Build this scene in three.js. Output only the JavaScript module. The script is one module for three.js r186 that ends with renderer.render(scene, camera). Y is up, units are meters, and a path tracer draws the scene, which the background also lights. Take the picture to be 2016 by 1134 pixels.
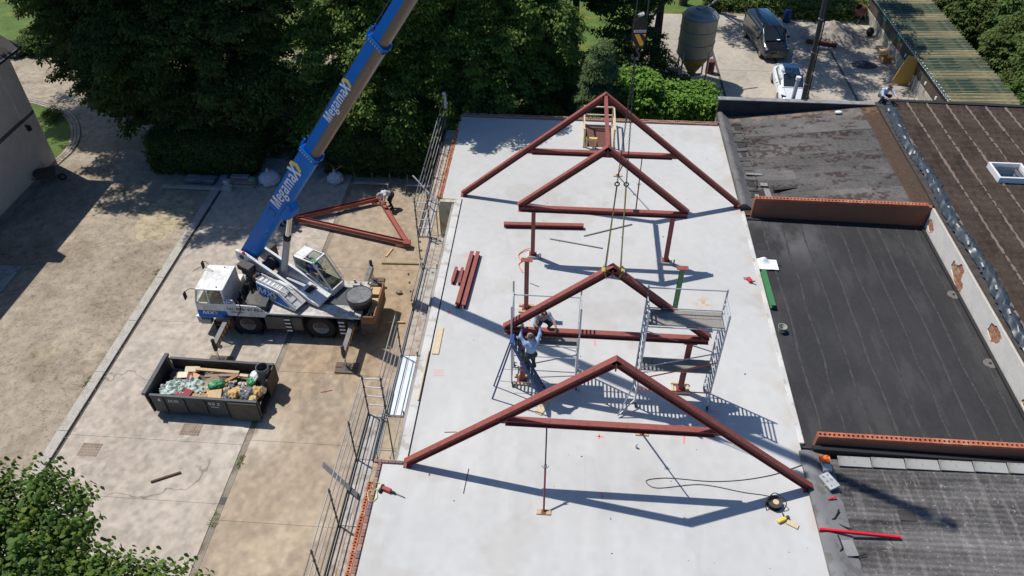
import * as THREE from 'three';
import { Sky } from 'three/addons/objects/Sky.js';
import { RoundedBoxGeometry } from 'three/addons/geometries/RoundedBoxGeometry.js';
import { mergeGeometries, toCreasedNormals } from 'three/addons/utils/BufferGeometryUtils.js';
import { MarchingCubes } from 'three/addons/objects/MarchingCubes.js';
import { FontLoader } from 'three/addons/loaders/FontLoader.js';
import { TextGeometry } from 'three/addons/geometries/TextGeometry.js';

// ---------------------------------------------------------------- camera, sky, sun, exposure
const scene = new THREE.Scene();
const camera = new THREE.PerspectiveCamera(41.21, 16 / 9, 0.5, 900);
camera.position.set(0, 24.6, 0);
camera.rotation.order = 'YXZ';
camera.rotation.set(-41.73 * Math.PI / 180, 4.15 * Math.PI / 180, 0);
const renderer = new THREE.WebGLRenderer({ antialias: true });
renderer.toneMapping = THREE.LinearToneMapping;
renderer.toneMappingExposure = 1.0;
renderer.shadowMap.enabled = true;
const SUN = new THREE.Vector3(-0.130, 0.2655, -0.073).normalize();
const sky = new Sky();
sky.name = 'sky'; sky.userData.kind = 'structure';
sky.scale.setScalar(800);
Object.assign(sky.material.uniforms.sunPosition.value, { x: SUN.x, y: SUN.y, z: SUN.z });
sky.material.uniforms.turbidity.value = 2.5;
sky.material.uniforms.rayleigh.value = 1.2;
sky.material.uniforms.mieCoefficient.value = 0.004;
scene.add(sky);
scene.environmentIntensity = 0.1;
const sun = new THREE.DirectionalLight(new THREE.Color(1, 0.955, 0.89), 4.6);
sun.name = 'sun';
sun.position.set(0, 0, -28).addScaledVector(SUN, 90);
sun.target.position.set(0, 0, -28);
sun.castShadow = true;
sun.shadow.mapSize.set(4096, 4096);
Object.assign(sun.shadow.camera, { left: -50, right: 50, top: 50, bottom: -50, near: 1, far: 220 });
scene.add(sun, sun.target);

// ---------------------------------------------------------------- helpers
const S = 4.6;                                   // level of the concrete deck
const V = (x, y, z) => new THREE.Vector3(x, y, z);
function rng(seed) { let a = seed >>> 0; return () => { a = a + 0x6D2B79F5 | 0; let t = Math.imul(a ^ a >>> 15, 1 | a); t = t + Math.imul(t ^ t >>> 7, 61 | t) ^ t; return ((t ^ t >>> 14) >>> 0) / 4294967296; }; }
const R0 = rng(11);
const used = {};
function numbered(n) { if (!(n in used)) { used[n] = 0; return n; } used[n]++; return n + '_' + String(used[n]).padStart(3, '0'); }
function mesh(name, geo, mat, parent = scene) {
  const m = new THREE.Mesh(geo, mat); m.castShadow = m.receiveShadow = true;
  m.name = parent === scene ? numbered(name) : name; parent.add(m); return m;
}
function tag(o, label, category, group) { o.userData.label = label; o.userData.category = category; if (group) o.userData.group = group; return o; }
function thing(name, label, category, pos = [0, 0, 0], ry = 0, group) {
  const g = new THREE.Group(); g.name = numbered(name); g.position.set(...pos); g.rotation.y = ry; scene.add(g);
  return tag(g, label, category, group);
}
function struct(name, geo, mat) { const m = mesh(name, geo, mat); m.userData.kind = 'structure'; return m; }
function copy(o, label) {
  const c = o.clone(); c.name = numbered(o.name.replace(/_\d\d\d$/, '')); c.userData = { ...o.userData }; if (label) c.userData.label = label; scene.add(c); return c;
}
const merge = (a) => mergeGeometries(a.map((g) => g.index ? g.toNonIndexed() : g));
const box = (w, h, d, x = 0, y = 0, z = 0) => new THREE.BoxGeometry(w, h, d).translate(x, y, z);
const rbox = (w, h, d, x = 0, y = 0, z = 0, r = 0.02) => new RoundedBoxGeometry(w, h, d, 1, Math.min(r, w / 2.01, h / 2.01, d / 2.01)).translate(x, y, z);
const span = (x0, x1, y0, y1, z0, z1) => new THREE.BoxGeometry(Math.abs(x1 - x0), Math.abs(y1 - y0), Math.abs(z1 - z0)).translate((x0 + x1) / 2, (y0 + y1) / 2, (z0 + z1) / 2);
function frame(p, q, up = V(0, 1, 0)) {          // matrix whose z axis runs from p to q, origin at the middle
  const z = q.clone().sub(p).normalize(); let x = up.clone().cross(z); if (x.lengthSq() < 1e-6) x = V(1, 0, 0).cross(z); x.normalize();
  const y = z.clone().cross(x); return new THREE.Matrix4().makeBasis(x, y, z).setPosition(p.clone().add(q).multiplyScalar(0.5));
}
const A3 = (a) => a.isVector3 ? a : V(...a);
function bar(p, q, w, h, up) { p = A3(p); q = A3(q); return new THREE.BoxGeometry(w, h, p.distanceTo(q)).applyMatrix4(frame(p, q, up)); }
function tube(p, q, r, n = 7, r2 = r) { p = A3(p); q = A3(q); return new THREE.CylinderGeometry(r2, r, p.distanceTo(q), n).rotateX(Math.PI / 2).applyMatrix4(frame(p, q)); }
function wire(pts, r, seg = 40, n = 5, closed = false) { return new THREE.TubeGeometry(new THREE.CatmullRomCurve3(pts.map(A3), closed), seg, r, n, closed); }
function iShape(w, h, tf = 0.014, tw = 0.01) {
  const s = new THREE.Shape(); const a = w / 2, b = h / 2, c = tw / 2;
  [[-a, -b], [a, -b], [a, -b + tf], [c, -b + tf], [c, b - tf], [a, b - tf], [a, b], [-a, b], [-a, b - tf], [-c, b - tf], [-c, -b + tf], [-a, -b + tf]].forEach(([x, y], i) => i ? s.lineTo(x, y) : s.moveTo(x, y));
  return s;
}
function iBeam(p, q, w, h, up) { p = A3(p); q = A3(q); const L = p.distanceTo(q); return new THREE.ExtrudeGeometry(iShape(w, h), { depth: L, bevelEnabled: false }).translate(0, 0, -L / 2).applyMatrix4(frame(p, q, up)); }
function poly(pts) { const s = new THREE.Shape(); pts.forEach(([x, y], i) => i ? s.lineTo(x, y) : s.moveTo(x, y)); s.closePath(); return s; }
function flat(pts, y, depth = 0) {               // polygon in x,z laid at height y
  const s = poly(pts.map(([x, z]) => [x, -z]));
  return depth ? new THREE.ExtrudeGeometry(s, { depth, bevelEnabled: false }).rotateX(-Math.PI / 2).translate(0, y - depth, 0) : new THREE.ShapeGeometry(s).rotateX(-Math.PI / 2).translate(0, y, 0);
}
function uvBox(g, s = 1, ox = 0, oz = 0) {       // texture coordinates in metres from the face's own direction
  if (g.index) g = g.toNonIndexed();
  const p = g.attributes.position, uv = new Float32Array(p.count * 2), a = V(), b = V(), c = V();
  for (let i = 0; i < p.count; i += 3) {
    a.fromBufferAttribute(p, i); b.fromBufferAttribute(p, i + 1); c.fromBufferAttribute(p, i + 2);
    const n = b.clone().sub(a).cross(c.clone().sub(a)), X = Math.abs(n.x), Y = Math.abs(n.y), Z = Math.abs(n.z);
    [a, b, c].forEach((v, k) => {
      const [u, w] = Y >= X && Y >= Z ? [v.x, -v.z] : X >= Z ? [v.z, v.y] : [v.x, v.y];
      uv[(i + k) * 2] = (u + ox) * s; uv[(i + k) * 2 + 1] = (w + oz) * s;
    });
  }
  g.setAttribute('uv', new THREE.BufferAttribute(uv, 2)); return g;
}
function uvRect(g, x0, z0, w, d) {               // texture laid once over a rectangle of the plan
  const p = g.attributes.position, uv = new Float32Array(p.count * 2);
  for (let i = 0; i < p.count; i++) { uv[2 * i] = (p.getX(i) - x0) / w; uv[2 * i + 1] = (p.getZ(i) - z0) / d; }
  g.setAttribute('uv', new THREE.BufferAttribute(uv, 2)); return g;
}

// ---------------------------------------------------------------- procedural textures
function lattice(n, seed) { const r = rng(seed), a = new Float32Array(n * n); for (let i = 0; i < a.length; i++) a[i] = r(); return a; }
const LN = 256, LAT = lattice(LN, 5), LAT2 = lattice(LN, 17);
function vn(x, y, p, lat = LAT) {                // periodic value noise, period p cells
  let xi = Math.floor(x), yi = Math.floor(y); const fx = x - xi, fy = y - yi, u = fx * fx * (3 - 2 * fx), v = fy * fy * (3 - 2 * fy);
  xi = ((xi % p) + p) % p; yi = ((yi % p) + p) % p; const xj = (xi + 1) % p, yj = (yi + 1) % p;
  const a = lat[yi * LN + xi], b = lat[yi * LN + xj], c = lat[yj * LN + xi], d = lat[yj * LN + xj];
  return a + (b - a) * u + (c - a) * v + (a - b - c + d) * u * v;
}
function fbm(u, v, c, oct, lat = LAT) { let s = 0, a = 0.5, t = 0; for (let i = 0; i < oct && c <= 256; i++) { s += a * vn(u * c, v * c, c, lat); t += a; a *= 0.55; c *= 2; } return s / t; }
const enc = (x) => { x = Math.min(1, Math.max(0, x)); return 255 * (x <= 0.0031308 ? 12.92 * x : 1.055 * Math.pow(x, 1 / 2.4) - 0.055); };
function texMap(w, h, fn) {
  const d = new Uint8Array(w * h * 4);
  for (let j = 0; j < h; j++) for (let i = 0; i < w; i++) { const c = fn((i + 0.5) / w, (j + 0.5) / h), k = (j * w + i) * 4; d[k] = enc(c[0]); d[k + 1] = enc(c[1]); d[k + 2] = enc(c[2]); d[k + 3] = 255; }
  const t = new THREE.DataTexture(d, w, h); t.colorSpace = THREE.SRGBColorSpace; t.wrapS = t.wrapT = THREE.RepeatWrapping; t.magFilter = THREE.LinearFilter; t.minFilter = THREE.LinearMipmapLinearFilter; t.generateMipmaps = true; t.needsUpdate = true; return t;
}
function grayMap(n, fn) {
  const d = new Uint8Array(n * n * 4);
  for (let j = 0; j < n; j++) for (let i = 0; i < n; i++) { const c = 255 * Math.min(1, Math.max(0, fn((i + 0.5) / n, (j + 0.5) / n))), k = (j * n + i) * 4; d[k] = d[k + 1] = d[k + 2] = c; d[k + 3] = 255; }
  const t = new THREE.DataTexture(d, n, n); t.wrapS = t.wrapT = THREE.RepeatWrapping; t.magFilter = THREE.LinearFilter; t.needsUpdate = true; return t;
}
// neutral grain maps shared by most materials (they multiply the colour)
const sm = (a, b, x) => { x = Math.min(1, Math.max(0, (x - a) / (b - a))); return x * x * (3 - 2 * x); };
const TGrain = texMap(512, 512, (u, v) => { const k = 0.72 + 0.28 * (0.55 * fbm(u, v, 8, 5) + 0.45 * fbm(u, v, 64, 3, LAT2)) * 1.3; return [k, k, k]; });
const TDirt = texMap(512, 512, (u, v) => { const a = fbm(u, v, 5, 6), b = sm(0.52, 0.68, fbm(u, v, 12, 5, LAT2)); const k = 0.62 + 0.5 * a; return [k - 0.22 * b, k - 0.26 * b, k - 0.3 * b]; });
const TWood = texMap(256, 512, (u, v) => { const g = fbm(u * 1, v * 0.06 + 0.1 * fbm(u, v, 4, 2), 64, 3), k = 0.62 + 0.45 * g; return [k, k * 0.97, k * 0.93]; });
const TStreak = texMap(512, 512, (u, v) => { const k = 0.66 + 0.4 * (0.6 * fbm(u, v * 0.1, 96, 2) + 0.4 * fbm(u, v, 6, 5, LAT2)); return [k, k, k]; });
const TGrime = texMap(512, 512, (u, v) => { const a = sm(0.5, 0.72, fbm(u, v, 7, 6)), b = sm(0.58, 0.7, fbm(u * 1, v * 0.4, 40, 4, LAT2)), f = fbm(u, v, 128, 2); const k = 0.93 + 0.14 * (f - 0.5); return [k - 0.14 * a - 0.16 * b, k - 0.17 * a - 0.18 * b, k - 0.21 * a - 0.2 * b]; });
const BFine = grayMap(256, (u, v) => fbm(u, v, 48, 3));
function scaled(t, m) { const c = t.clone(); c.repeat.set(1 / m, 1 / m); c.needsUpdate = true; return c; }
const grime2 = scaled(TGrime, 2.3), grime1 = scaled(TGrime, 1.1), grain1 = scaled(TGrain, 1.3), grain4 = scaled(TGrain, 4.1), dirt3 = scaled(TDirt, 3.3), dirt9 = scaled(TDirt, 9), wood1 = scaled(TWood, 0.9), streak2 = scaled(TStreak, 2.2);
function lin(r, g, b) { return new THREE.Color().setRGB(r, g, b); }
function mat(r, g, b, rough = 0.8, o = {}) { return new THREE.MeshStandardMaterial({ color: lin(r, g, b), roughness: rough, ...o }); }
const K = {
  primer: mat(0.29, 0.073, 0.055, 0.66, { map: grime1 }),
  primerDark: mat(0.24, 0.055, 0.04, 0.65, { map: grain1 }),
  galv: mat(0.5, 0.52, 0.54, 0.42, { metalness: 0.55, map: grain1 }),
  galvDull: mat(0.36, 0.36, 0.35, 0.6, { metalness: 0.3, map: dirt3 }),
  darkSteel: mat(0.06, 0.06, 0.065, 0.6, { metalness: 0.3, map: grain1 }),
  black: mat(0.016, 0.016, 0.017, 0.75),
  rubber: mat(0.022, 0.022, 0.022, 0.9, { map: grain1 }),
  chrome: mat(0.7, 0.7, 0.7, 0.16, { metalness: 1 }),
  white: new THREE.MeshPhysicalMaterial({ color: lin(0.78, 0.79, 0.78), roughness: 0.42, clearcoat: 0.2, clearcoatRoughness: 0.25, map: grime2 }),
  whitePlain: mat(0.72, 0.72, 0.7, 0.6),
  blue: new THREE.MeshPhysicalMaterial({ color: lin(0.003, 0.165, 0.58), roughness: 0.5, specularIntensity: 0.35, map: grain4 }),
  blueDeep: mat(0.01, 0.045, 0.2, 0.5),
  boomGrey: mat(0.17, 0.14, 0.115, 0.36, { metalness: 0.45, map: streak2 }),
  yellow: mat(0.75, 0.36, 0.02, 0.5), orange: mat(0.75, 0.16, 0.02, 0.55),
  yellowPale: mat(0.8, 0.55, 0.06, 0.5),
  timber: mat(0.62, 0.45, 0.26, 0.85, { map: wood1 }), timberPale: mat(0.7, 0.57, 0.38, 0.85, { map: wood1 }),
  timberGrey: mat(0.3, 0.25, 0.19, 0.9, { map: wood1 }), ply: mat(0.1, 0.035, 0.025, 0.6, { map: wood1 }),
  cream: mat(0.62, 0.57, 0.42, 0.9, { map: dirt3 }),
  glassDark: new THREE.MeshPhysicalMaterial({ color: lin(0.02, 0.026, 0.03), roughness: 0.06, clearcoat: 1, clearcoatRoughness: 0.03 }),
  glass: new THREE.MeshPhysicalMaterial({ color: lin(0.9, 0.94, 0.92), roughness: 0.03, transmission: 1, thickness: 0, ior: 1.5 }),
  red: mat(0.55, 0.02, 0.03, 0.45), redDull: mat(0.35, 0.04, 0.03, 0.6), pink: mat(0.82, 0.22, 0.24, 0.9),
  green: mat(0.05, 0.2, 0.07, 0.5, { map: grain1 }), greenBright: mat(0.03, 0.24, 0.08, 0.5),
  olive: mat(0.26, 0.22, 0.07, 0.85), rope: mat(0.05, 0.045, 0.04, 0.7),
  orangeBrick: mat(0.5, 0.165, 0.085, 0.85, { map: grime1 }), orangeBrick2: mat(0.55, 0.23, 0.13, 0.85, { map: grime1 }), orangeBrick3: mat(0.42, 0.13, 0.075, 0.85, { map: grime1 }),
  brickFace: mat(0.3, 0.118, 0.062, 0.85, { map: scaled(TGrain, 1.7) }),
  brownBrick: mat(0.3, 0.15, 0.11, 0.9, { map: dirt3 }), brownBrick2: mat(0.38, 0.23, 0.18, 0.9, { map: dirt3 }),
  bitumen: mat(0.15, 0.147, 0.14, 0.85, { map: dirt3 }), bitumenDark: mat(0.035, 0.035, 0.035, 0.8, { map: dirt3 }), bitumenPale: mat(0.27, 0.27, 0.26, 0.85, { map: dirt3 }),
  blackFilm: new THREE.MeshPhysicalMaterial({ color: lin(0.06, 0.085, 0.11), roughness: 0.32, clearcoat: 0.4, clearcoatRoughness: 0.3 }),
  concreteBand: mat(0.6, 0.585, 0.55, 0.9, { map: dirt3 }), concreteGrey: mat(0.46, 0.43, 0.38, 0.9, { map: scaled(TGrime, 1.7) }),
  render: mat(0.74, 0.7, 0.63, 0.9, { map: scaled(TGrain, 3.1) }), houseWall: mat(0.7, 0.58, 0.46, 0.95, { map: scaled(TGrain, 2.2) }),
  slateRoof: mat(0.09, 0.08, 0.075, 0.8, { map: dirt3 }), bark: mat(0.09, 0.07, 0.05, 0.95, { map: streak2 }),
  paper: mat(0.85, 0.87, 0.92, 0.8), skin: mat(0.45, 0.25, 0.17, 0.6),
};
// ---------------------------------------------------------------- the ground
const groundMap = texMap(1024, 1024, (u, v) => {
  const a = fbm(u, v, 5, 7), b = fbm(u, v, 60, 3, LAT2), c = sm(0.46, 0.72, fbm(u, v, 9, 6, LAT2)), d = sm(0.5, 0.7, fbm(u, v, 4, 6, LAT2) * 0.5 + 0.5 * fbm(u, v, 30, 4)), e = sm(0.66, 0.8, fbm(u, v, 200, 1));
  const k = 0.84 + 0.2 * (a - 0.3) + 0.5 * (b - 0.5); return [k * (0.385 - 0.085 * c + 0.07 * d) - 0.07 * e, k * (0.322 - 0.078 * c + 0.058 * d) - 0.062 * e, k * (0.243 - 0.066 * c + 0.036 * d) - 0.05 * e];
});
groundMap.repeat.set(1 / 17, 1 / 17);
const groundMat = new THREE.MeshStandardMaterial({ map: groundMap, roughness: 0.97, bumpMap: scaled(BFine, 1.1), bumpScale: 0.012 });
struct('ground', uvBox(new THREE.PlaneGeometry(700, 700).rotateX(-Math.PI / 2)), groundMat);
const grassMap = texMap(512, 512, (u, v) => { const a = fbm(u, v, 6, 6), b = fbm(u, v, 100, 2, LAT2); const dry = sm(0.5, 0.72, fbm(u, v, 5, 5, LAT2)); const k = 0.45 + 0.6 * a + 0.5 * (b - 0.5); return [k * (0.12 + 0.1 * dry), k * (0.2 + 0.035 * dry), k * 0.03]; });
grassMap.repeat.set(1 / 7, 1 / 7);
const grassMat = new THREE.MeshStandardMaterial({ map: grassMap, roughness: 0.95, bumpMap: scaled(BFine, 0.5), bumpScale: 0.02 });
function curve2(pts, n = 40) { return new THREE.CatmullRomCurve3(pts.map(([x, z]) => V(x, 0, z))).getPoints(n).map((p) => [p.x, p.z]); }
const lawnEdge = curve2([[-29.35, -36.5], [-29.25, -38.0], [-29.7, -39.7], [-31.2, -42.0], [-33.3, -43.4], [-36, -44.3], [-41, -44.6]]);
struct('lawn', uvBox(flat([...lawnEdge, [-41, -36.5]], 0.03)), grassMat);
struct('lawn', uvBox(flat([...curve2([[-70, -48.2], [-44, -49.0], [-39, -50.0], [-34.5, -51.6], [-29, -54.5]]), [-24, -120], [-80, -120]], 0.03)), grassMat);
struct('grass_field', uvBox(flat([[-24, -53], [-6, -51.5], [4, -52.5], [11, -63.5], [40, -64], [60, -140], [-24, -140]], 0.02)), grassMat);
struct('verge', uvBox(flat([[27.4, -43], [27.6, -64], [60, -64], [60, -30], [27, -30]], 0.02)), grassMat);
{ // cobbled edging along the curved lawn: small stones set in three rows
  const c = new THREE.CatmullRomCurve3(lawnEdge.map(([x, z]) => V(x, 0, z))), g = [], r = rng(3);
  const L = c.getLength();
  for (let k = 0; k < L / 0.2; k++) for (let j = 0; j < 3; j++) {
    const t = Math.min(1, (k + 0.5 * (j % 2)) * 0.2 / L), p = c.getPointAt(t), d = c.getTangentAt(t);
    g.push(new THREE.BoxGeometry(0.14 + r() * 0.03, 0.08, 0.15 + r() * 0.03).rotateY(Math.atan2(d.x, d.z)).translate(p.x + (-d.z) * -(0.12 + j * 0.19), 0.02 + r() * 0.012, p.z + d.x * -(0.12 + j * 0.19)));
  }
  const o = mesh('cobble_edging', uvBox(merge(g)), mat(0.42, 0.36, 0.3, 0.9, { map: dirt3 })); o.userData.kind = 'stuff';
  tag(o, 'rows of small pale cobbles edging the curved lawn by the beige house', 'edging');
}
// concrete yard: each cast panel is a piece with open joints
const yardMap = texMap(1024, 2048, (u, v) => {
  const x = -19 + 14.5 * u, z = -38 + 32 * v, right = sm(-11.9, -11.6, x);
  const a = fbm(u * 0.5, v, 8, 6), f = fbm(u * 0.5, v, 128, 2, LAT2), b = sm(0.5, 0.7, fbm(u * 0.5, v, 10, 6, LAT2));
  const lime = sm(0.5, 0.62, fbm(u * 0.5, v, 24, 5)) * sm(-15.5, -14.5, z) ;
  const spill = Math.exp(-((x + 11.6) ** 2 + (z + 18.2) ** 2) / 1.3) * sm(0.35, 0.6, fbm(u, v, 30, 4));
  const oil = 0.7 * sm(0.52, 0.66, fbm(u, v, 44, 4, LAT2)) * Math.exp(-((x + 9.3) ** 2 / 9 + (z + 22) ** 2 / 12));
  let k = 0.92 + 0.13 * (a - 0.5) + 0.5 * (f - 0.5) - 0.05 * b;
  let r = k * (0.47 - 0.09 * right), g = k * (0.408 - 0.105 * right), bl = k * (0.335 - 0.115 * right);
  const wash = sm(0.45, 0.7, fbm(u * 0.5, v * 0.7, 16, 5)), crust = sm(0.5, 0.7, fbm(u, v * 2.2, 110, 3)) * sm(0.45, 0.6, fbm(u * 0.5, v, 7, 4, LAT2)), crack = (1 - sm(0.0015, 0.007, Math.abs(fbm(u * 0.5 + 0.31, v, 5, 6) - 0.5))) * sm(0.52, 0.6, fbm(u * 0.5, v, 4, 3, LAT2)); { const q = 1 - 0.45 * crack; r *= q * (1 - 0.04 * wash - 0.08 * crust); g *= q * (1 - 0.05 * wash - 0.09 * crust); bl *= q * (1 - 0.06 * wash - 0.1 * crust); }
  r += 0.07 * lime * right; g += 0.06 * lime * right; bl += 0.04 * lime * right;
  r += 0.2 * spill; g += 0.2 * spill; bl += 0.19 * spill;
  const o = 1 - 0.3 * oil; const rust = right * sm(0.4, 0.75, fbm(u * 0.5, v, 5, 7)) * sm(-17.5, -19, z);
  return [r * o * (1 - 0.02 * rust), g * o * (1 - 0.1 * rust), bl * o * (1 - 0.2 * rust)];
});
const yardMat = new THREE.MeshStandardMaterial({ map: yardMap, roughness: 0.93, bumpMap: BFine, bumpScale: 0.004 });
{
  const yard = thing('concrete_yard', 'pale concrete yard cast in long panels beside the building', 'yard'); delete yard.userData.category; delete yard.userData.label; yard.userData.kind = 'structure';
  const zl = [-38, -30.6, -24.05, -17.5, -14.85, -11.2, -5], zr = [-38, -33.2, -28.4, -21.4, -17.75, -14.2, -10.1, -5];
  const panel = (x0, x1, z0, z1) => { const g = span(x0 + 0.007, x1 - 0.007, -0.1, 0.03, z0 + 0.006, z1 - 0.006); mesh('panel', uvRect(g, -19, -38, 14.5, 32), yardMat, yard); };
  for (let i = 0; i + 1 < zl.length; i++) panel(-18.86, -11.86, zl[i], zl[i + 1]);
  for (let i = 0; i + 1 < zr.length; i++) panel(-11.62, -4.75, zr[i], zr[i + 1]);
  mesh('channel_strip', uvBox(span(-11.85, -11.63, -0.1, 0.014, -38, -5)), mat(0.27, 0.23, 0.18, 0.95, { map: dirt3 }), yard);
  const grate = mesh('drain_grate', uvBox(merge([...Array(7)].map((_, i) => span(-11.84, -11.62, 0.016, 0.03, -15.15 + i * 0.045, -15.15 + i * 0.045 + 0.025)))), K.darkSteel, yard);
  grate.userData.label = 'small dark grate in the channel strip';
  // kerb line along the drive
  let z = -38; const r = rng(4);
  while (z < -5) { const l = 2.4 + r(); mesh('kerb_stone', uvBox(rbox(0.42, 0.12, l - 0.015, -19.2, 0.03 + r() * 0.008, z + l / 2, 0.012)), K.concreteGrey, yard); z += l; }
  mesh('joint_strip', span(-18.99, -18.865, -0.1, 0.006, -38, -5), mat(0.1, 0.085, 0.07, 0.95, { map: dirt3 }), yard);
  for (const [x, z0, w, d] of [[-17.72, -16.85, 0.8, 0.62], [-14.15, -18.1, 0.8, 0.62]]) { // two rows-of-setts inspection covers
    const g = []; for (let i = 0; i < 7; i++) for (let j = 0; j < 5; j++) g.push(box(w / 7 - 0.022, 0.014, d / 5 - 0.022, x + (i - 3) * w / 7, 0.033, z0 + (j - 2) * d / 5));
    const m = mesh('inspection_cover', uvBox(merge(g)), mat(0.33, 0.25, 0.19, 0.9, { map: dirt3 }), yard); m.userData.kind = 'stuff';
  }
}
{ // pale sand spilled on the drive by the kerb
  const N = 60, q = [0, 0.05, 0], ix = [], o = (a, f) => (0.7 + 0.6 * fbm(Math.cos(a) * 0.2 + 0.5, Math.sin(a) * 0.2 + 0.5, 40, 4)) * f; for (const f of [0.5, 0.85, 1]) for (let k = 0; k < N; k++) { const a = k / N * 6.2832; q.push(Math.cos(a) * 1.35 * o(a, f), f > 0.9 ? 0.001 : f > 0.6 ? 0.016 : 0.035, Math.sin(a) * 2.3 * o(a, f)); }
  for (let k = 0; k < N; k++) { const k2 = (k + 1) % N; ix.push(0, 1 + k2, 1 + k); for (let j = 0; j < 2; j++) { const a = 1 + j * N + k, b = 1 + j * N + k2; ix.push(a, b, a + N, b, b + N, a + N); } }
  const g = new THREE.BufferGeometry(); g.setAttribute('position', new THREE.Float32BufferAttribute(q, 3)); g.setIndex(ix); g.computeVertexNormals(); const m = mesh('sand_spill', uvBox(g), mat(0.46, 0.39, 0.26, 0.98, { map: scaled(TDirt, 1.6) })); m.position.set(-21.1, 0.002, -32.0); m.userData.kind = 'stuff'; tag(m, 'thin pale sand spilled on the drive beside the kerb', 'sand');
}
// yard behind the building
const backMap = texMap(1024, 1024, (u, v) => { const a = fbm(u, v, 7, 6), f = fbm(u, v, 100, 2, LAT2), b = sm(0.5, 0.66, fbm(u, v, 9, 5, LAT2)); const k = 0.72 + 0.36 * a + 0.25 * (f - 0.5) - 0.16 * b; return [k * 0.43, k * 0.38, k * 0.31]; });
const backMat = new THREE.MeshStandardMaterial({ map: backMap, roughness: 0.93 });
{
  const y = thing('back_yard', '', ''); y.userData = { kind: 'structure' };
  for (let i = 0; i < 4; i++) for (let j = 0; j < 5; j++) { const x0 = 6.5 + i * 4.35, z0 = -61.5 + j * 4.9; mesh('panel', uvRect(span(x0 + (i ? 0.09 : 0), x0 + 4.35 - 0.09, -0.1, 0.03, z0 + 0.012, z0 + 4.9 - 0.012), 6.5, -61.5, 17.4, 24.5), backMat, y); }
  mesh('joint_strip', span(6.5, 23.9, -0.12, 0.012, -61.5, -37), mat(0.11, 0.1, 0.085, 0.95, { map: dirt3 }), y);
}
// ---------------------------------------------------------------- the building with the bare concrete deck
const slabMap = texMap(1024, 2048, (u, v) => {
  const x = -5.4 + 13.6 * u, z = -36 + 31 * v;
  const a = fbm(u * 0.45, v, 7, 5), f = fbm(u * 0.45, v, 150, 2, LAT2), st = fbm(u, v * 0.12, 34, 3, LAT2), cl = sm(0.42, 0.7, fbm(u * 0.45, v, 5, 5, LAT2));
  let k = 0.9 + 0.14 * (a - 0.5) + 0.06 * (f - 0.5) + 0.1 * (st - 0.5) * sm(-22, -12, z) + 0.045 * cl;
  let c = [0.535 * k, 0.53 * k, 0.505 * k];
  const rust = (Math.exp(-((x - 5.75) ** 2 / 0.1 + (z + 22.0) ** 2 / 0.12)) + 0.8 * Math.exp(-((x - 5.85) ** 2 / 0.03 + (z + 21.2) ** 2 / 0.22))) * sm(0.44, 0.6, fbm(u, v * 2.2, 90, 3));
  c[1] *= 1 - 0.3 * rust; c[2] *= 1 - 0.55 * rust;
  const dirty = sm(0.62, 0.75, fbm(u * 0.45, v, 18, 5)); c = c.map((t, i) => t * (1 - dirty * [0.06, 0.08, 0.1][i])); const tr = sm(0.6, 0.66, fbm(u * 0.45, v * 0.5, 40, 3, LAT2)) * sm(0.5, 0.62, fbm(u, v, 6, 4)), sw = sm(0.55, 0.62, fbm(u * 0.5 + 0.2 * fbm(u, v, 6, 2), v, 22, 3)) * sm(0.55, 0.65, fbm(u * 0.45, v, 9, 3, LAT2)); c = c.map((t) => t * (1 - 0.05 * tr + 0.035 * sw));
  const edge = sm(7.6, 8.0, x) * sm(0.35, 0.7, fbm(u, v * 2, 30, 4)); c[0] *= 1 - 0.03 * edge; c[1] *= 1 - 0.1 * edge; c[2] *= 1 - 0.18 * edge;
  return c;
});
const slabMat = new THREE.MeshStandardMaterial({ map: slabMap, roughness: 0.82 });
const brickHole = (L, W, Hh, n = 3) => { // hollow clay block, holes open at the top
  const s = poly([[-L / 2, -W / 2], [L / 2, -W / 2], [L / 2, W / 2], [-L / 2, W / 2]]);
  for (let i = 0; i < n; i++) { const x = -L / 2 + (i + 0.5) * L / n, a = L / n * 0.27, b = W * 0.22; const h = new THREE.Path(); h.moveTo(x - a, -b); h.lineTo(x - a, b); h.lineTo(x + a, b); h.lineTo(x + a, -b); h.closePath(); s.holes.push(h); }
  return uvBox(new THREE.ExtrudeGeometry(s, { depth: Hh, bevelEnabled: false }).rotateX(-Math.PI / 2));
};
const bld = thing('workshop_building', 'single storey building under a bare pale concrete deck', 'building');
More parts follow.
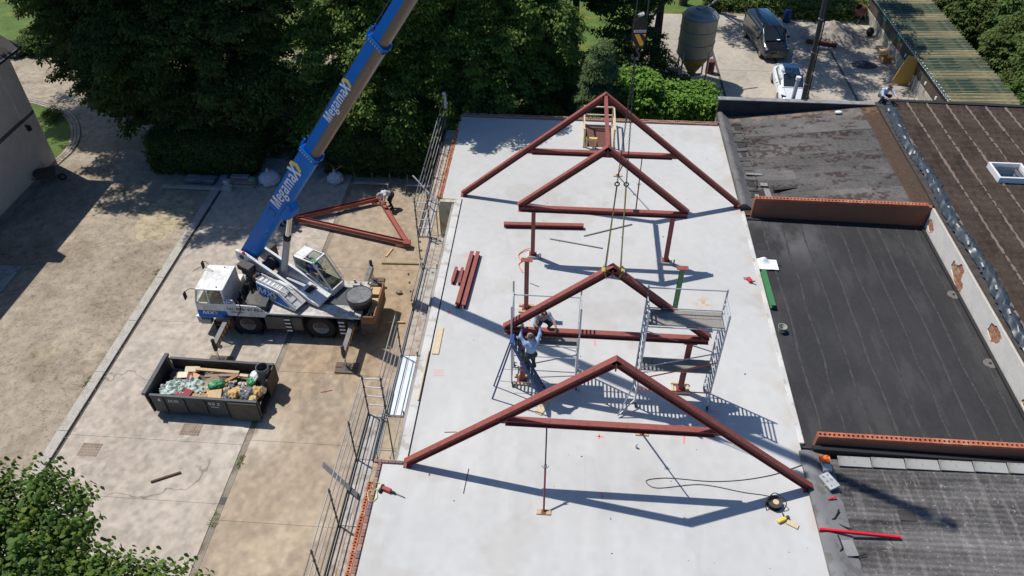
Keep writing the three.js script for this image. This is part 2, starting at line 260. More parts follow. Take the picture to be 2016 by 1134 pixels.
{
  const hole = [[1.22, -35.3], [1.22, -33.1], [2.55, -33.1], [2.55, -35.3]];
  const s = poly([[-4.27, 5], [8.08, 5], [8.08, 35.6], [-5.2, 35.6], [-5.2, 28.2], [-4.27, 28.2], [-4.27, 13.97], [-5.05, 13.97], [-5.05, 5]]);
  const h = new THREE.Path(); hole.forEach(([x, z], i) => i ? h.lineTo(x, -z) : h.moveTo(x, -z)); h.closePath(); s.holes.push(h);
  const g = new THREE.ExtrudeGeometry(s, { depth: 0.26, bevelEnabled: false }).rotateX(-Math.PI / 2).translate(0, S - 0.26, 0);
  mesh('deck', uvRect(g, -5.4, -36, 13.6, 31), slabMat, bld).userData.label = 'smooth pale concrete deck';
  mesh('edge_band', uvBox(span(-4.62, -4.325, S - 0.26, S - 0.006, -28.2, -14.0)), K.concreteBand, bld);
  mesh('edge_joint', span(-4.325, -4.27, S - 0.26, S - 0.06, -28.2, -14.0), K.black, bld);
  mesh('mortar_bed', uvBox(span(-4.74, -4.62, S - 0.4, S - 0.1, -28.2, -14.0)), mat(0.33, 0.31, 0.28, 0.95, { map: dirt3 }), bld);
  for (const [x0, x1, z0, z1] of [[-4.6, -4.3, -35.6, -5], [7.8, 8.08, -35.6, -5], [-4.3, 7.8, -35.6, -35.3]]) mesh('wall', uvBox(span(x0, x1, 0, S - 0.27, z0, z1)), K.cream, bld);
  mesh('pier', uvBox(span(-5.28, -4.6, 0, S - 0.03, -28.2, -28.0)), K.cream, bld); // end face of the wider far part
  mesh('wall', uvBox(span(-5.38, -4.6, 0, S - 0.27, -35.6, -28.2)), K.cream, bld);
  mesh('wall', uvBox(span(-5.28, -4.6, 0, S - 0.27, -13.97, -5)), K.cream, bld);
  // stair opening
  for (const [x0, x1, z0, z1] of [[1.18, 1.22, -35.3, -33.1], [2.55, 2.59, -35.3, -33.1], [1.18, 2.59, -35.34, -35.3], [1.18, 2.59, -33.1, -33.06]]) mesh('shaft_lining', uvBox(span(x0, x1, S - 2.6, S - 0.265, z0, z1)), K.ply, bld);
  mesh('shaft_cover', uvBox(bar([1.88, S - 0.12, -35.28], [1.88, S - 0.75, -33.12], 1.3, 0.03)), mat(0.15, 0.052, 0.036, 0.7, { map: wood1 }), bld);
  // courses of hollow bricks round the rim
  const bg = brickHole(0.285, 0.15, 0.1), r = rng(8), ms = [K.orangeBrick, K.orangeBrick2, K.orangeBrick3];
  const course = (x, z0, z1, y, mm, gg = bg, name = 'rim_brick') => { for (let z = z0 + 0.15; z < z1; z += 0.3) { const b = mesh(name, gg, mm[Math.floor(r() * mm.length)], bld); b.rotation.y = Math.PI / 2 + (r() - 0.5) * 0.03; b.position.set(x + (r() - 0.5) * 0.012, y + (r() - 0.5) * 0.008, z); } };
  course(-5.30, -34.2, -28.25, S - 0.06, ms);
  course(-5.30, -13.2, -8.6, S - 0.1, ms);
  const solid = uvBox(rbox(0.21, 0.085, 0.1, 0, 0.042, 0, 0.01)), pb = [K.brownBrick, K.brownBrick2, mat(0.2, 0.13, 0.14, 0.9, { map: dirt3 })];
  for (let z = -13.9; z < -8.6; z += 0.225) { const b = mesh('rim_brick', solid, pb[Math.floor(r() * 3)], bld); b.rotation.y = Math.PI / 2; b.position.set(-5.13, S - 0.03 + (r() - 0.5) * 0.02, z); }
  for (let x = -5.2; x < -4.45; x += 0.225) { const b = mesh('rim_brick', solid, pb[Math.floor(r() * 3)], bld); b.position.set(x, S - 0.02, -13.92); }
  for (let x = -5.15; x < 8.0; x += 0.225) for (let k = 0; k < 2; k++) { const b = mesh('rim_brick', solid, k ? pb[Math.floor(r() * 2)] : K.brownBrick2, bld); b.position.set(x + k * 0.1, S + 0.002 + k * 0.02 + r() * 0.02, -35.66 - k * 0.115); b.rotation.y = (r() - 0.5) * 0.06; }
  const strips = mesh('rim_mortar', uvBox(merge([span(-5.22, -5.0, S - 0.09, S - 0.02, -13.9, -8.6), span(-5.3, 8.05, S - 0.2, S + 0.004, -35.85, -35.6)])), mat(0.3, 0.26, 0.22, 0.95, { map: dirt3 }), bld); strips.userData.label = 'rough mortar bed of the rim bricks';
  // survey marks sprayed on the deck
  const marks = [[-3.62, -24.3], [-3.85, -17.75], [5.9, -19.7], [5.55, -16.6], [-4.6, -9.55]];
  for (const [x, z] of marks) { const g = []; for (let k = 0; k < 3; k++) g.push(new THREE.PlaneGeometry(0.3 + 0.06 * r(), 0.022).rotateX(-Math.PI / 2).rotateY((r() - 0.5) * 0.25).translate(x + (r() - 0.5) * 0.06, S + 0.004, z + (k - 1) * 0.11)); for (const q of g) mesh('spray_mark', q, mat(0.8, 0.3, 0.28, 0.9), bld); }
  for (const [x, z, a, b] of [[-4.15, -32.1, 0.16, 0.12], [1.7, -15.4, 0.05, 0.22], [1.72, -15.4, 0.24, 0.05], [1.75, -13.2, 0.05, 0.22], [-3.9, -20.8, 0.1, 0.16], [1.6, -19.6, 0.04, 0.3], [4.2, -25.4, 0.04, 0.3], [4.42, -15.5, 0.05, 0.4]]) mesh('spray_mark', new THREE.PlaneGeometry(a, b).rotateX(-Math.PI / 2).rotateY((r() - 0.5) * 0.3).translate(x, S + 0.0045, z), K.pink, bld);
  // right-hand rim where the two roofs meet
  mesh('rim_kerb', uvBox(rbox(0.2, 0.4, 12.6, 8.16, S - 0.19, -21.9, 0.04)), K.concreteBand, bld);
}
// ---------------------------------------------------------------- roofs to the right
const ext = thing('flat_roof_extension', 'low extension under a black membrane roof with faint seams', 'building');
{
  const map = texMap(1024, 1024, (u, v) => { const a = fbm(u, v, 7, 6), f = fbm(u, v, 90, 2, LAT2), d = sm(0.52, 0.75, fbm(u, v * 0.5, 14, 5, LAT2)), du = Math.exp(-(((u - 0.12) / 0.3) ** 2 + ((v - 0.1) / 0.12) ** 2)) * sm(0.3, 0.65, fbm(u, v, 9, 5)); const k = 0.8 + 0.4 * (a - 0.5) + 0.2 * (f - 0.5); return [0.046 * k + 0.014 * d + 0.08 * du, 0.045 * k + 0.013 * d + 0.08 * du, 0.046 * k + 0.011 * d + 0.08 * du]; });
  const yAt = (x) => 4.5 - 0.016 * (x - 8.2), n = 60, g = new THREE.PlaneGeometry(7.75, 12.4, n, n).rotateX(-Math.PI / 2).translate(12.07, 0, -21.7), p = g.attributes.position;
  for (let i = 0; i < p.count; i++) { const x = p.getX(i), z = p.getZ(i); p.setY(i, yAt(x) + 0.022 * (fbm(x / 40 + 0.5, z / 40 + 0.9, 40, 3) - 0.5)); }
  uvRect(g, 8.2, -27.9, 7.75, 12.4); g.computeVertexNormals();
  mesh('membrane', g, new THREE.MeshPhysicalMaterial({ map, roughness: 0.75, specularIntensity: 0.5 }), ext);
  const r = rng(21), seam = mat(0.055, 0.053, 0.051, 0.85, { map: scaled(TDirt, 1.2) });
  for (let k = 0; k < 9; k++) { const x = 8.95 + k * 0.82 + (r() - 0.5) * 0.16, pts = []; for (let j = 0; j <= 9; j++) pts.push(V(x + (r() - 0.5) * 0.12, yAt(x) + 0.008, -27.6 + j * 1.33)); { const c = new THREE.CatmullRomCurve3(pts), q = [], ix = [], n2 = 60; for (let i = 0; i <= n2; i++) { const p = c.getPoint(i / n2), hw = 0.012 + 0.055 * fbm(i / 40 + k * 0.13, 0.4, 60, 3); for (const [dx, dy] of [[-hw, -0.006], [-hw * 0.5, 0.004], [hw * 0.5, 0.004], [hw, -0.006]]) q.push(p.x + dx, p.y + dy + 0.01, p.z); } for (let i = 0; i < n2; i++) for (let j = 0; j < 3; j++) { const a = i * 4 + j; ix.push(a, a + 4, a + 1, a + 1, a + 4, a + 5); } const sg = new THREE.BufferGeometry(); sg.setAttribute('position', new THREE.Float32BufferAttribute(q, 3)); sg.setIndex(ix); sg.computeVertexNormals(); mesh('seam', uvBox(sg), seam, ext); } }
  mesh('shell', uvBox(span(8.1, 16.0, 0, 4.28, -28.0, -15.4)), K.cream, ext);
  for (const z of [-23.46, -19.8]) { const d = mesh('roof_drain', new THREE.LatheGeometry([[0.05, 0], [0.06, 0.012], [0.2, 0.02], [0.24, 0.0]].map(([a, b]) => new THREE.Vector2(a, b)), 20).translate(15.68, 4.392, z), mat(0.13, 0.12, 0.11, 0.85), ext); mesh('outlet', new THREE.CylinderGeometry(0.05, 0.05, 0.05, 12).translate(15.68, 4.39, z), K.black, d); }
  mesh('patch', uvBox(box(0.85, 0.012, 0.95, 8.75, 4.518, -25.1).rotateY(0)), K.bitumenDark, ext);
  mesh('edge_flashing', uvBox(bar([8.4, 4.66, -15.32], [15.9, 4.5, -15.32], 0.16, 0.3)), K.black, ext);
  mesh('cant_strip', uvBox(merge([bar([8.3, 4.5, -27.72], [15.9, 4.4, -27.72], 0.1, 0.1), bar([15.84, 4.4, -27.7], [15.84, 4.4, -15.6], 0.12, 0.1)])), K.black, ext);
}
function brickUpstand(name, label, z, y0a, y0b, y1, x0, x1) {
  const t = thing(name, label, 'wall'); const c = new THREE.BufferGeometry();
  const s = poly([[x0, y0a], [x1, y0b], [x1, y1 - 0.1], [x0, y1 - 0.1]]);
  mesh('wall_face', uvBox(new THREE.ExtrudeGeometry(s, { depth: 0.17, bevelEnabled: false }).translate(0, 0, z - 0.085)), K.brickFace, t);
  const bg = brickHole(0.283, 0.19, 0.1, 2), r = rng(31), ms = [K.orangeBrick, K.orangeBrick2, K.orangeBrick3, K.orangeBrick];
  for (let x = x0 + 0.145; x < x1 - 0.1; x += 0.292) { const b = mesh('brick', bg, ms[Math.floor(r() * 4)], t); b.position.set(x, y1 - 0.1 + (r() - 0.5) * 0.006, z); b.rotation.y = (r() - 0.5) * 0.02; }
  const lines = []; for (let y = y1 - 0.1 - 0.2; y > y0a + 0.05; y -= 0.2) lines.push(span(x0 - 0.002, x1, y - 0.004, y + 0.004, z + 0.084, z + 0.0875)); mesh('bed_joint', merge(lines), mat(0.25, 0.12, 0.075, 0.9), t);
  return t;
}
brickUpstand('brick_upstand', 'orange hollow brick upstand between the patchy bitumen roof and the black membrane', -28.0, 4.42, 4.3, 5.5, 8.5, 15.98);
brickUpstand('brick_upstand', 'orange hollow brick upstand along the ribbed grey roof edge', -15.55, 4.5, 4.36, 5.18, 8.5, 17.5);
{ // white rendered wall with spots where the bricks show
  const t = thing('rendered_wall', 'white rendered wall strip with patches of bare brick below the brown roof', 'wall');
  const z0 = -27.85, z1 = -15.65, y0 = 4.3, y1 = 5.42, x = 15.95;
  mesh('core', uvBox(span(x + 0.05, x + 0.25, y0, y1 - 0.002, z0, z1)), mat(0.55, 0.47, 0.37, 0.95, { map: grime1 }), t);
  const holes = [[[-27.7, 4.62], [-27.2, 4.5], [-27.05, 4.8], [-27.35, 5.02], [-27.75, 4.98]], [[-24.9, 4.65], [-24.2, 4.36], [-23.6, 4.34], [-23.55, 4.7], [-23.9, 4.82], [-23.95, 5.22], [-24.25, 5.3], [-24.55, 5.0], [-24.85, 5.0]], [[-21.2, 4.75], [-20.7, 4.6], [-20.35, 4.8], [-20.3, 5.2], [-20.8, 5.3], [-21.15, 5.1]], [[-18.0, 4.5], [-17.3, 4.36], [-16.7, 4.4], [-16.8, 4.85], [-17.4, 4.95], [-17.9, 4.8]]];
  const s = poly([[z0, y0], [z1, y0], [z1, y1], [z0, y1]]); for (const h of holes) { const q = new THREE.Path(), J = []; h.forEach((p, i) => { const n = h[(i + 1) % h.length]; for (let k = 0; k < 7; k++) { const f = k / 7, x2 = p[0] + (n[0] - p[0]) * f, y2 = p[1] + (n[1] - p[1]) * f; J.push([x2 + 0.13 * (fbm(x2 * 0.21 + 9, y2 * 0.2 + 5, 128, 2) - 0.5), Math.min(5.38, Math.max(4.34, y2 + 0.13 * (fbm(x2 * 0.2 + 3, y2 * 0.23 + 7, 128, 2, LAT2) - 0.5)))]); } }); J.forEach(([a, b], i) => i ? q.lineTo(a, b) : q.moveTo(a, b)); q.closePath(); s.holes.push(q); }
  mesh('render_coat', uvBox(new THREE.ExtrudeGeometry(s, { depth: 0.03, bevelEnabled: false }).rotateY(-Math.PI / 2).translate(x + 0.03, 0, 0)), K.render, t);
  const bg = uvBox(box(0.02, 0.19, 0.27)), ms = [mat(0.46, 0.2, 0.11, 0.9, { map: grime1 }), mat(0.48, 0.26, 0.16, 0.9, { map: grime1 }), mat(0.5, 0.38, 0.24, 0.9, { map: grime1 })], r = rng(77);
  for (const h of holes) { const a = Math.min(...h.map((q) => q[0])), b = Math.max(...h.map((q) => q[0])), c = Math.min(...h.map((q) => q[1])), d = Math.max(...h.map((q) => q[1])); let row = 0; for (let y = c; y < d; y += 0.21, row++) for (let z = a + (row % 2) * 0.14; z < b; z += 0.29) { const m = mesh('brick', bg, ms[Math.floor(r() * 3)], t); m.position.set(x + 0.042, Math.min(y + 0.09, 5.3), Math.max(z, z0 + 0.15)); } }
}
// patchy bitumen roof, rising to the right
const bitRoof = thing('bitumen_roof_wing', 'wing with a patchy grey bitumen roof behind a dark parapet', 'building');
{
  const map = texMap(1024, 1024, (u, v) => {
    const x = 8.6 + 7.6 * u, z = -36.7 + 8.6 * v, b1 = fbm(u, v, 6, 6), sv = v * 8.6 + 0.03 * Math.sin(u * 19), si = Math.floor(sv), end = vn(si * 3.7, 2.5, 200) > u ? 0 : 31, strip = 0.65 * LAT[(si * 7 + end + 40) % 256] + 0.35 * fbm(u * 0.25, v, 9, 2, LAT2) - 0.35 * Math.exp(-(((sv - si) / 0.035) ** 2)), f = fbm(u, v, 120, 2), scuff = sm(0.5, 0.6, fbm(u * 0.5, v * 1.6, 14, 6, LAT2)) * sm(0.35, 0.6, fbm(u, v, 60, 3));
    const k = 0.72 + 0.5 * (b1 - 0.5) + 0.62 * (strip - 0.5) + 0.4 * (f - 0.5); let c = [0.158 * k, 0.149 * k, 0.138 * k];
    c = [c[0] * (1 - 0.58 * scuff) + 0.006 * scuff, c[1] * (1 - 0.63 * scuff), c[2] * (1 - 0.64 * scuff)];
    const band = sm(0.865, 0.885, u - 0.09 * v * 0 - 0.12 * (1 - v) * 0 + 0.02 * (b1 - 0.5)); const br = [0.075, 0.05, 0.035].map((t) => t * (0.7 + 0.6 * f)); c = c.map((t, i) => t * (1 - band) + br[i] * band);
    const moss = 0.8 * Math.exp(-(((v - 0.02) / 0.05) ** 2)) * sm(0.4, 0.6, fbm(u, v, 40, 3)); return [c[0] + 0.12 * moss, c[1] + 0.06 * moss, c[2] + 0.02 * moss];
  });
  const yAt = (x) => 4.52 + Math.max(0, x - 9) * 0.125, n = 50, g = new THREE.PlaneGeometry(8.1, 8.9, n, n).rotateX(-Math.PI / 2).translate(12.25, 0, -32.5), p = g.attributes.position;
  for (let i = 0; i < p.count; i++) { const x = p.getX(i), z = p.getZ(i); p.setY(i, yAt(x) + 0.03 * (fbm(x / 40 + 0.5, z / 40 + 0.9, 40, 3) - 0.5)); } uvRect(g, 8.6, -36.7, 7.6, 8.6); g.computeVertexNormals();
  mesh('roof_covering', g, new THREE.MeshPhysicalMaterial({ map, roughness: 0.9, specularIntensity: 0.4, bumpMap: BFine, bumpScale: 0.005 }), bitRoof);
  mesh('shell', uvBox(span(8.1, 16.2, 0, 4.4, -36.85, -28.1)), K.cream, bitRoof);
  const kp = new THREE.Shape(); kp.moveTo(8.09, 4.3); kp.lineTo(8.1, 4.72); kp.quadraticCurveTo(8.2, 4.86, 8.36, 4.78); kp.lineTo(8.72, 4.52); kp.lineTo(8.72, 4.3); kp.closePath();
  mesh('rolled_edge', uvBox(new THREE.ExtrudeGeometry(kp, { depth: 8.3, bevelEnabled: false, curveSegments: 6 }).translate(0, 0, -36.75)), K.bitumen, bitRoof);
  mesh('parapet', uvBox(span(8.12, 16.3, 0, 5.42, -37.1, -36.85)), K.bitumenDark, bitRoof);
  mesh('coping', uvBox(rbox(8.35, 0.05, 0.34, 12.25, 5.447, -36.98, 0.01)), mat(0.3, 0.3, 0.29, 0.7, { map: dirt3 }), bitRoof);
  const r = rng(9); // torn flaps and cuts along the edge
  for (let k = 0; k < 8; k++) { const z = -35.9 + k * 0.86; const m = mesh('torn_flap', uvBox(merge([box(0.5 + r() * 0.25, 0.012, 0.06, 0, 0.05, 0).rotateZ(0.1 * (r() - 0.5)), box(0.06, 0.05, 0.4 + 0.3 * r(), 0.2, 0.06, 0.2), box(0.45, 0.01, 0.5, 0.05, 0.012, 0.25)])), r() > 0.5 ? K.bitumenDark : mat(0.11, 0.1, 0.095, 0.9, { map: dirt3 }), bitRoof); m.position.set(9.0, 4.52, z); m.rotation.y = (r() - 0.5) * 0.4; }
}
{ // debris lying on that roof
  const r = rng(14);
  const bits = [[9.15, -31.2, 0.75, 0.13, 'pale zinc flashing offcut lying on the bitumen roof edge'], [9.45, -30.3, 0.32, 0.25, 'small pale slab fragment on the bitumen roof edge'], [9.5, -29.6, 0.25, 0.7, 'long pale slab fragment beside the brick upstand'], [9.0, -29.4, 0.18, 0.3, 'grey chip of slab at the roof corner'], [9.7, -28.9, 0.2, 0.3, 'broken pale chip against the brick upstand']];
  for (const [x, z, a, b, l] of bits) { const m = mesh('slab_fragment', uvBox(new THREE.BoxGeometry(a, 0.05, b)), K.bitumenPale); m.position.set(x, 4.58 + Math.max(0, x - 9) * 0.125, z); m.rotation.y = (r() - 0.5) * 0.8; tag(m, l, 'debris', 'fragments on the bitumen roof'); }
  for (const [x, z, a, w, l] of [[10.3, -29.9, 0.25, 1.15, 'long dark batten lying flat on the bitumen roof'], [10.25, -28.95, 0.85, 0.55, 'short dark batten propped near the brick upstand']]) { const m = mesh('batten', uvBox(rbox(w, 0.06, 0.16, 0, 0, 0, 0.006)), K.bitumenDark); m.position.set(x, 4.75, z); m.rotation.y = a; tag(m, l, 'batten'); }
  const b = mesh('plastic_bag', new THREE.IcosahedronGeometry(0.16, 2), K.whitePlain); b.scale.set(1.2, 0.5, 0.8); b.position.set(14.1, 5.25, -36.3); tag(b, 'crumpled white bag under the dark parapet', 'bag');
}
// brown ribbed roof
const brown = thing('brown_roof_hall', 'hall under a dark brown ribbed roof streaked along its sheet joints', 'building');
{
  const map = texMap(1024, 1024, (u, v) => { const a = fbm(u, v, 8, 6), st = fbm(u, v * 0.15, 40, 3, LAT2), f = fbm(u, v, 120, 2), sp = sm(0.7, 0.8, fbm(u, v, 120, 1, LAT2)); const k = 0.55 + 0.5 * a + 0.5 * (st - 0.5) + 0.25 * (f - 0.5); return [0.068 * k + 0.02 * sp, 0.05 * k + 0.015 * sp, 0.039 * k + 0.012 * sp]; });
  const m = new THREE.MeshPhysicalMaterial({ map, roughness: 0.9, specularIntensity: 0.25 });
  const x0 = 16.6, cols = 11, rows = 9, W = 0.98, D = 2.45, lap = mat(0.2, 0.15, 0.115, 0.9, { map: scaled(TGrain, 1.1) });
  const g = new THREE.PlaneGeometry(W - 0.008, D, 2, 44).rotateX(-Math.PI / 2), p = g.attributes.position;
  for (let i = 0; i < p.count; i++) { const z = p.getZ(i) + D / 2; p.setY(i, 0.022 * Math.cos(z / D * Math.PI * 2 * 4.5) + 0.008 * (1 - z / D)); } g.computeVertexNormals();
  const gs = [0, 1, 2, 3].map((k) => uvRect(g.clone(), -W * (1 + k * 2.3), -D * (1 + k), 9, 9));
  const r = rng(44), Y = (x) => 5.6 - 0.02 * (x - 16);
  for (let i = 0; i < cols; i++) for (let j = 0; j < rows; j++) { if (i === 3 && j === 2) continue; const s = mesh('roof_sheet', gs[Math.floor(r() * 4)], m, brown); s.position.set(x0 + (i + 0.5) * W, Y(x0 + i * W) - 0.006 * (i % 2), -36.9 + (j + 0.5) * D); }
  for (let i = 0; i <= cols; i++) { const s = new THREE.PlaneGeometry(0.085, D * rows, 3, 200).rotateX(-Math.PI / 2), q = s.attributes.position; for (let k = 0; k < q.count; k++) { const z = q.getZ(k) + D * rows / 2; q.setY(k, 0.02 * Math.cos(z / D * Math.PI * 2 * 4.5) + 0.036); q.setX(k, q.getX(k) * (0.35 + 1.7 * fbm(z / 30, i / 12, 80, 4)) + 0.03 * (fbm(z / 25, i / 9, 30, 2) - 0.5)); } s.computeVertexNormals(); mesh('sheet_joint', uvBox(s).translate(x0 + i * W, Y(x0 + i * W), -36.9 + D * rows / 2), lap, brown); }
  mesh('shell', uvBox(span(16.25, 27.5, 0, 5.1, -37, -14.9)), K.cream, brown);
  mesh('eave_gutter', uvBox(merge([bar([16.4, 5.52, -37.12], [27.5, 5.38, -37.12], 0.24, 0.2)])), K.black, brown);
  { const x0s = x0 + 3 * W, z0s = -36.9 + 2 * D; for (const [a, b, c, d] of [[x0s, x0s + W, z0s, -31.0], [x0s, x0s + W, -29.9, z0s + D]]) mesh('roof_sheet', uvRect(new THREE.PlaneGeometry(b - a, d - c).rotateX(-Math.PI / 2).translate((a + b) / 2, Y(a) + 0.01, (c + d) / 2), 0, -36, 9, 9), m, brown); }
  mesh('valley_strip', uvBox(merge([bar([16.3, 5.5, -37], [16.3, 5.42, -15.6], 0.55, 0.06)])), mat(0.07, 0.062, 0.055, 0.9, { map: dirt3 }), brown);
}
{ // black film weighted down along the valley
  const n = 150, w = 8, pos = [], idx = [], r = rng(66);
  for (let i = 0; i <= n; i++) for (let j = 0; j <= w; j++) { const z = -36.9 + 21.3 * i / n, t = j / w, wid = 0.62 + 0.35 * (fbm(i / 60, 0.3, 50, 3) - 0.4); const fold = 0.16 * (fbm(i / 70 + 0.2, t * 0.06, 90, 3) - 0.5); pos.push(16.2 + 0.08 * Math.sin(z) + t * wid * 0.8 + 0.12 * (fbm(i / 50, t * 0.1, 70, 3, LAT2) - 0.5), 5.56 + 0.2 * Math.sin(Math.PI * Math.min(1, t * 1.05)) + fold, z); }
  for (let i = 0; i < n; i++) for (let j = 0; j < w; j++) { const a = i * (w + 1) + j; idx.push(a, a + w + 1, a + 1, a + 1, a + w + 1, a + w + 2); }
  const g = new THREE.BufferGeometry(); g.setAttribute('position', new THREE.Float32BufferAttribute(pos, 3)); g.setIndex(idx); g.computeVertexNormals();
  const m = mesh('black_film', g, new THREE.MeshPhysicalMaterial({ color: lin(0.028, 0.038, 0.048), roughness: 0.38, clearcoat: 0.15, clearcoatRoughness: 0.3, side: THREE.DoubleSide })); tag(m, 'crumpled blue-black plastic film laid along the edge of the brown roof', 'plastic film');
  for (let k = 0; k < 15; k++) { const b = mesh('weight_block', rbox(0.07, 0.04, 0.24, 0, 0, 0, 0.01), mat(0.4, 0.37, 0.33, 0.9)); b.position.set(16.28 + 0.12 * r(), 5.74, -35.8 + k * 1.33 + r() * 0.4); b.rotation.set(0.1, (r() - 0.5) * 0.7, 0.25); tag(b, 'small pale batten holding down the black plastic film', 'batten', 'battens weighting the plastic film'); }
}
{ // roof light in the brown roof
  const t = thing('roof_light', 'white framed square roof light set in the brown roof', 'skylight', [20.05, 5.55, -30.45]);
  const fr = []; for (const s of [-1, 1]) { fr.push(rbox(1.45, 0.28, 0.09, 0, 0.14, s * 0.6, 0.015), rbox(0.09, 0.28, 1.11, s * 0.68, 0.14, 0, 0.015)); }
  mesh('frame', merge(fr), K.whitePlain, t); mesh('inner_lining', uvBox(merge([box(0.98, 0.02, 1.1, 0, -0.32, 0), box(0.02, 0.4, 1.1, 0.48, -0.14, 0), box(0.02, 0.4, 1.1, -0.48, -0.14, 0), box(0.94, 0.4, 0.02, 0, -0.14, -0.54), box(0.94, 0.4, 0.02, 0, -0.14, 0.54)])), mat(0.34, 0.33, 0.3, 0.8, { map: dirt3 }), t);
  mesh('pane', box(1.26, 0.012, 1.1, 0, 0.12, 0), new THREE.MeshPhysicalMaterial({ color: lin(0.93, 0.95, 0.94), roughness: 0.05, transmission: 1, thickness: 0 }), t);
}
// ribbed grey roof in the lower right
const greyRoof = thing('grey_roof_wing', 'wing with a weathered grey ribbed roof and a bitumen edge strip', 'building');
{
  const map = texMap(1024, 1024, (u, v) => { const a = fbm(u, v, 8, 6), st = sm(0.55, 0.75, fbm(u, v * 0.12, 60, 3, LAT2)), row = fbm(u * 0.1, v, 26, 3), f = fbm(u, v, 128, 2), sp = sm(0.86, 0.93, fbm(u, v, 250, 1, LAT2)); const k = 0.62 + 0.5 * (a - 0.4) + 0.9 * (row - 0.5) + 0.35 * (f - 0.5); return [0.16 * k + 0.055 * st + 0.16 * sp, 0.15 * k + 0.05 * st + 0.15 * sp, 0.142 * k + 0.043 * st + 0.14 * sp]; });
  const m = new THREE.MeshStandardMaterial({ map, roughness: 0.9 });
  const g = new THREE.PlaneGeometry(9.2, 10, 4, 420).rotateX(-Math.PI / 2).translate(13.45, 0, -10.1), p = g.attributes.position;
  for (let i = 0; i < p.count; i++) { const x = p.getX(i), z = p.getZ(i), w = (z + 15.1); p.setY(i, 4.5 + 0.03 * (x - 9) + 0.018 * Math.cos(w / 0.177 * Math.PI * 2) + 0.02 * ((w % 1.06) / 1.06)); } uvRect(g, 8.85, -15.1, 10, 10); g.computeVertexNormals();
  mesh('ribbed_sheeting', g, m, greyRoof);
  mesh('shell', uvBox(span(8.1, 18, 0, 4.3, -15.3, -5)), K.cream, greyRoof);
  const kp = new THREE.Shape(); kp.moveTo(7.95, 4.3); kp.lineTo(7.98, 4.68); kp.quadraticCurveTo(8.12, 4.76, 8.3, 4.72); kp.lineTo(8.95, 4.56); kp.lineTo(8.95, 4.3); kp.closePath();
  mesh('edge_strip', uvBox(new THREE.ExtrudeGeometry(kp, { depth: 10.3, bevelEnabled: false, curveSegments: 5 }).translate(0, 0, -15.25)), mat(0.2, 0.2, 0.2, 0.85, { map: dirt3 }), greyRoof);
  const r = rng(50); for (let k = 0; k < 8; k++) { const x0 = 9.15 + k * 1.02; const c = mesh('cap_sheet', uvBox(rbox(1.0, 0.03, 0.34, 0, 0, 0, 0.008)), K.capSheet = K.capSheet || mat(0.36, 0.36, 0.335, 0.85, { map: dirt3 }), greyRoof); c.position.set(x0 + 0.5, 4.58 + 0.03 * (x0 - 8.5), -15.0); c.rotation.x = 0.2; }
  mesh('roof_hatch', uvBox(merge([rbox(0.48, 0.03, 0.36, 10.71, 4.605, -13.17, 0.008)])), mat(0.05, 0.045, 0.04, 0.8), greyRoof);
}
// ---------------------------------------------------------------- steel roof trusses
const PK = [1.74, 9.78];
function bolts(list, parent) { mesh('bolt_group', merge(list.map(([x, y, z, ax]) => { const g = new THREE.CylinderGeometry(0.016, 0.016, 0.03, 6); if (ax === 'z') g.rotateX(Math.PI / 2); else if (ax === 'x') g.rotateZ(Math.PI / 2); return g.translate(x, y, z); })), K.darkSteel, parent); }
function truss(label, z, big, dx = 0, dy = 0) {
  const t = thing('steel_truss', label, 'truss', [dx, dy, z]); const w = 0.2, h = 0.23;
  const L = big ? [-4.3, S + 0.1] : [-1.5, 7.08], Rr = big ? [8.02, S + 0.1] : [5.02, 7.08];
  const ov = big ? 0.1 : 0.09; mesh('rafter', uvBox(iBeam([L[0], L[1], 0], [PK[0] + 0.075, PK[1] + 0.062, 0], w, h)), K.primer, t);
  mesh('rafter', uvBox(iBeam([Rr[0], Rr[1], 0.0], [PK[0] - 0.075, PK[1] + 0.062, 0], w - 0.005, h - 0.004)), K.primer, t);
  const a = big ? -1.2 : -1.52, b = big ? 4.78 : 5.04;
  mesh('tie_beam', uvBox(iBeam([a, 7.0 + (big ? 0.05 : -0.03), 0], [b, 7.0 + (big ? 0.05 : -0.03), 0], w - 0.006, h - 0.01)), K.primer, t);
  mesh('ridge_plate', uvBox(merge([box(0.04, 0.3, 0.23, PK[0], PK[1] - 0.12, 0)])), K.primerDark, t);
  const bl = []; for (const s of [-1, 1]) for (const k of [-0.16, -0.05]) bl.push([PK[0] + 0.03 * s, PK[1] + k, 0.07, 'x'], [PK[0] + 0.03 * s, PK[1] + k, -0.07, 'x']); bolts(bl, t);
  for (const [x, s] of [[big ? -1.35 : -1.2, 1], [big ? 4.9 : 4.7, -1]]) { mesh('splice_plate', uvBox(box(0.44, 0.17, 0.016, x, 7.03, 0.0125 * 1)), K.primerDark, t); bolts([[x - 0.12, 7.06, 0.03, 'z'], [x, 7.06, 0.03, 'z'], [x + 0.12, 7.06, 0.03, 'z'], [x - 0.06, 6.98, 0.03, 'z'], [x + 0.08, 6.98, 0.03, 'z']], t); }
  if (big) for (const [x, s] of [[-4.36, 1], [8.06, -1]]) mesh('foot_plate', uvBox(box(0.26, 0.02, 0.26, x + 0.1 * s, S + 0.012, 0)), K.primerDark, t);
  return t;
}
truss('large red-brown steel truss standing at the far end beyond the stair opening side', -28.5, true).userData.label = 'wide red-brown steel truss joined by a ridge beam at its peak, near the stair opening';
truss('small red-brown steel truss resting on two posts beside the ridge beam', -24.42, false);
truss('small red-brown steel truss hanging from yellow slings between two scaffold towers', -17.6, false, 0, 0.05);
truss('wide red-brown steel truss standing on the deck in front of the scaffold towers', -13.88, true);
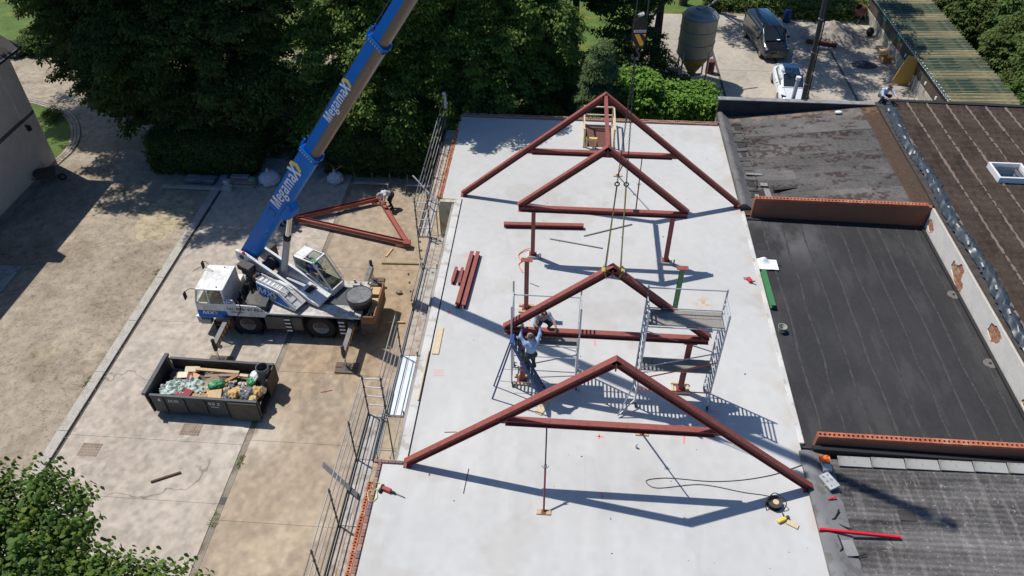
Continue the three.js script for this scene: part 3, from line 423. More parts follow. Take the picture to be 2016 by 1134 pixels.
{ const o = mesh('ridge_beam', uvBox(iBeam([PK[0], PK[1] - 0.02, -28.36], [PK[0], PK[1] - 0.02, -24.56], 0.13, 0.2)), K.primer); tag(o, 'red-brown steel ridge beam linking the peaks of two trusses', 'beam'); }
// ---------------------------------------------------------------- posts and props
function post(x, z, label, m, top, foot) {
  const t = thing('steel_post', label, 'post', [x, S, z]);
  mesh('shaft', uvBox(iBeam([0, 0.1, 0], [0, top, 0], 0.16, 0.17, V(0, 0, 1))), m, t);
  mesh('base_plate', uvBox(box(0.3, 0.02, 0.3, 0, 0.09, 0)), K.primerDark, t); mesh('top_plate', uvBox(box(0.42, 0.02, 0.22, 0, top + 0.01, 0)), K.primer, t);
  if (foot === 1) { for (const s of [-1, 1]) mesh('packing_timber', uvBox(rbox(0.56, 0.075, 0.12, 0, 0.0375, s * 0.17, 0.006)), K.timber, t); }
  if (foot === 2) { mesh('packing_block', uvBox(rbox(0.44, 0.08, 0.36, 0.02, 0.04, 0, 0.008)), mat(0.66, 0.64, 0.6, 0.85, { map: grain1 }), t); mesh('angle_bracket', uvBox(merge([box(0.52, 0.02, 0.05, 0.06, 0.1, 0.2), box(0.05, 0.22, 0.05, 0.32, 0.13, 0.15)])), K.galvDull, t); }
  if (foot === 3) { const f = []; for (const s of [-1, 1]) f.push(rbox(0.62, 0.05, 0.07, 0, 0.07, s * 0.2, 0.005), rbox(0.07, 0.05, 0.4, s * 0.26, 0.025, 0, 0.005)); mesh('packing_frame', uvBox(merge(f)), K.timberPale, t); }
}
post(-0.92, -24.42, 'red-brown steel post under the truss with the ridge beam, orange strap at its foot', K.primer, 2.26, 2);
post(4.5, -24.42, 'red-brown steel post under the truss with the ridge beam, grey clamps at its foot', K.primer, 2.26, 2);
post(-1.0, -21.2, 'free standing red-brown steel post with a bare plate on top', K.primer, 2.42, 1);
post(4.55, -21.2, 'free standing green steel post with a red-brown cap', K.green, 2.38, 1);
post(-0.92, -17.6, 'red-brown steel post on timber packing beside the blue stepladder', K.primer, 2.28, 1);
post(4.48, -17.6, 'red-brown steel post on a pale timber frame inside the larger scaffold tower', K.primer, 2.28, 3);
function prop(b, tp, label) {
  const t = thing('steel_prop', label, 'prop', [b[0], S, b[1]]); const q = V(tp[0] - b[0], tp[1] - S, tp[2] - b[1]), m = q.clone().multiplyScalar(0.55);
  mesh('outer_tube', tube([0, 0.06, 0], m, 0.03), K.primerDark, t); mesh('inner_tube', tube(m, q, 0.022), K.darkSteel, t); mesh('collar', tube(m.clone().multiplyScalar(0.97), m.clone().multiplyScalar(1.03), 0.045), K.galvDull, t);
  mesh('handle', wire([m.clone().add(V(-0.1, 0.03, 0)), m.clone().add(V(-0.06, -0.02, 0.05)), m.clone().add(V(0.06, -0.02, 0.05)), m.clone().add(V(0.1, 0.03, 0))], 0.008, 12, 4), K.darkSteel, t);
  mesh('foot_plate', box(0.14, 0.012, 0.14, 0, 0.055, 0), K.primerDark, t); mesh('foot_board', uvBox(rbox(0.42, 0.045, 0.16, 0, 0.0225, 0, 0.005)), K.timber, t);
}
prop([3.43, -27.6], [3.5, 7.0, -28.4], 'raking steel prop holding the tie of the truss by the stair opening, deck side');
prop([2.75, -30.6], [2.9, 7.0, -28.6], 'raking steel prop behind the truss by the stair opening');
prop([0.03, -12.5], [0.0, 6.98, -13.8], 'raking steel prop in front of the truss before the scaffold towers');
prop([3.07, -15.6], [3.2, 6.98, -13.96], 'raking steel prop behind the truss before the scaffold towers');
// ---------------------------------------------------------------- scaffold towers on the deck
function tower(name, label, x0, x1, z0, z1, top, decks, braces, stab) {
  const t = thing(name, label, 'scaffold', [(x0 + x1) / 2, S, (z0 + z1) / 2]); const X = (x1 - x0) / 2, Z = (z1 - z0) / 2;
  for (const x of [-X, X]) {
    const f = []; for (const z of [-Z, Z]) f.push(tube([x, 0.22, z], [x, top - (z > 0 ? 0.28 : 0), z], 0.03));
    const fr = mesh('end_frame', merge(f), K.alu = K.alu || mat(0.55, 0.56, 0.57, 0.5, { metalness: 0.35, map: grain1 }), t);
    for (let y = 0.4; y < top - 0.32; y += 0.26) mesh('rung', tube([x, y, -Z], [x, y, Z], 0.027, 6), K.alu, fr);
  }
  for (const x of [-X, X]) for (const z of [-Z, Z]) { const c = mesh('caster', merge([new THREE.CylinderGeometry(0.085, 0.085, 0.045, 14).rotateZ(Math.PI / 2).translate(x + 0.03, 0.085, z), tube([x, 0.12, z], [x, 0.26, z], 0.022)]), K.darkSteel, t); mesh('lock_lever', box(0.12, 0.02, 0.05, x + 0.07, 0.19, z), K.galvDull, c); }
  for (const [y, za, zb, two] of decks) {
    const n = two ? 2 : 1, d = (zb - za) / n; for (let k = 0; k < n; k++) { const p = mesh('platform', uvBox(rbox(x1 - x0 - 0.1, 0.05, d - 0.012, 0, y, za + d * (k + 0.5), 0.008)), K.timberGrey2, t); }
  }
  for (const [a, b, m] of braces) mesh('brace', tube([a[0] * X, a[1], a[2] * Z], [b[0] * X, b[1], b[2] * Z], 0.021, 6), m || K.galv, t);
  for (const [a, b] of stab || []) mesh('stabilizer', tube(a, b, 0.022, 6), K.galv, t);
  return t;
}
K.timberGrey2 = mat(0.29, 0.275, 0.25, 0.85, { map: wood1 });
tower('scaffold_tower', 'taller aluminium scaffold tower with rung frames and an orange brace', 2.88, 5.25, -17.6, -16.75, 4.62, [[3.68, -0.4, 0.3, true], [1.56, -0.36, 0.22, true]],
  [[[-1, 4.55, -1], [1, 4.55, -1]], [[-1, 3.72, -1], [1, 3.72, -1]], [[-1, 3.72, 1], [1, 3.72, 1]], [[-1, 2.75, -1], [1, 1.9, -1]], [[-1, 1.9, 1], [1, 2.75, 1]], [[-1, 1.35, 1], [1, 2.3, 1], K.orangeTube = mat(0.72, 0.12, 0.03, 0.6)], [[-1, 0.85, 1], [1, 0.85, 1], K.orangeTube], [[-1, 0.7, -1], [1, 1.2, -1]]], [[[-1.185, 1.6, 0.42], [-1.75, 0.08, 0.95]], [[-1.185, 0.35, 0.42], [-1.72, 0.1, 0.93]]]);
tower('scaffold_tower', 'smaller aluminium scaffold tower under the hung truss end beside the blue stepladder', -1.27, 0.9, -18.25, -17.35, 4.0, [[2.0, -0.3, 0.35, true]],
  [[[-1, 3.4, -1], [1, 3.4, -1]], [[-1, 2.02, 1], [1, 2.02, 1]], [[-1, 1.7, -1], [1, 0.9, -1]], [[-1, 0.9, 1], [1, 1.7, 1]], [[-1, 0.55, -1], [1, 0.55, -1]]], []);
{ // blue stepladder
  const t = thing('stepladder', 'tall blue stepladder with a worker standing on it', 'ladder', [-1.0, S, -17.0]);
  const top = V(-0.22, 2.62, -0.02); const st = [];
  for (const s of [-0.23, 0.23]) mesh('rear_stile', bar([-0.88, 0, s * 1.25], [top.x, top.y, s * 0.8], 0.03, 0.05), K.blueDeep, t);
  for (const s of [-0.26, 0.26]) mesh('front_stile', bar([0.86, 0, s * 1.2], [top.x, top.y, s * 0.85], 0.03, 0.09), K.blueDeep, t);
  for (let k = 1; k < 10; k++) { const f = k / 10, x = 0.86 + (top.x - 0.86) * f; mesh('tread', uvBox(box(0.11, 0.03, 0.52 - 0.12 * f, x, 2.62 * f, 0)), mat(0.22, 0.24, 0.2, 0.7), t); }
  mesh('top_cap', rbox(0.11, 0.04, 0.4, top.x, top.y + 0.01, 0, 0.01), K.blueDeep, t);
  mesh('spreader', merge([tube([-0.6, 0.9, 0.27], [0.5, 0.9, 0.27], 0.01, 5), tube([-0.6, 0.9, -0.27], [0.5, 0.9, -0.27], 0.01, 5)]), K.galvDull, t);
}
// ---------------------------------------------------------------- facade scaffold along the deck edge
const plankTex = grayMap(128, (u, v) => { const a = (u * 8) % 1 - 0.5, b = (v * 8) % 1 - 0.5; return a * a + b * b < 0.06 ? 0 : 1; });
K.deckSteel = mat(0.5, 0.47, 0.43, 0.7, { metalness: 0.15, map: scaled(TDirt, 2.4), bumpMap: scaled(plankTex, 0.35), bumpScale: 0.008 });
K.deckBrown = mat(0.5, 0.43, 0.36, 0.85, { map: scaled(TDirt, 1.7), bumpMap: scaled(plankTex, 0.35), bumpScale: 0.006 });
K.deckNew = mat(0.7, 0.76, 0.82, 0.4, { metalness: 0.3, map: grain1 });
function facade(label, xo, xi, zs, o = {}) {
  const t = thing('facade_scaffold', label, 'scaffold', [xo, 0, (zs[0] + zs[zs.length - 1]) / 2]); const Z0 = t.position.z, yd = 4.0, r = rng(Math.round(-zs[0] * 10));
  const W = xi - xo;
  zs.forEach((z, i) => {
    const zz = z - Z0; mesh('standard', tube([0, 0, zz], [0, o.tops ? o.tops[i] : 5.98, zz], 0.026), K.darkGalv, t);
    if (!(o.noInner)) mesh('standard', tube([W - 0.04, 0, zz], [W - 0.04, yd + (o.inner || 0.12), zz], 0.026), K.darkGalv, t);
    mesh('transom', merge([tube([-0.05, yd - 0.06, zz], [W, yd - 0.06, zz], 0.024), tube([-0.05, 2.0, zz], [W, 2.0, zz], 0.024)]), K.galvDull, t);
    const sl = []; for (const y of [4.5, 4.95, 5.4, 5.82]) sl.push(new THREE.CylinderGeometry(0.04, 0.04, 0.06, 6).translate(0, y, zz)); mesh('coupler_set', merge(sl), K.darkSteel, t);
    mesh('base_jack', merge([box(0.15, 0.012, 0.15, 0, 0.036, zz), box(0.15, 0.012, 0.15, W - 0.04, 0.036, zz)]), K.galvDull, t);
  });
  for (let i = 0; i + 1 < zs.length; i++) {
    const a = zs[i] - Z0, b = zs[i + 1] - Z0, n = o.planks || 2, w = (W - 0.06) / n;
    for (let k = 0; k < n; k++) mesh('deck_plank', uvBox(rbox(w - 0.015, 0.05, b - a - 0.02, 0.02 + w * (k + 0.5), yd - 0.005 * (k % 2), (a + b) / 2, 0.008), 1, r() * 9, r() * 9), o.deck && o.deck[i] || K.deckSteel, t);
    for (const y of (o.rails && o.rails[i]) || [4.5, 4.95, 5.4, 5.82]) mesh('guard_rail', tube([-0.03, y + (r() - 0.5) * 0.02, a - 0.05], [-0.03, y + (r() - 0.5) * 0.02, b + 0.05], 0.02, 6), r() > 0.3 ? K.galvRail : K.darkGalv, t);
    mesh('toe_board', uvBox(box(0.025, 0.15, b - a - 0.04, 0.0, yd + 0.1, (a + b) / 2)), o.toe || K.darkSteel, t);
    mesh('ledger', merge([tube([0, yd - 0.1, a], [0, yd - 0.1, b], 0.024)]), K.galvDull, t); for (const x of [0, W - 0.04]) mesh('ledger', tube([x, 2, a], [x, 2, b], 0.024), K.galvDull, t);
  }
  return t;
}
K.darkGalv = mat(0.2, 0.2, 0.2, 0.55, { metalness: 0.4, map: dirt3 }); K.galvRail = mat(0.42, 0.41, 0.39, 0.5, { metalness: 0.45, map: dirt3 });
const fNear = facade('steel facade scaffold with four guard rails beside the orange rim bricks, low end', -6.07, -5.45, [-8.2, -10.1, -11.98, -14.37, -16.24].reverse(), { deck: [K.deckSteel, K.deckSteel, K.deckBrown, K.deckSteel], inner: 0.05, noInner: true });
const fMid = facade('steel facade scaffold narrowed in front of the pale edge band, with new bright planks', -5.46, -4.82, [-26.1, -24.0, -21.5, -19.02, -16.24], { deck: [K.deckBrown, K.deckSteel, K.deckBrown, K.deckNew], tops: [5.98, 4.3, 4.35, 6.3, 5.9], rails: [[], [4.5], [], [4.6, 5.1, 5.55, 6.0]], toe: K.galvDull, inner: 0.25 });
const fFar = facade('steel facade scaffold beside the tree, tight with guard rails and a wrapped post head', -6.02, -5.45, [-35.2, -32.9, -30.72, -28.81, -26.14], { deck: [K.deckSteel, K.deckBrown, K.deckBrown, K.deckSteel], inner: 0.3, tops: [5.98, 5.98, 5.98, 5.98, 6.05] });
{ // cross guard ladders closing the ends of the bays, and the loose poles
  const c1 = []; for (const y of [4.5, 4.95, 5.4, 5.82]) c1.push(tube([0, y, 4.16 - 8.24 + 0.0], [0.66, y, 4.16 - 8.24 + 0.0], 0.02, 6));
  const zN = -16.24 - fNear.position.z; mesh('end_rail', merge([4.5, 4.95, 5.4, 5.82].map((y) => tube([-0.06, y, zN], [0.66, y, zN], 0.021, 6))), K.galv, fNear);
  const zF = -26.14 - fFar.position.z; mesh('end_rail', merge([4.45, 4.9, 5.35, 5.8].map((y) => tube([-0.06, y, zF], [0.62, y, zF], 0.021, 6))), K.galv, fFar);
  const zW = -35.2 - fFar.position.z; mesh('wrapped_head', merge([new THREE.SphereGeometry(0.11, 10, 8).translate(0, 6.1, zW), new THREE.CylinderGeometry(0.06, 0.1, 0.7, 8).translate(0.06, 5.7, zW + 0.05)]), K.galv, fFar);
  const pb = thing('pole_bundle', 'bundle of scaffold poles poking out sideways over the guard rails by the cream pier', 'poles', [-5.6, S + 0.2, -28.0]);
  for (let k = 0; k < 4; k++) mesh('pole', tube([-1.0 + 0.04 * k, 0.55 + 0.045 * (k % 2), -0.8 + 0.05 * k], [0.35, 0.02 + 0.045 * (k % 2), 0.5 + 0.05 * k], 0.024, 6), K.galvDull, pb);
  const pl = thing('loose_poles', 'dark steel tubes lying across the near scaffold deck past its guard rails', 'poles', [-6.0, 4.06, -13.3]);
  for (let k = 0; k < 3; k++) mesh('pole', tube([-0.95, 0.42 - 0.01 * k, -0.55 + 0.06 * k], [0.32, 0.03, 0.28 + 0.06 * k], 0.028, 6), K.darkGalv, pl);
  const st = thing('pole_stack', 'stack of steel tubes lying lengthwise on the scaffold deck beside the bright planks', 'poles', [-5.5, 4.06, -15.2]);
  for (let k = 0; k < 6; k++) mesh('pole', tube([-0.1 + 0.06 * (k % 4), 0.03 + 0.05 * Math.floor(k / 4), -2.0 - 0.1 * (k % 3)], [-0.04 + 0.06 * (k % 4), 0.03 + 0.05 * Math.floor(k / 4), 0.9 - 0.12 * (k % 2)], 0.024, 6), K.galvDull, st);
}
// ---------------------------------------------------------------- things lying on the deck
function lyingBeam(p, q, label, w = 0.2, h = 0.2, m = K.primer, group) { const c = V((p[0] + q[0]) / 2, S, (p[1] + q[1]) / 2); const t = mesh('steel_beam', uvBox(iBeam([p[0] - c.x, h / 2 + 0.003, p[1] - c.z], [q[0] - c.x, h / 2 + 0.003, q[1] - c.z], w, h)), m); t.position.copy(c); return tag(t, label, 'beam', group); }
lyingBeam([-2.26, -26.3], [1.16, -26.42], 'single red-brown steel beam lying across the deck behind the free standing post');
lyingBeam([-3.62, -21.05], [-3.4, -24.3], 'long red-brown beam of a close pair on the deck', 0.16, 0.2, K.primer, 'pair of long beams'); lyingBeam([-3.38, -21.05], [-3.16, -24.3], 'long red-brown beam of a close pair on the deck', 0.16, 0.2, K.primer, 'pair of long beams');
lyingBeam([-3.98, -22.4], [-3.92, -23.3], 'short red-brown beam of a pair by the pale edge band', 0.13, 0.17, K.primer, 'pair of short beams'); lyingBeam([-3.72, -22.35], [-3.68, -23.3], 'short red-brown beam of a pair by the pale edge band', 0.12, 0.15, K.primer, 'pair of short beams');
function stick(name, g, m, label, cat, group) { g.computeBoundingBox(); const b = g.boundingBox, c = V((b.min.x + b.max.x) / 2, b.min.y, (b.min.z + b.max.z) / 2); g.translate(-c.x, -c.y, -c.z); const o = mesh(name, g, m); o.position.copy(c); return tag(o, label, cat, group); }
stick('steel_tube', tube([-0.25, S + 0.03, -25.58], [1.96, S + 0.03, -25.09], 0.028), K.galvDull, 'grey steel tube lying on the deck, its end toward the sling', 'tube');
stick('steel_tube', tube([1.18, S + 0.03, -25.86], [3.25, S + 0.03, -26.84], 0.028), K.galvDull, 'grey steel tube lying slanted on the deck near the grey-clamped post', 'tube');
stick('threaded_rod', tube([-2.41, S + 0.012, -12.97], [-2.35, S + 0.012, -13.86], 0.012), K.darkSteel, 'thin threaded rod lying across the shadow of the front truss', 'rod');
stick('plank', uvBox(rbox(0.24, 0.04, 1.35, -4.1, S + 0.022, -19.28, 0.005)), K.timberPale, 'short pale timber plank by the deck joint', 'plank');
stick('plank', uvBox(rbox(0.05, 0.05, 2.3, -4.36, S + 0.03, -17.6, 0.005)), K.timberPale, 'thin timber batten along the deck joint', 'plank');
stick('plank', uvBox(rbox(0.26, 0.035, 0.75, 0, 0, 0, 0.005).rotateY(-0.45).translate(-0.15, S + 0.02, -16.5)), K.timberPale, 'short plank lying by the foot of the stepladder', 'plank');
for (const [x, z, a, m, l] of [[-3.1, -15.22, 0.1, K.redDull, 'thin red strip lying near the truss foot'], [-0.75, -22.6, -0.5, K.darkSteel, 'short dark rod by the free standing post']]) stick('thin_rod', tube([-0.2, 0, 0], [0.2, 0, 0], 0.012, 5).rotateY(a).translate(x, S + 0.013, z), m, l, 'rod');
stick('bottle', merge([new THREE.CylinderGeometry(0.035, 0.035, 0.16, 10).translate(0, 0.08, 0), new THREE.CylinderGeometry(0.015, 0.03, 0.06, 8).translate(0, 0.19, 0)]).translate(2.86, S, -15.05), K.whitePlain, 'small white bottle standing on the deck', 'bottle');
stick('orange_strap', wire([[-1.35, S + 0.02, -24.0], [-1.5, S + 0.02, -24.4], [-1.2, S + 0.06, -24.75], [-0.95, S + 0.12, -24.7], [-1.15, S + 0.02, -24.2], [-1.45, S + 0.02, -23.8], [-1.25, S + 0.02, -23.3]], 0.018, 60), K.orange, 'orange strap curled round the foot of a post', 'strap');
stick('power_cable', wire([[8.0, S + 0.02, -14.75], [7.02, S + 0.015, -14.32], [6.0, S + 0.012, -14.05], [5.09, S + 0.012, -13.94], [3.6, S + 0.012, -13.95], [3.1, S + 0.012, -13.8], [3.3, S + 0.012, -13.6], [4.77, S + 0.012, -13.8], [6.0, S + 0.012, -13.62], [6.86, S + 0.012, -13.5], [7.05, S + 0.03, -13.3]], 0.012, 160), K.black, 'black power cable looping over the deck to the cable reel', 'cable');
{
  const t = thing('cable_reel', 'black cable reel lying by the foot of the front truss', 'reel', [6.85, S, -13.25]);
  mesh('drum', new THREE.CylinderGeometry(0.16, 0.16, 0.16, 18).translate(0, 0.09, 0), K.darkSteel, t); for (let k = 0; k < 2; k++) mesh('flange', new THREE.CylinderGeometry(0.22, 0.22, 0.015, 20).translate(0, 0.01 + k * 0.17, 0), k ? mat(0.05, 0.04, 0.03, 0.7) : K.black, t);
  mesh('socket_plate', new THREE.CylinderGeometry(0.09, 0.09, 0.012, 14).translate(0.02, 0.196, 0.02), K.timberPale, t); mesh('frame', wire([[-0.25, 0.02, 0.2], [-0.3, 0.25, 0.1], [0, 0.33, -0.2], [0.3, 0.25, 0.05], [0.25, 0.02, 0.2]], 0.014, 30), K.black, t);
}
{ const t = thing('yellow_grinder', 'yellow power tool lying below the cable reel', 'power tool', [6.98, S, -12.72], 0.5); mesh('body', rbox(0.3, 0.11, 0.12, 0, 0.06, 0, 0.04), K.yellowPale, t); mesh('head', rbox(0.12, 0.1, 0.1, 0.2, 0.06, 0, 0.03), K.darkSteel, t); mesh('handle', tube([0.1, 0.08, 0.03], [0.14, 0.1, -0.17], 0.02), K.black, t); }
stick('wooden_block', uvBox(rbox(0.34, 0.05, 0.16, 0, 0.025, 0, 0.006).rotateY(-0.5).translate(7.27, S, -12.62)), K.timberPale, 'pale wooden block beside the yellow power tool', 'block');
{ const t = thing('rotary_hammer', 'red and black rotary hammer lying by the rim bricks', 'power tool', [-4.72, S, -12.9], -0.35); mesh('body', rbox(0.3, 0.12, 0.13, 0, 0.07, 0, 0.03), K.redDull, t); mesh('grip', rbox(0.08, 0.1, 0.28, -0.18, 0.06, 0.03, 0.02), K.black, t); mesh('chuck', tube([0.14, 0.07, 0], [0.28, 0.06, 0], 0.035), K.black, t); mesh('bit', tube([0.28, 0.06, 0], [0.62, 0.03, 0], 0.01), K.darkSteel, t); mesh('cord', wire([[-0.2, 0.03, 0.05], [-0.35, 0.02, -0.15], [-0.5, 0.02, 0.05], [-0.3, 0.03, 0.1], [-0.5, 0.02, 0.25], [-0.25, 0.02, 0.55], [-0.15, 0.02, 0.35], [-0.32, 0.02, 0.1]], 0.014, 70), mat(0.62, 0.66, 0.2, 0.6), t); }
{ const t = thing('red_tool', 'small red hand tool resting at the right rim of the deck', 'tool', [7.72, S, -23.45], 0.4); mesh('body', rbox(0.14, 0.14, 0.26, 0, 0.07, 0, 0.03), K.red, t); mesh('fitting', merge([tube([0, 0.1, 0.1], [0.1, 0.14, 0.22], 0.03), tube([-0.05, 0.1, -0.1], [-0.14, 0.05, -0.2], 0.025)]), K.redDull, t); }
{ const n = 16, g = new THREE.PlaneGeometry(0.85, 0.62, n, n).rotateX(-Math.PI / 2), p = g.attributes.position; for (let i = 0; i < p.count; i++) { const x = p.getX(i), z = p.getZ(i); p.setY(i, 0.02 + 0.22 * Math.exp(-((x + 0.12) ** 2 * 30 + (z + 0.18) ** 2 * 50)) + 0.03 * fbm(x + 0.5, z + 0.5, 9, 3)); } g.computeVertexNormals(); const m = mesh('paper_plan', g, new THREE.MeshStandardMaterial({ color: lin(0.82, 0.84, 0.9), roughness: 0.8, side: THREE.DoubleSide })); m.position.set(8.62, 4.53, -24.6); tag(m, 'crumpled white paper drawing on the black membrane', 'paper'); }
stick('green_beam', uvBox(iBeam([8.36, 4.66, -24.05], [8.38, 4.66, -21.95], 0.18, 0.16)), K.green, 'green painted steel beam lying along the membrane edge', 'beam');
{ const t = thing('bucket', 'grey plastic bucket standing on the black membrane', 'bucket', [8.5, 4.5, -20.8]); mesh('pail', new THREE.LatheGeometry([[0.11, 0], [0.15, 0.24], [0.165, 0.25], [0.14, 0.245], [0.1, 0.02], [0, 0.02]].map(([a, b]) => new THREE.Vector2(a, b)), 20), mat(0.4, 0.4, 0.34, 0.7, { map: grain1, side: THREE.DoubleSide }), t); mesh('handle', wire([[-0.16, 0.22, 0], [-0.12, 0.14, 0.17], [0.12, 0.14, 0.17], [0.16, 0.22, 0]], 0.006, 16, 4), K.galvDull, t); }
stick('red_spirit_level', uvBox(merge([bar([7.95, 4.76, -12.42], [10.28, 4.6, -12.42], 0.035, 0.1), bar([7.95, 4.82, -12.42], [10.28, 4.66, -12.42], 0.06, 0.014)])), mat(0.75, 0.015, 0.03, 0.35), 'long bright red spirit level lying on the grey roof edge', 'spirit level');
{ const t = thing('tool_tray', 'pale grey slab with round holes leaning by the truss foot on the roof edge', 'slab', [8.62, 4.76, -14.1], 0.5); mesh('plate', uvBox(rbox(0.36, 0.09, 0.55, 0, 0, 0, 0.01)), K.bitumenPale2 = mat(0.5, 0.51, 0.5, 0.8, { map: grain1 }), t); for (let i = 0; i < 5; i++) mesh('dimple', new THREE.CylinderGeometry(0.04, 0.04, 0.006, 10).translate((i % 2) * 0.16 - 0.08, 0.047, -0.18 + 0.18 * Math.floor(i / 2)), mat(0.26, 0.26, 0.25, 0.8), t); }
{ const t = thing('orange_bag', 'orange rag on a pale block at the corner of the brick upstand', 'rag', [8.6, 4.72, -14.85]); mesh('block', uvBox(rbox(0.26, 0.12, 0.5, 0.06, 0.06, 0.15, 0.01)), K.bitumenPale2, t); const g = new THREE.PlaneGeometry(0.34, 0.26, 14, 12).rotateX(-Math.PI / 2), p = g.attributes.position; for (let i = 0; i < p.count; i++) { const x = p.getX(i), z = p.getZ(i); p.setXYZ(i, x * (0.75 + 0.5 * fbm(z * 2 + 0.5, x + 0.5, 9, 2)), 0.13 * fbm(x * 1.6 + 0.5, z * 1.6 + 0.5, 12, 2) - 0.02, z * (0.7 + 0.6 * fbm(x * 2 + 0.3, z + 0.5, 9, 2, LAT2))); } g.computeVertexNormals(); mesh('cloth', g.translate(0.02, 0.12, 0.02), new THREE.MeshStandardMaterial({ color: lin(0.75, 0.16, 0.02), roughness: 0.7, side: THREE.DoubleSide }), t); }
{ const r = rng(90); const list = [[8.5, -12.95, 0.5, 'bent black bitumen strip on the grey roof edge, above the red level'], [8.7, -12.75, -0.9, 'curled black bitumen strip beside the red level'], [8.45, -12.0, 1.2, 'black bitumen strip folded at the deck rim'], [8.85, -11.8, -0.2, 'black bitumen strip below the red level']];
  for (const [x, z, a, l] of list) stick('bitumen_strip', wire([[-0.25, 0, 0], [-0.05, 0.05, 0.08], [0.1, 0.02, 0.02], [0.3, 0.07, -0.1]], 0.024, 20, 4).scale(1, 0.45, 1).rotateY(a).translate(x, 4.72 - 0.27 * (x - 8.3), z), K.black, l, 'strip');
  stick('slate_piece', uvBox(rbox(0.34, 0.03, 0.5, 0, 0, 0, 0.006).rotateY(0.15).translate(8.72, 4.66, -11.95)), K.bitumenPale, 'pale slate piece lying beneath the red level', 'slate');
  stick('red_knife', rbox(0.3, 0.03, 0.05, 0, 0, 0, 0.01).rotateY(0.4).translate(8.6, 4.7, -13.55), K.red, 'small red knife lying on the roof edge', 'knife');
  stick('chisel', tube([8.45, 4.7, -14.35], [8.5, 4.72, -13.95], 0.025), K.yellowPale, 'chisel with a yellow grip beside the pale slab', 'chisel'); }
{ // guard frame round the stair opening
  const t = thing('guard_frame', 'pale timber guard frame standing round the stair opening', 'guard rail', [1.88, S, -34.2]); const tm = K.timberPale, q = (p, w = 0.07, h = 0.05) => mesh('rail', uvBox(bar(p[0], p[1], w, h)), tm, t);
  for (const [x, z] of [[-0.72, -1.15], [0.72, -1.15], [-0.72, 1.15], [0.72, 1.15]]) mesh('upright', uvBox(box(0.08, 1.05, 0.06, x, 0.525, z)), tm, t);
  q([[-0.76, 1.0, -1.12], [0.76, 1.0, -1.12]]); q([[-0.76, 0.55, -1.12], [0.76, 0.55, -1.12]]); q([[-0.75, 1.0, -1.15], [-0.75, 1.0, 1.15]]); q([[0.75, 1.0, -1.15], [0.75, 1.0, 1.15]]); q([[0.75, 0.5, -1.15], [0.75, 0.5, 1.15]]); q([[-0.75, 0.06, -1.2], [-0.75, 0.06, 1.2]]); q([[0.75, 0.06, -1.2], [0.75, 0.06, 1.2]]);
  const c = thing('timber_trestle', 'small yellow timber trestle at the corner of the stair opening', 'trestle', [1.5, S - 0.02, -33.0]); for (const x of [-0.22, 0.22]) mesh('leg', uvBox(box(0.09, 0.5, 0.08, x, 0.25, 0)), mat(0.62, 0.45, 0.16, 0.8), c); mesh('top', uvBox(box(0.56, 0.09, 0.16, 0, 0.54, 0)), mat(0.62, 0.45, 0.16, 0.8), c);
}
// ---------------------------------------------------------------- lettering 
const font = await new FontLoader().loadAsync('fonts/droid/droid_sans_bold.typeface.json');
function text(str, size, depth = 0.004, slant = 0, sx = 1) {
  const g = new TextGeometry(str, { font, size, depth, curveSegments: 3, bevelEnabled: false }); g.computeBoundingBox(); g.translate(-(g.boundingBox.min.x + g.boundingBox.max.x) / 2, -size / 2, 0);
  if (slant) g.applyMatrix4(new THREE.Matrix4().makeShear(0, 0, slant, 0, 0, 0)); return g.scale(sx, 1, 1);
}
const chevron = (s) => new THREE.ExtrudeGeometry(poly([[-0.28 * s, -0.5 * s], [0.12 * s, -0.5 * s], [0.45 * s, 0], [0.12 * s, 0.5 * s], [-0.28 * s, 0.5 * s], [0.02 * s, 0]]), { depth: 0.004, bevelEnabled: false });
// ---------------------------------------------------------------- mobile crane
const CO = V(-11.6, 0, -24.65);
const crane = thing('mobile_crane', 'white and blue two-axle mobile crane with its boom raised over the building', 'crane', [CO.x, 0, CO.z]);
const cr = (name, g, m, parent = crane) => mesh(name, g.translate(-CO.x, 0, -CO.z), m, parent);
const Hd = V(0.903, 0, 0.429), Sd = V(-0.429, 0, 0.903), B0 = V(-13.913, 0, -26.1);
const MS = new THREE.Matrix4().makeBasis(Hd, V(0, 1, 0), Sd).setPosition(B0);                 // superstructure frame: x ahead, z to its right
const sp = (t, y, r) => V(t, y, r).applyMatrix4(MS);
const up53 = V(-0.799, 0.601, 0), ax53 = V(0.601, 0.799, 0);
const MB = MS.clone().multiply(new THREE.Matrix4().makeBasis(ax53, up53, V(0, 0, 1)).setPosition(V(0.12, 2.6, 0)));   // boom frame: x along the boom
const ss = (name, g, m, parent) => cr(name, g.applyMatrix4(MS), m, parent);
const bm = (name, g, m, parent) => cr(name, g.applyMatrix4(MB), m, parent);
const zn = -23.45, zf = -25.85, zc = CO.z;
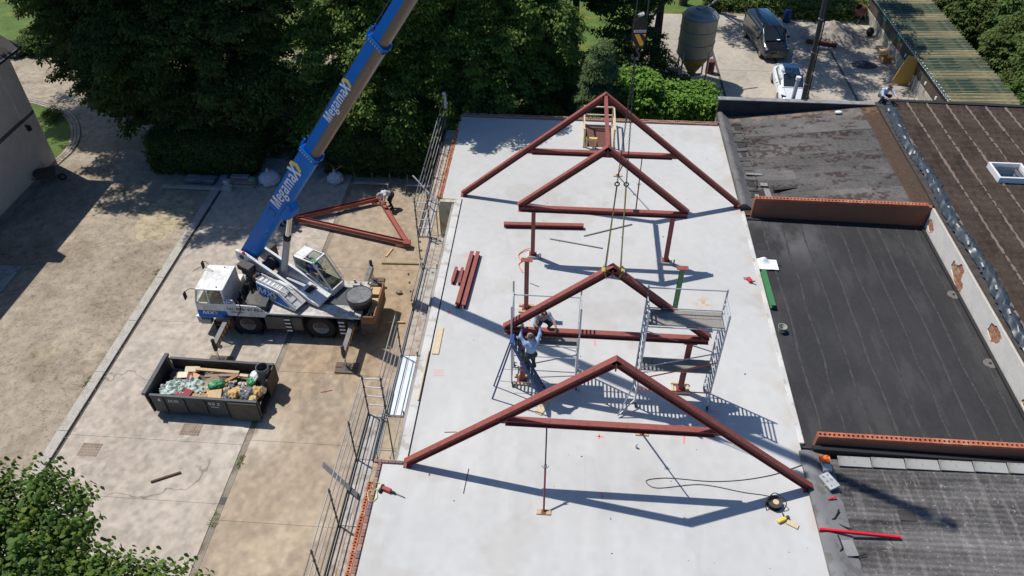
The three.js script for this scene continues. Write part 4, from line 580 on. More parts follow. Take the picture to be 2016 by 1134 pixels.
{
  cr('chassis', uvBox(merge([span(-15.1, -8.0, 0.5, 1.1, zc - 0.5, zc + 0.5), span(-12.65, -11.0, 0.48, 1.22, zn - 0.5, zn - 0.02), span(-12.65, -11.0, 0.48, 1.22, zf + 0.02, zf + 0.5), span(-13.9, -13.0, 0.6, 1.0, zf + 0.1, zn - 0.1), span(-10.6, -9.8, 0.6, 1.0, zf + 0.1, zn - 0.1)])), mat(0.12, 0.11, 0.1, 0.7, { map: dirt3 }));
  cr('deck_plate', uvBox(merge([rbox(4.75, 0.1, zn - zf, -10.7, 1.4, zc, 0.015), rbox(0.6, 0.12, zn - zf, -12.75, 1.38, zc, 0.01)])), mat(0.56, 0.53, 0.49, 0.6, { map: scaled(TDirt, 1.9) }));
  cr('deck_mat', uvBox(merge([span(-10.3, -9.0, 1.452, 1.458, zc - 0.75, zc + 0.45), span(-12.9, -12.4, 1.452, 1.458, zn - 0.34, zn - 0.12)])), mat(0.07, 0.075, 0.08, 0.8));
  // front compartment walls with the telephone number
  const side = new THREE.ExtrudeGeometry(poly([[-14.25, 1.2], [-12.6, 1.2], [-12.45, 1.45], [-12.85, 1.82], [-13.75, 1.86], [-13.85, 2.12], [-14.25, 2.16]]), { depth: 0.04, bevelEnabled: false });
  const panel = cr('side_panel', uvBox(side.translate(0, 0, zn - 0.03)), K.white);
  cr('lettering', text('Tel. 064/ 67.62.25', 0.14, 0.004, 0, 1.1).translate(-13.35, 1.62, zn + 0.011), K.black, panel);
  cr('lettering', text('LIEBHERR', 0.07, 0.004, 0, 1.3).translate(-13.78, 1.43, zn + 0.011), K.black, panel);
  cr('logo_field', box(0.38, 0.2, 0.003, -14.04, 2.02, zn + 0.0125), K.blue, panel); cr('lettering', text('MX', 0.13, 0.004, 0.25, 1.3).translate(-14.1, 2.02, zn + 0.015), K.whitePlain, panel); cr('logo_chevron', chevron(0.13).translate(-13.9, 2.02, zn + 0.015), K.yellowPale, panel);
  cr('engine_bay', uvBox(merge([span(-14.0, -12.8, 1.1, 1.3, zf + 0.3, zn - 0.1), span(-13.9, -13.3, 1.3, 1.7, zf + 0.5, zc - 0.2), span(-12.85, -12.5, 1.3, 1.75, zn - 0.7, zn - 0.1)])), K.darkSteel);
  cr('engine_cover', uvBox(rbox(0.95, 0.08, 1.1, -13.1, 1.6, zc + 0.35, 0.02)), mat(0.16, 0.15, 0.14, 0.8, { map: dirt3 }));
  const hoses = []; const r = rng(5); for (let k = 0; k < 9; k++) { const x = -13.95 + r() * 0.25, z = zf + 0.6 + r() * 1.6; hoses.push(wire([[x, 1.5, z], [x + 0.15, 1.9 + 0.2 * r(), z + 0.1], [x + 0.3, 1.7, z + 0.3], [x + 0.5 * r(), 1.5, z + 0.5]], 0.03, 14, 5)); } cr('hose', merge(hoses), K.black);
  cr('exhaust', merge([tube([-13.75, 1.4, zf + 0.45], [-13.75, 2.5, zf + 0.45], 0.09, 10), tube([-13.6, 1.4, zf + 0.9], [-13.6, 2.25, zf + 0.9], 0.14, 10)]), K.darkSteel);
  // driver cab
  const cabS = poly([[-15.62, 0.95], [-14.2, 0.95], [-14.18, 2.55], [-15.32, 2.58], [-15.6, 1.75]]), cw = 1.72, cz1 = zn - 0.02, cz0 = cz1 - cw;
  const cab = cr('driver_cab', uvBox(new THREE.ExtrudeGeometry(poly([[-15.62, 1.0], [-14.2, 1.0], [-14.19, 1.85], [-15.58, 1.85]]), { depth: cw, bevelEnabled: false }).translate(0, 0, cz0)), K.white);
  cr('cab_roof', uvBox(merge([rbox(1.24, 0.09, cw - 0.06, -14.79, 2.6, (cz0 + cz1) / 2, 0.04)])), K.white, cab);
  cr('cab_pillar', merge([[-15.56, 1.85, -15.36, 2.57], [-14.24, 1.85, -14.24, 2.57], [-14.95, 1.85, -14.9, 2.57]].flatMap(([x, y, x2, y2]) => [cz0 + 0.04, cz1 - 0.04].map((z) => bar([x, y, z], [x2, y2, z], 0.07, 0.07)))), K.white, cab);
  cr('side_window', merge([[cz1 - 0.03], [cz0 + 0.03]].map(([z]) => new THREE.ExtrudeGeometry(poly([[-15.52, 1.87], [-14.28, 1.87], [-14.28, 2.54], [-15.34, 2.54]]), { depth: 0.006, bevelEnabled: false }).translate(0, 0, z))), K.glass, cab);
  cr('windscreen', bar([-15.57, 1.87, (cz0 + cz1) / 2], [-15.37, 2.55, (cz0 + cz1) / 2], cw - 0.14, 0.008), K.glass, cab);
  cr('rear_wall', uvBox(span(-14.23, -14.19, 1.85, 2.56, cz0 + 0.05, cz1 - 0.05)), K.white, cab); cr('cab_lining', uvBox(merge([span(-14.26, -14.235, 1.87, 2.54, cz0 + 0.08, cz1 - 0.08), span(-15.5, -14.27, 1.852, 1.862, cz0 + 0.08, cz1 - 0.08), span(-15.3, -14.27, 2.54, 2.552, cz0 + 0.08, cz1 - 0.08)])), mat(0.09, 0.065, 0.045, 0.9), cab);
  cr('seat', uvBox(merge([rbox(0.5, 0.12, 0.5, -14.7, 1.75, cz1 - 0.5, 0.04), rbox(0.13, 0.65, 0.48, -14.42, 2.05, cz1 - 0.5, 0.04), rbox(0.5, 0.1, 0.4, -14.75, 1.75, cz0 + 0.45, 0.04)])), mat(0.16, 0.1, 0.06, 0.9), cab);
  cr('steering_wheel', new THREE.TorusGeometry(0.2, 0.02, 6, 18).rotateY(Math.PI / 2).rotateZ(-0.5).translate(-15.2, 1.98, cz1 - 0.5), K.black, cab);
  const low = cr('lower_panel', uvBox(merge([box(1.36, 0.4, 0.012, -14.92, 1.22, cz1 + 0.008), box(0.012, 0.4, cw - 0.1, -15.632, 1.25, (cz0 + cz1) / 2)])), K.blue, cab);
  cr('lettering', text('MX', 0.19, 0.004, 0.25, 1.35).translate(-15.1, 1.32, cz1 + 0.015), K.whitePlain); cr('logo_chevron', chevron(0.19).translate(-14.78, 1.32, cz1 + 0.016), K.yellow);
  cr('bumper', uvBox(merge([rbox(0.22, 0.35, zn - zf - 0.1, -15.66, 0.78, zc, 0.04), rbox(0.5, 0.3, 0.3, -15.4, 0.72, zn - 0.16, 0.04)])), mat(0.3, 0.3, 0.3, 0.6));
  for (const z of [zn - 0.2, zf + 0.2]) { const l = cr('headlight', new THREE.CylinderGeometry(0.09, 0.09, 0.05, 12).rotateZ(Math.PI / 2).translate(-15.79, 0.85, z), K.chrome); }
  cr('front_hood', uvBox(rbox(1.2, 0.5, 0.62, -14.85, 1.35, zf + 0.36, 0.05)), K.white);
  cr('cab_step', uvBox(merge([box(0.5, 0.03, 0.2, -14.7, 0.68, zn + 0.0), box(0.5, 0.03, 0.2, -14.7, 0.42, zn + 0.0), box(0.03, 0.5, 0.15, -14.97, 0.6, zn), box(0.03, 0.5, 0.15, -14.43, 0.6, zn)])), K.darkSteel);
  for (const [z, s] of [[cz1, 1], [cz0, -1]]) { const a = cr('mirror_arm', wire([[-15.3, 2.55, z - 0.1 * s], [-15.55, 2.72, z + 0.05 * s], [-15.8, 2.6, z + 0.16 * s]], 0.014, 14, 5), K.black); cr('mirror', rbox(0.06, 0.36, 0.2, -15.8, 2.42, z + 0.17 * s, 0.02), K.black, a); }
  cr('roof_antenna', wire([[-15.0, 2.66, cz0 + 0.5], [-15.5, 2.8, cz0 + 0.4], [-15.95, 2.6, cz0 + 0.5]], 0.012, 16, 4), K.black);
  cr('roof_fitting', merge([tube([-14.5, 2.64, cz1 - 0.2], [-14.5, 2.68, cz1 - 0.2], 0.03), tube([-14.6, 2.64, cz0 + 0.2], [-14.6, 2.68, cz0 + 0.2], 0.03)]), K.black);
  // fenders and side boxes
  for (const x of [-13.5, -10.2]) for (const [z, d] of [[zn - 0.42, 0.42], [zf, 0.42]]) cr('mudguard', new THREE.CylinderGeometry(0.74, 0.74, d, 20, 1, true, -Math.PI * 0.42, Math.PI * 0.84).rotateX(Math.PI / 2).rotateZ(Math.PI * 0).translate(x, 0.63, z + d / 2), K.mud = K.mud || mat(0.05, 0.05, 0.05, 0.8, { side: THREE.DoubleSide }));
  const tyreP = [[0.36, -0.19], [0.5, -0.2], [0.6, -0.19], [0.645, -0.14], [0.65, 0], [0.645, 0.14], [0.6, 0.19], [0.5, 0.2], [0.36, 0.19]].map(([a, b]) => new THREE.Vector2(a, b));
  for (const x of [-13.5, -10.2]) for (const [z, s] of [[zn - 0.23, 1], [zf + 0.23, -1]]) {
    const w = cr('wheel', uvBox(new THREE.LatheGeometry(tyreP, 36).rotateX(Math.PI / 2).translate(x, 0.66, z)), K.rubber);
    const tr = []; for (let k = 0; k < 30; k++) tr.push(box(0.045, 0.035, 0.36, 0, 0.65, 0).rotateZ(k / 30 * Math.PI * 2)); cr('tread', merge(tr).translate(x, 0.66, z), K.rubber, w);
    cr('rim', new THREE.LatheGeometry([[0, 0.02], [0.14, 0.03], [0.15, 0.08], [0.2, 0.08], [0.22, -0.02], [0.3, 0.0], [0.34, 0.13], [0.375, 0.15], [0.375, -0.15]].map(([a, b]) => new THREE.Vector2(a, b)), 28).rotateX(Math.PI / 2).scale(1, 1, s).translate(x, 0.66, z + s * 0.03), mat(0.42, 0.41, 0.39, 0.6, { side: THREE.DoubleSide, map: grain1 }), w);
    const nb = []; for (let k = 0; k < 10; k++) nb.push(new THREE.CylinderGeometry(0.018, 0.018, 0.05, 6).rotateX(Math.PI / 2).translate(x + 0.18 * Math.cos(k * 0.628), 0.66 + 0.18 * Math.sin(k * 0.628), z + s * 0.12)); cr('wheel_nut', merge(nb), K.darkSteel, w);
  }
  for (const x of [-11.62, -9.2]) { const l = cr('access_ladder', uvBox(span(x - 0.16, x + 0.16, 0.4, 1.34, zn - 0.01, zn + 0.015)), K.black); for (let k = 0; k < 4; k++) cr('rung', box(0.26, 0.075, 0.03, x, 0.48 + k * 0.22, zn + 0.03), K.whitePlain, l); }
  // outriggers
  const stripe = (p, q, w, h, n, parent) => { p = A3(p); q = A3(q); for (let k = 0; k < n; k++) { const f = (k + 0.2) / n, f2 = (k + 0.62) / n; const a = p.clone().lerp(q, f), b = p.clone().lerp(q, f2); cr('warning_stripe', bar(a, b, w, h).translate(0, 0, 0), K.yellow, parent); } };
  for (const x of [-14.3, -8.72]) for (const s of [1, -1]) {
    const zi = s > 0 ? zn - 0.1 : zf + 0.1, zo = s > 0 ? -21.75 : -27.4, front = x < -12, y = 0.98;
    cr('outrigger_case', uvBox(span(x - 0.2, x + 0.2, 0.78, 1.2, zc, zi + s * 0.12)), K.darkSteel);
    const b = cr('outrigger_beam', uvBox(bar([x, y, zi], [x, y, zo], 0.2, 0.3)), mat(0.2, 0.19, 0.19, 0.65, { map: dirt3 }));
    stripe([x, y, zi + s * 0.2], [x, y, zo], 0.206, 0.22, 6, b);
    const j = cr('jack', merge([tube([x, 0.75, zo], [x, 1.32, zo], 0.075, 10), new THREE.SphereGeometry(0.085, 10, 6).translate(x, 1.36, zo)]), K.darkSteel); cr('jack_rod', tube([x, 0.16, zo], [x, 0.8, zo], 0.045, 10), K.chrome, j);
    cr('foot_plate', uvBox(merge([new THREE.CylinderGeometry(0.12, 0.3, 0.09, 4).rotateY(Math.PI / 4).translate(x, 0.14, zo)])), K.darkSteel);
    cr('foot_timber', uvBox(merge([rbox(1.0, 0.075, 0.28, x, 0.069, zo - 0.16, 0.01), rbox(0.98, 0.075, 0.28, x + 0.02, 0.069, zo + 0.16, 0.01)])), mat(0.16, 0.12, 0.085, 0.9, { map: wood1 }));
  }
  // rear end: spare pads, box with brown side boards, rope
  const dr = cr('pad_drum', uvBox(new THREE.CylinderGeometry(0.57, 0.57, 0.16, 36).translate(-8.52, 1.88, -24.4)), mat(0.19, 0.195, 0.2, 0.75, { map: scaled(TDirt, 1.1) })); cr('drum_rim', merge([new THREE.TorusGeometry(0.57, 0.025, 6, 40).rotateX(Math.PI / 2).translate(-8.52, 1.96, -24.4), new THREE.CylinderGeometry(0.56, 0.52, 0.35, 30).translate(-8.52, 1.62, -24.4)]), K.darkSteel, dr);
  cr('rear_box', uvBox(merge([span(-8.35, -7.75, 0.45, 1.1, zf + 0.1, zn), span(-8.3, -7.8, 1.1, 1.16, zf + 0.1, zn)])), mat(0.09, 0.085, 0.08, 0.8, { map: dirt3 }));
  cr('side_board', uvBox(merge([box(0.05, 0.42, zn - zf - 0.15, -7.74, 1.32, zc), box(0.55, 0.42, 0.05, -8.03, 1.32, zn - 0.02)])), mat(0.3, 0.16, 0.085, 0.85, { map: wood1 }));
  cr('packing_board', uvBox(merge([rbox(0.35, 0.25, 0.5, -8.0, 1.3, zf + 0.55, 0.01), rbox(0.3, 0.06, 0.9, -7.97, 1.3, zc + 0.2, 0.01)])), K.timber);
  cr('rope_coil', merge([0, 1, 2, 3, 4].map((k) => new THREE.TorusGeometry(0.14 - 0.012 * k, 0.016, 5, 20).rotateX(Math.PI / 2 + 0.2 * (k - 2)).translate(-8.07 + 0.015 * k, 1.28 + 0.02 * k, zn - 0.32))), mat(0.55, 0.4, 0.22, 0.9));
  cr('rear_lamp', merge([rbox(0.02, 0.07, 0.16, -7.74, 0.85, zn - 0.2, 0.008), rbox(0.02, 0.07, 0.16, -7.74, 0.85, zf + 0.3, 0.008)]), K.redDull);
  cr('rear_fitting', merge([tube([-9.0, 1.45, zc - 0.9], [-9.0, 1.8, zc - 0.9], 0.05), rbox(0.35, 0.2, 0.3, -8.9, 1.55, zf + 0.35, 0.03), tube([-8.6, 1.2, zf + 0.1], [-8.3, 1.75, zf + 0.2], 0.04), rbox(0.2, 0.35, 0.3, -8.75, 1.35, zn - 0.25, 0.02)]), mat(0.35, 0.35, 0.35, 0.5, { metalness: 0.4 }));
}
{ // turntable, boom and operator cab
  ss('slew_ring', new THREE.CylinderGeometry(0.85, 0.85, 0.16, 36).translate(2.75, 1.53, 0), K.darkSteel);
  const pl = poly([[-0.25, 2.45], [-0.25, 2.95], [0.05, 3.08], [0.4, 3.0], [3.2, 2.1], [4.05, 1.72], [4.05, 1.6], [1.5, 1.6], [0.7, 1.95]]);
  for (const r of [0.4, -0.44]) ss('turret_plate', uvBox(new THREE.ExtrudeGeometry(pl, { depth: 0.05, bevelEnabled: true, bevelThickness: 0.008, bevelSize: 0.01, bevelSegments: 1 }).translate(0, 0, r)), K.white);
  for (const r of [0.425, -0.415]) ss('turret_flange', uvBox(merge([bar([-0.2, 3.03, r], [0.4, 3.03, r], 0.12, 0.02), bar([0.4, 3.02, r], [3.2, 2.12, r], 0.12, 0.02), bar([3.2, 2.12, r], [4.05, 1.74, r], 0.12, 0.02)])), K.white);
  ss('turret_floor', uvBox(merge([span(1.2, 4.0, 1.6, 1.72, -0.4, 0.4), span(0.3, 1.2, 1.95, 2.0, -0.4, 0.4)])), mat(0.4, 0.42, 0.45, 0.6));
  ss('winch_drum', uvBox(merge([tube([1.1, 2.3, -0.36], [1.1, 2.3, 0.36], 0.26, 18), tube([1.1, 2.3, -0.37], [1.1, 2.3, -0.33], 0.36, 18), tube([1.1, 2.3, 0.33], [1.1, 2.3, 0.37], 0.36, 18)])), K.darkSteel);
  ss('boom_pivot', tube([0.1, 2.75, -0.5], [0.1, 2.75, 0.5], 0.12, 14), K.darkSteel);
  const nose = ss('turret_nose', uvBox(new THREE.ExtrudeGeometry(poly([[3.1, 1.6], [4.3, 1.6], [4.3, 1.7], [3.2, 2.02]]), { depth: 0.9, bevelEnabled: false }).translate(0, 0, -0.44)), K.white);
  ss('grab_rail', wire([[3.0, 2.1, -0.42], [3.0, 2.35, -0.42], [3.9, 1.98, -0.42], [4.2, 1.75, -0.42]], 0.02, 20), K.galv, nose);
  ss('valve_opening', box(0.4, 0.02, 0.5, 3.45, 1.965, -0.02).rotateZ(0), K.black, nose);
  // counterweight housing with the emblem and the ladder on top
  const hood = ss('engine_hood', uvBox(new THREE.ExtrudeGeometry(poly([[1.45, 1.62], [3.5, 1.55], [3.62, 1.72], [2.75, 2.3], [1.5, 2.38]]), { depth: 0.62, bevelEnabled: true, bevelThickness: 0.015, bevelSize: 0.02, bevelSegments: 2 }).translate(0, 0, 0.52)), K.white);
  const blueG = new THREE.ExtrudeGeometry(poly([[1.52, 1.7], [3.05, 1.62], [3.3, 1.7], [2.68, 2.18], [1.52, 2.3]]), { depth: 0.004, bevelEnabled: false }).translate(0, 0, 1.157); ss('emblem_field', blueG, K.blue, hood);
  ss('lettering', text('MX', 0.33, 0.004, 0.25, 1.25).translate(1.98, 2.0, 1.164), K.whitePlain, hood); ss('logo_chevron', chevron(0.33).translate(2.46, 2.0, 1.164), K.yellowPale, hood); ss('lettering', text('Megamax', 0.075, 0.004, 0.1).translate(2.25, 1.76, 1.164), K.whitePlain, hood);
  ss('hood_vent', merge([0, 1, 2, 3].map((k) => box(0.02, 0.01, 0.2, 3.0 + 0.05 * k, 2.165 - 0.034 * k, 0.85).rotateZ(0))), K.darkSteel, hood);
  const lad = ss('roof_ladder', merge([bar([1.45, 2.52, 0.72], [3.25, 2.36, 0.72], 0.04, 0.06), bar([1.45, 2.52, 1.08], [3.25, 2.36, 1.08], 0.04, 0.06)]), K.galv); for (let k = 0; k < 8; k++) ss('rung', tube([1.58 + k * 0.22, 2.51 - k * 0.0195, 0.72], [1.58 + k * 0.22, 2.51 - k * 0.0195, 1.08], 0.018, 6), K.galv, lad);
  ss('hydraulic_block', uvBox(merge([rbox(0.5, 0.45, 0.42, 0.75, 2.55, 0.78, 0.03), rbox(0.35, 0.3, 0.3, 0.3, 2.5, 0.72, 0.02), rbox(0.3, 0.2, 0.45, 1.25, 2.2, 0.75, 0.02)])), mat(0.1, 0.095, 0.09, 0.7, { map: dirt3 }));
  const hz = []; const r = rng(6); for (let k = 0; k < 8; k++) hz.push(wire([[0.5 + 0.1 * k, 2.3, 0.5], [0.7 + 0.1 * k, 2.75 - 0.05 * k, 0.6 + 0.1 * r()], [1.1 + 0.15 * k, 2.4, 0.55], [1.4 + 0.15 * k, 2.1, 0.5]], 0.025, 16, 5)); ss('hose', merge(hz), K.black);
  ss('oil_filter', merge([tube([1.1, 2.2, 0.62], [1.1, 2.45, 0.62], 0.1, 12), tube([1.35, 2.1, 0.6], [1.35, 2.4, 0.6], 0.07, 12)]), mat(0.6, 0.6, 0.6, 0.5));
  ss('beacon', merge([new THREE.CylinderGeometry(0.06, 0.07, 0.13, 12).translate(0.35, 3.12, 0.5)]), mat(0.6, 0.08, 0.03, 0.3));
  ss('back_plate', uvBox(merge([rbox(0.1, 0.6, 0.7, 0.05, 2.5, -0.95, 0.02), rbox(0.5, 0.7, 0.5, 0.5, 2.35, -0.8, 0.03)])), K.darkSteel);
  // lift cylinder
  const cyl = ss('lift_cylinder', tube([1.92, 1.95, 0], [2.84, 4.6, 0], 0.15, 18), mat(0.45, 0.46, 0.47, 0.45, { map: grain1 })); ss('cylinder_collar', tube([2.8, 4.5, 0], [2.88, 4.72, 0], 0.165, 18), K.black, cyl); ss('cylinder_rod', tube([2.86, 4.65, 0], [3.5, 6.42, 0], 0.115, 18), K.chrome, cyl);
  // telescopic boom
  const sec = (w, h) => { const s = new THREE.Shape(); s.moveTo(-w / 2, h / 2); s.lineTo(w / 2, h / 2); s.lineTo(w / 2, -h * 0.08); s.quadraticCurveTo(w / 2, -h * 0.42, w * 0.2, -h * 0.5); s.lineTo(-w * 0.2, -h * 0.5); s.quadraticCurveTo(-w / 2, -h * 0.42, -w / 2, -h * 0.08); s.closePath(); return s; };
  const under = (w, h, k) => { const s = new THREE.Shape(); const e = 0.004; s.moveTo(w / 2 + e, -h * 0.06); s.quadraticCurveTo(w / 2 + e, -h * 0.42 - e, w * 0.2, -h * 0.5 - e); s.lineTo(-w * 0.2, -h * 0.5 - e); s.quadraticCurveTo(-w / 2 - e, -h * 0.42 - e, -w / 2 - e, -h * 0.06); s.lineTo(-w / 2 + 0.03, -h * 0.06); s.quadraticCurveTo(-w / 2 + 0.03, -h * 0.4, -w * 0.2, -h * 0.46); s.lineTo(w * 0.2, -h * 0.46); s.quadraticCurveTo(w / 2 - 0.03, -h * 0.4, w / 2 - 0.03, -h * 0.06); s.closePath(); return s; };
  const ext2 = (s, l0, l1) => new THREE.ExtrudeGeometry(s, { depth: l1 - l0, bevelEnabled: false, curveSegments: 8 }).rotateY(Math.PI / 2).translate(l0, 0, 0);
  const secs = [[0.56, 0.74, -0.35, 8.75], [0.47, 0.62, 8.6, 15.1], [0.42, 0.54, 15.0, 21.6], [0.36, 0.47, 21.5, 27.9]];
  secs.forEach(([w, h, a, b], i) => {
    const s = bm('boom_section', uvBox(toCreasedNormals(ext2(sec(w, h), a, b), 0.5)), K.blue);
    if (i) bm('underside', uvBox(toCreasedNormals(ext2(under(w, h), a, b), 0.5)), K.boomGrey, s);
    if (i < 3) { const c = bm('collar', merge([ext2(sec(w + 0.1, h + 0.1), b - 0.16, b)]), K.blue, s); const st = []; for (let k = 0; k < 6; k++) st.push(box(0.07, 0.05, 0.02, b - 0.08, (h / 2) * (0.85 - 0.3 * k), w / 2 + 0.058)); bm('wear_pad', merge(st), k2(i), s); bm('guide_bracket', merge([bar([b - 0.1, h / 2 + 0.02, -w / 2], [b + 0.08, h / 2 + 0.2, -w / 2], 0.04, 0.05), bar([b - 0.3, h / 2 + 0.16, -0.05], [b + 0.1, h / 2 + 0.16, -0.05], 0.1, 0.06)]), K.blue, s); bm('wiring_loop', wire([[b - 0.2, -h / 2, w * 0.45], [b + 0.05, -h / 2 - 0.1, w * 0.35], [b + 0.2, -h / 2 + 0.02, w * 0.2]], 0.02, 12, 4), K.black, s); }
    if (i === 0) {
      bm('lettering', text('Megama', 0.5, 0.006, 0.0, 0.86).translate(5.95, 0.12, w / 2 + 0.001), K.whitePlain, s); bm('lettering', text('X', 0.62, 0.006, 0.2, 0.9).translate(7.38, 0.14, w / 2 + 0.001), K.whitePlain, s); bm('logo_chevron', chevron(0.56).scale(0.9, 1, 1).translate(7.66, 0.18, w / 2 + 0.002), K.yellowPale, s);
      bm('stiffener', merge([box(0.5, 0.05, 0.02, 4.15, 0.2, w / 2 + 0.008), box(0.03, 0.32, 0.02, 4.4, 0.1, w / 2 + 0.008), box(0.35, 0.05, 0.02, 4.25, -0.1, w / 2 + 0.008)]), K.blueDeep, s);
      bm('cylinder_bracket', uvBox(new THREE.ExtrudeGeometry(poly([[4.2, -0.3], [5.4, -0.3], [5.15, -0.62], [4.75, -0.72], [4.5, -0.6]]), { depth: 0.5, bevelEnabled: false }).translate(0, 0, -0.25)), K.blue, s);
      bm('step_plate', merge([box(0.16, 0.02, 0.06, 3.0, -0.2, w / 2 + 0.02), box(0.12, 0.02, 0.06, 2.6, -0.25, w / 2 + 0.02)]), K.galvDull, s);
    }
    if (i === 1) { bm('lettering', text('Megama', 0.34, 0.006, 0, 0.9).translate(11.7, 0.12, w / 2 + 0.001), K.whitePlain, s); bm('lettering', text('X', 0.42, 0.006, 0.2, 0.9).translate(12.7, 0.14, w / 2 + 0.001), K.whitePlain, s); bm('logo_chevron', chevron(0.38).scale(0.9, 1, 1).translate(12.9, 0.16, w / 2 + 0.002), K.yellowPale, s); }
  });
  function k2(i) { return i === 0 ? K.galv : K.galvDull; }
  const head = bm('boom_head', uvBox(merge([box(0.75, 0.75, 0.05, 28.15, -0.12, 0.2), box(0.75, 0.75, 0.05, 28.15, -0.12, -0.2)])), K.blue); bm('sheave', merge([tube([28.35, -0.3, -0.12], [28.35, -0.3, 0.12], 0.24, 18), tube([28.1, 0.28, -0.1], [28.1, 0.28, 0.1], 0.16, 16)]), K.darkSteel, head);
  bm('hoist_cable', tube([0.6, 0.44, -0.1], [28.1, 0.44, -0.05], 0.012, 5), K.rope);
  // operator cab on the left of the boom
  const c0 = -1.3, c1 = -0.5, prof = [[2.42, 1.55], [2.36, 2.35], [2.5, 3.0], [3.42, 3.02], [4.3, 1.9], [4.25, 1.55]];
  const oc = ss('operator_cab', uvBox(merge([new THREE.ExtrudeGeometry(poly([[2.36, 1.52], [4.28, 1.52], [4.3, 1.78], [2.36, 1.95]]), { depth: c1 - c0, bevelEnabled: true, bevelThickness: 0.02, bevelSize: 0.02, bevelSegments: 2 }).translate(0, 0, c0), span(2.3, 2.4, 1.9, 3.0, c0, c1), rbox(0.5, 0.07, c1 - c0 + 0.04, 2.56, 3.02, (c0 + c1) / 2, 0.02)])), K.white);
  const pill = []; for (const z of [c0 + 0.02, c1 - 0.02]) pill.push(bar([2.38, 3.02, z], [3.44, 3.03, z], 0.06, 0.06), bar([3.44, 3.03, z], [4.28, 1.8, z], 0.06, 0.07), bar([2.36, 1.95, z], [2.36, 3.0, z], 0.07, 0.07), bar([2.36, 1.93, z], [4.26, 1.78, z], 0.05, 0.06)); pill.push(bar([3.44, 3.03, c0], [3.44, 3.03, c1], 0.07, 0.06), bar([4.27, 1.8, c0], [4.27, 1.8, c1], 0.07, 0.06), bar([2.82, 3.02, c0], [2.82, 3.02, c1], 0.05, 0.05)); ss('cab_frame', merge(pill), K.white, oc);
  const sideW = poly([[2.4, 1.96], [4.2, 1.82], [3.42, 2.98], [2.42, 2.98]]); for (const z of [c0, c1]) ss('side_window', new THREE.ExtrudeGeometry(sideW, { depth: 0.006, bevelEnabled: false }).translate(0, 0, z - 0.003), K.glass, oc);
  ss('windscreen', bar([3.46, 3.0, (c0 + c1) / 2], [4.26, 1.83, (c0 + c1) / 2], c1 - c0 - 0.05, 0.008), K.glass, oc); ss('roof_window', box(0.6, 0.008, c1 - c0 - 0.06, 3.13, 3.035, (c0 + c1) / 2), K.glass, oc);
  ss('seat', merge([rbox(0.45, 0.12, 0.45, 3.0, 2.0, -0.92, 0.04), rbox(0.12, 0.6, 0.42, 2.75, 2.3, -0.92, 0.04), rbox(0.3, 0.1, 0.1, 3.15, 2.2, -0.66, 0.02), rbox(0.3, 0.1, 0.1, 3.15, 2.2, -1.18, 0.02)]), K.black, oc);
  ss('floor_mat', span(2.45, 4.2, 1.56 + 0.3, 1.88, c0 + 0.04, c1 - 0.04), K.black, oc);
  ss('roof_rail', merge([wire([[2.4, 3.05, c1 + 0.02], [2.35, 3.18, c1 + 0.02], [3.4, 3.18, c1 + 0.02], [4.3, 1.95, c1 + 0.04]], 0.014, 24, 5), wire([[2.4, 3.05, c0 - 0.02], [2.35, 3.18, c0 - 0.02], [3.4, 3.18, c0 - 0.02], [4.3, 1.95, c0 - 0.04]], 0.014, 24, 5)]), K.galv, oc);
  ss('green_cloth', rbox(0.3, 0.03, 0.14, 3.4, 3.075, -0.66, 0.012), K.greenBright, oc);
  ss('wiper', merge([tube([4.1, 2.1, -0.9], [3.7, 2.66, -0.7], 0.012, 5)]), K.black, oc);
}
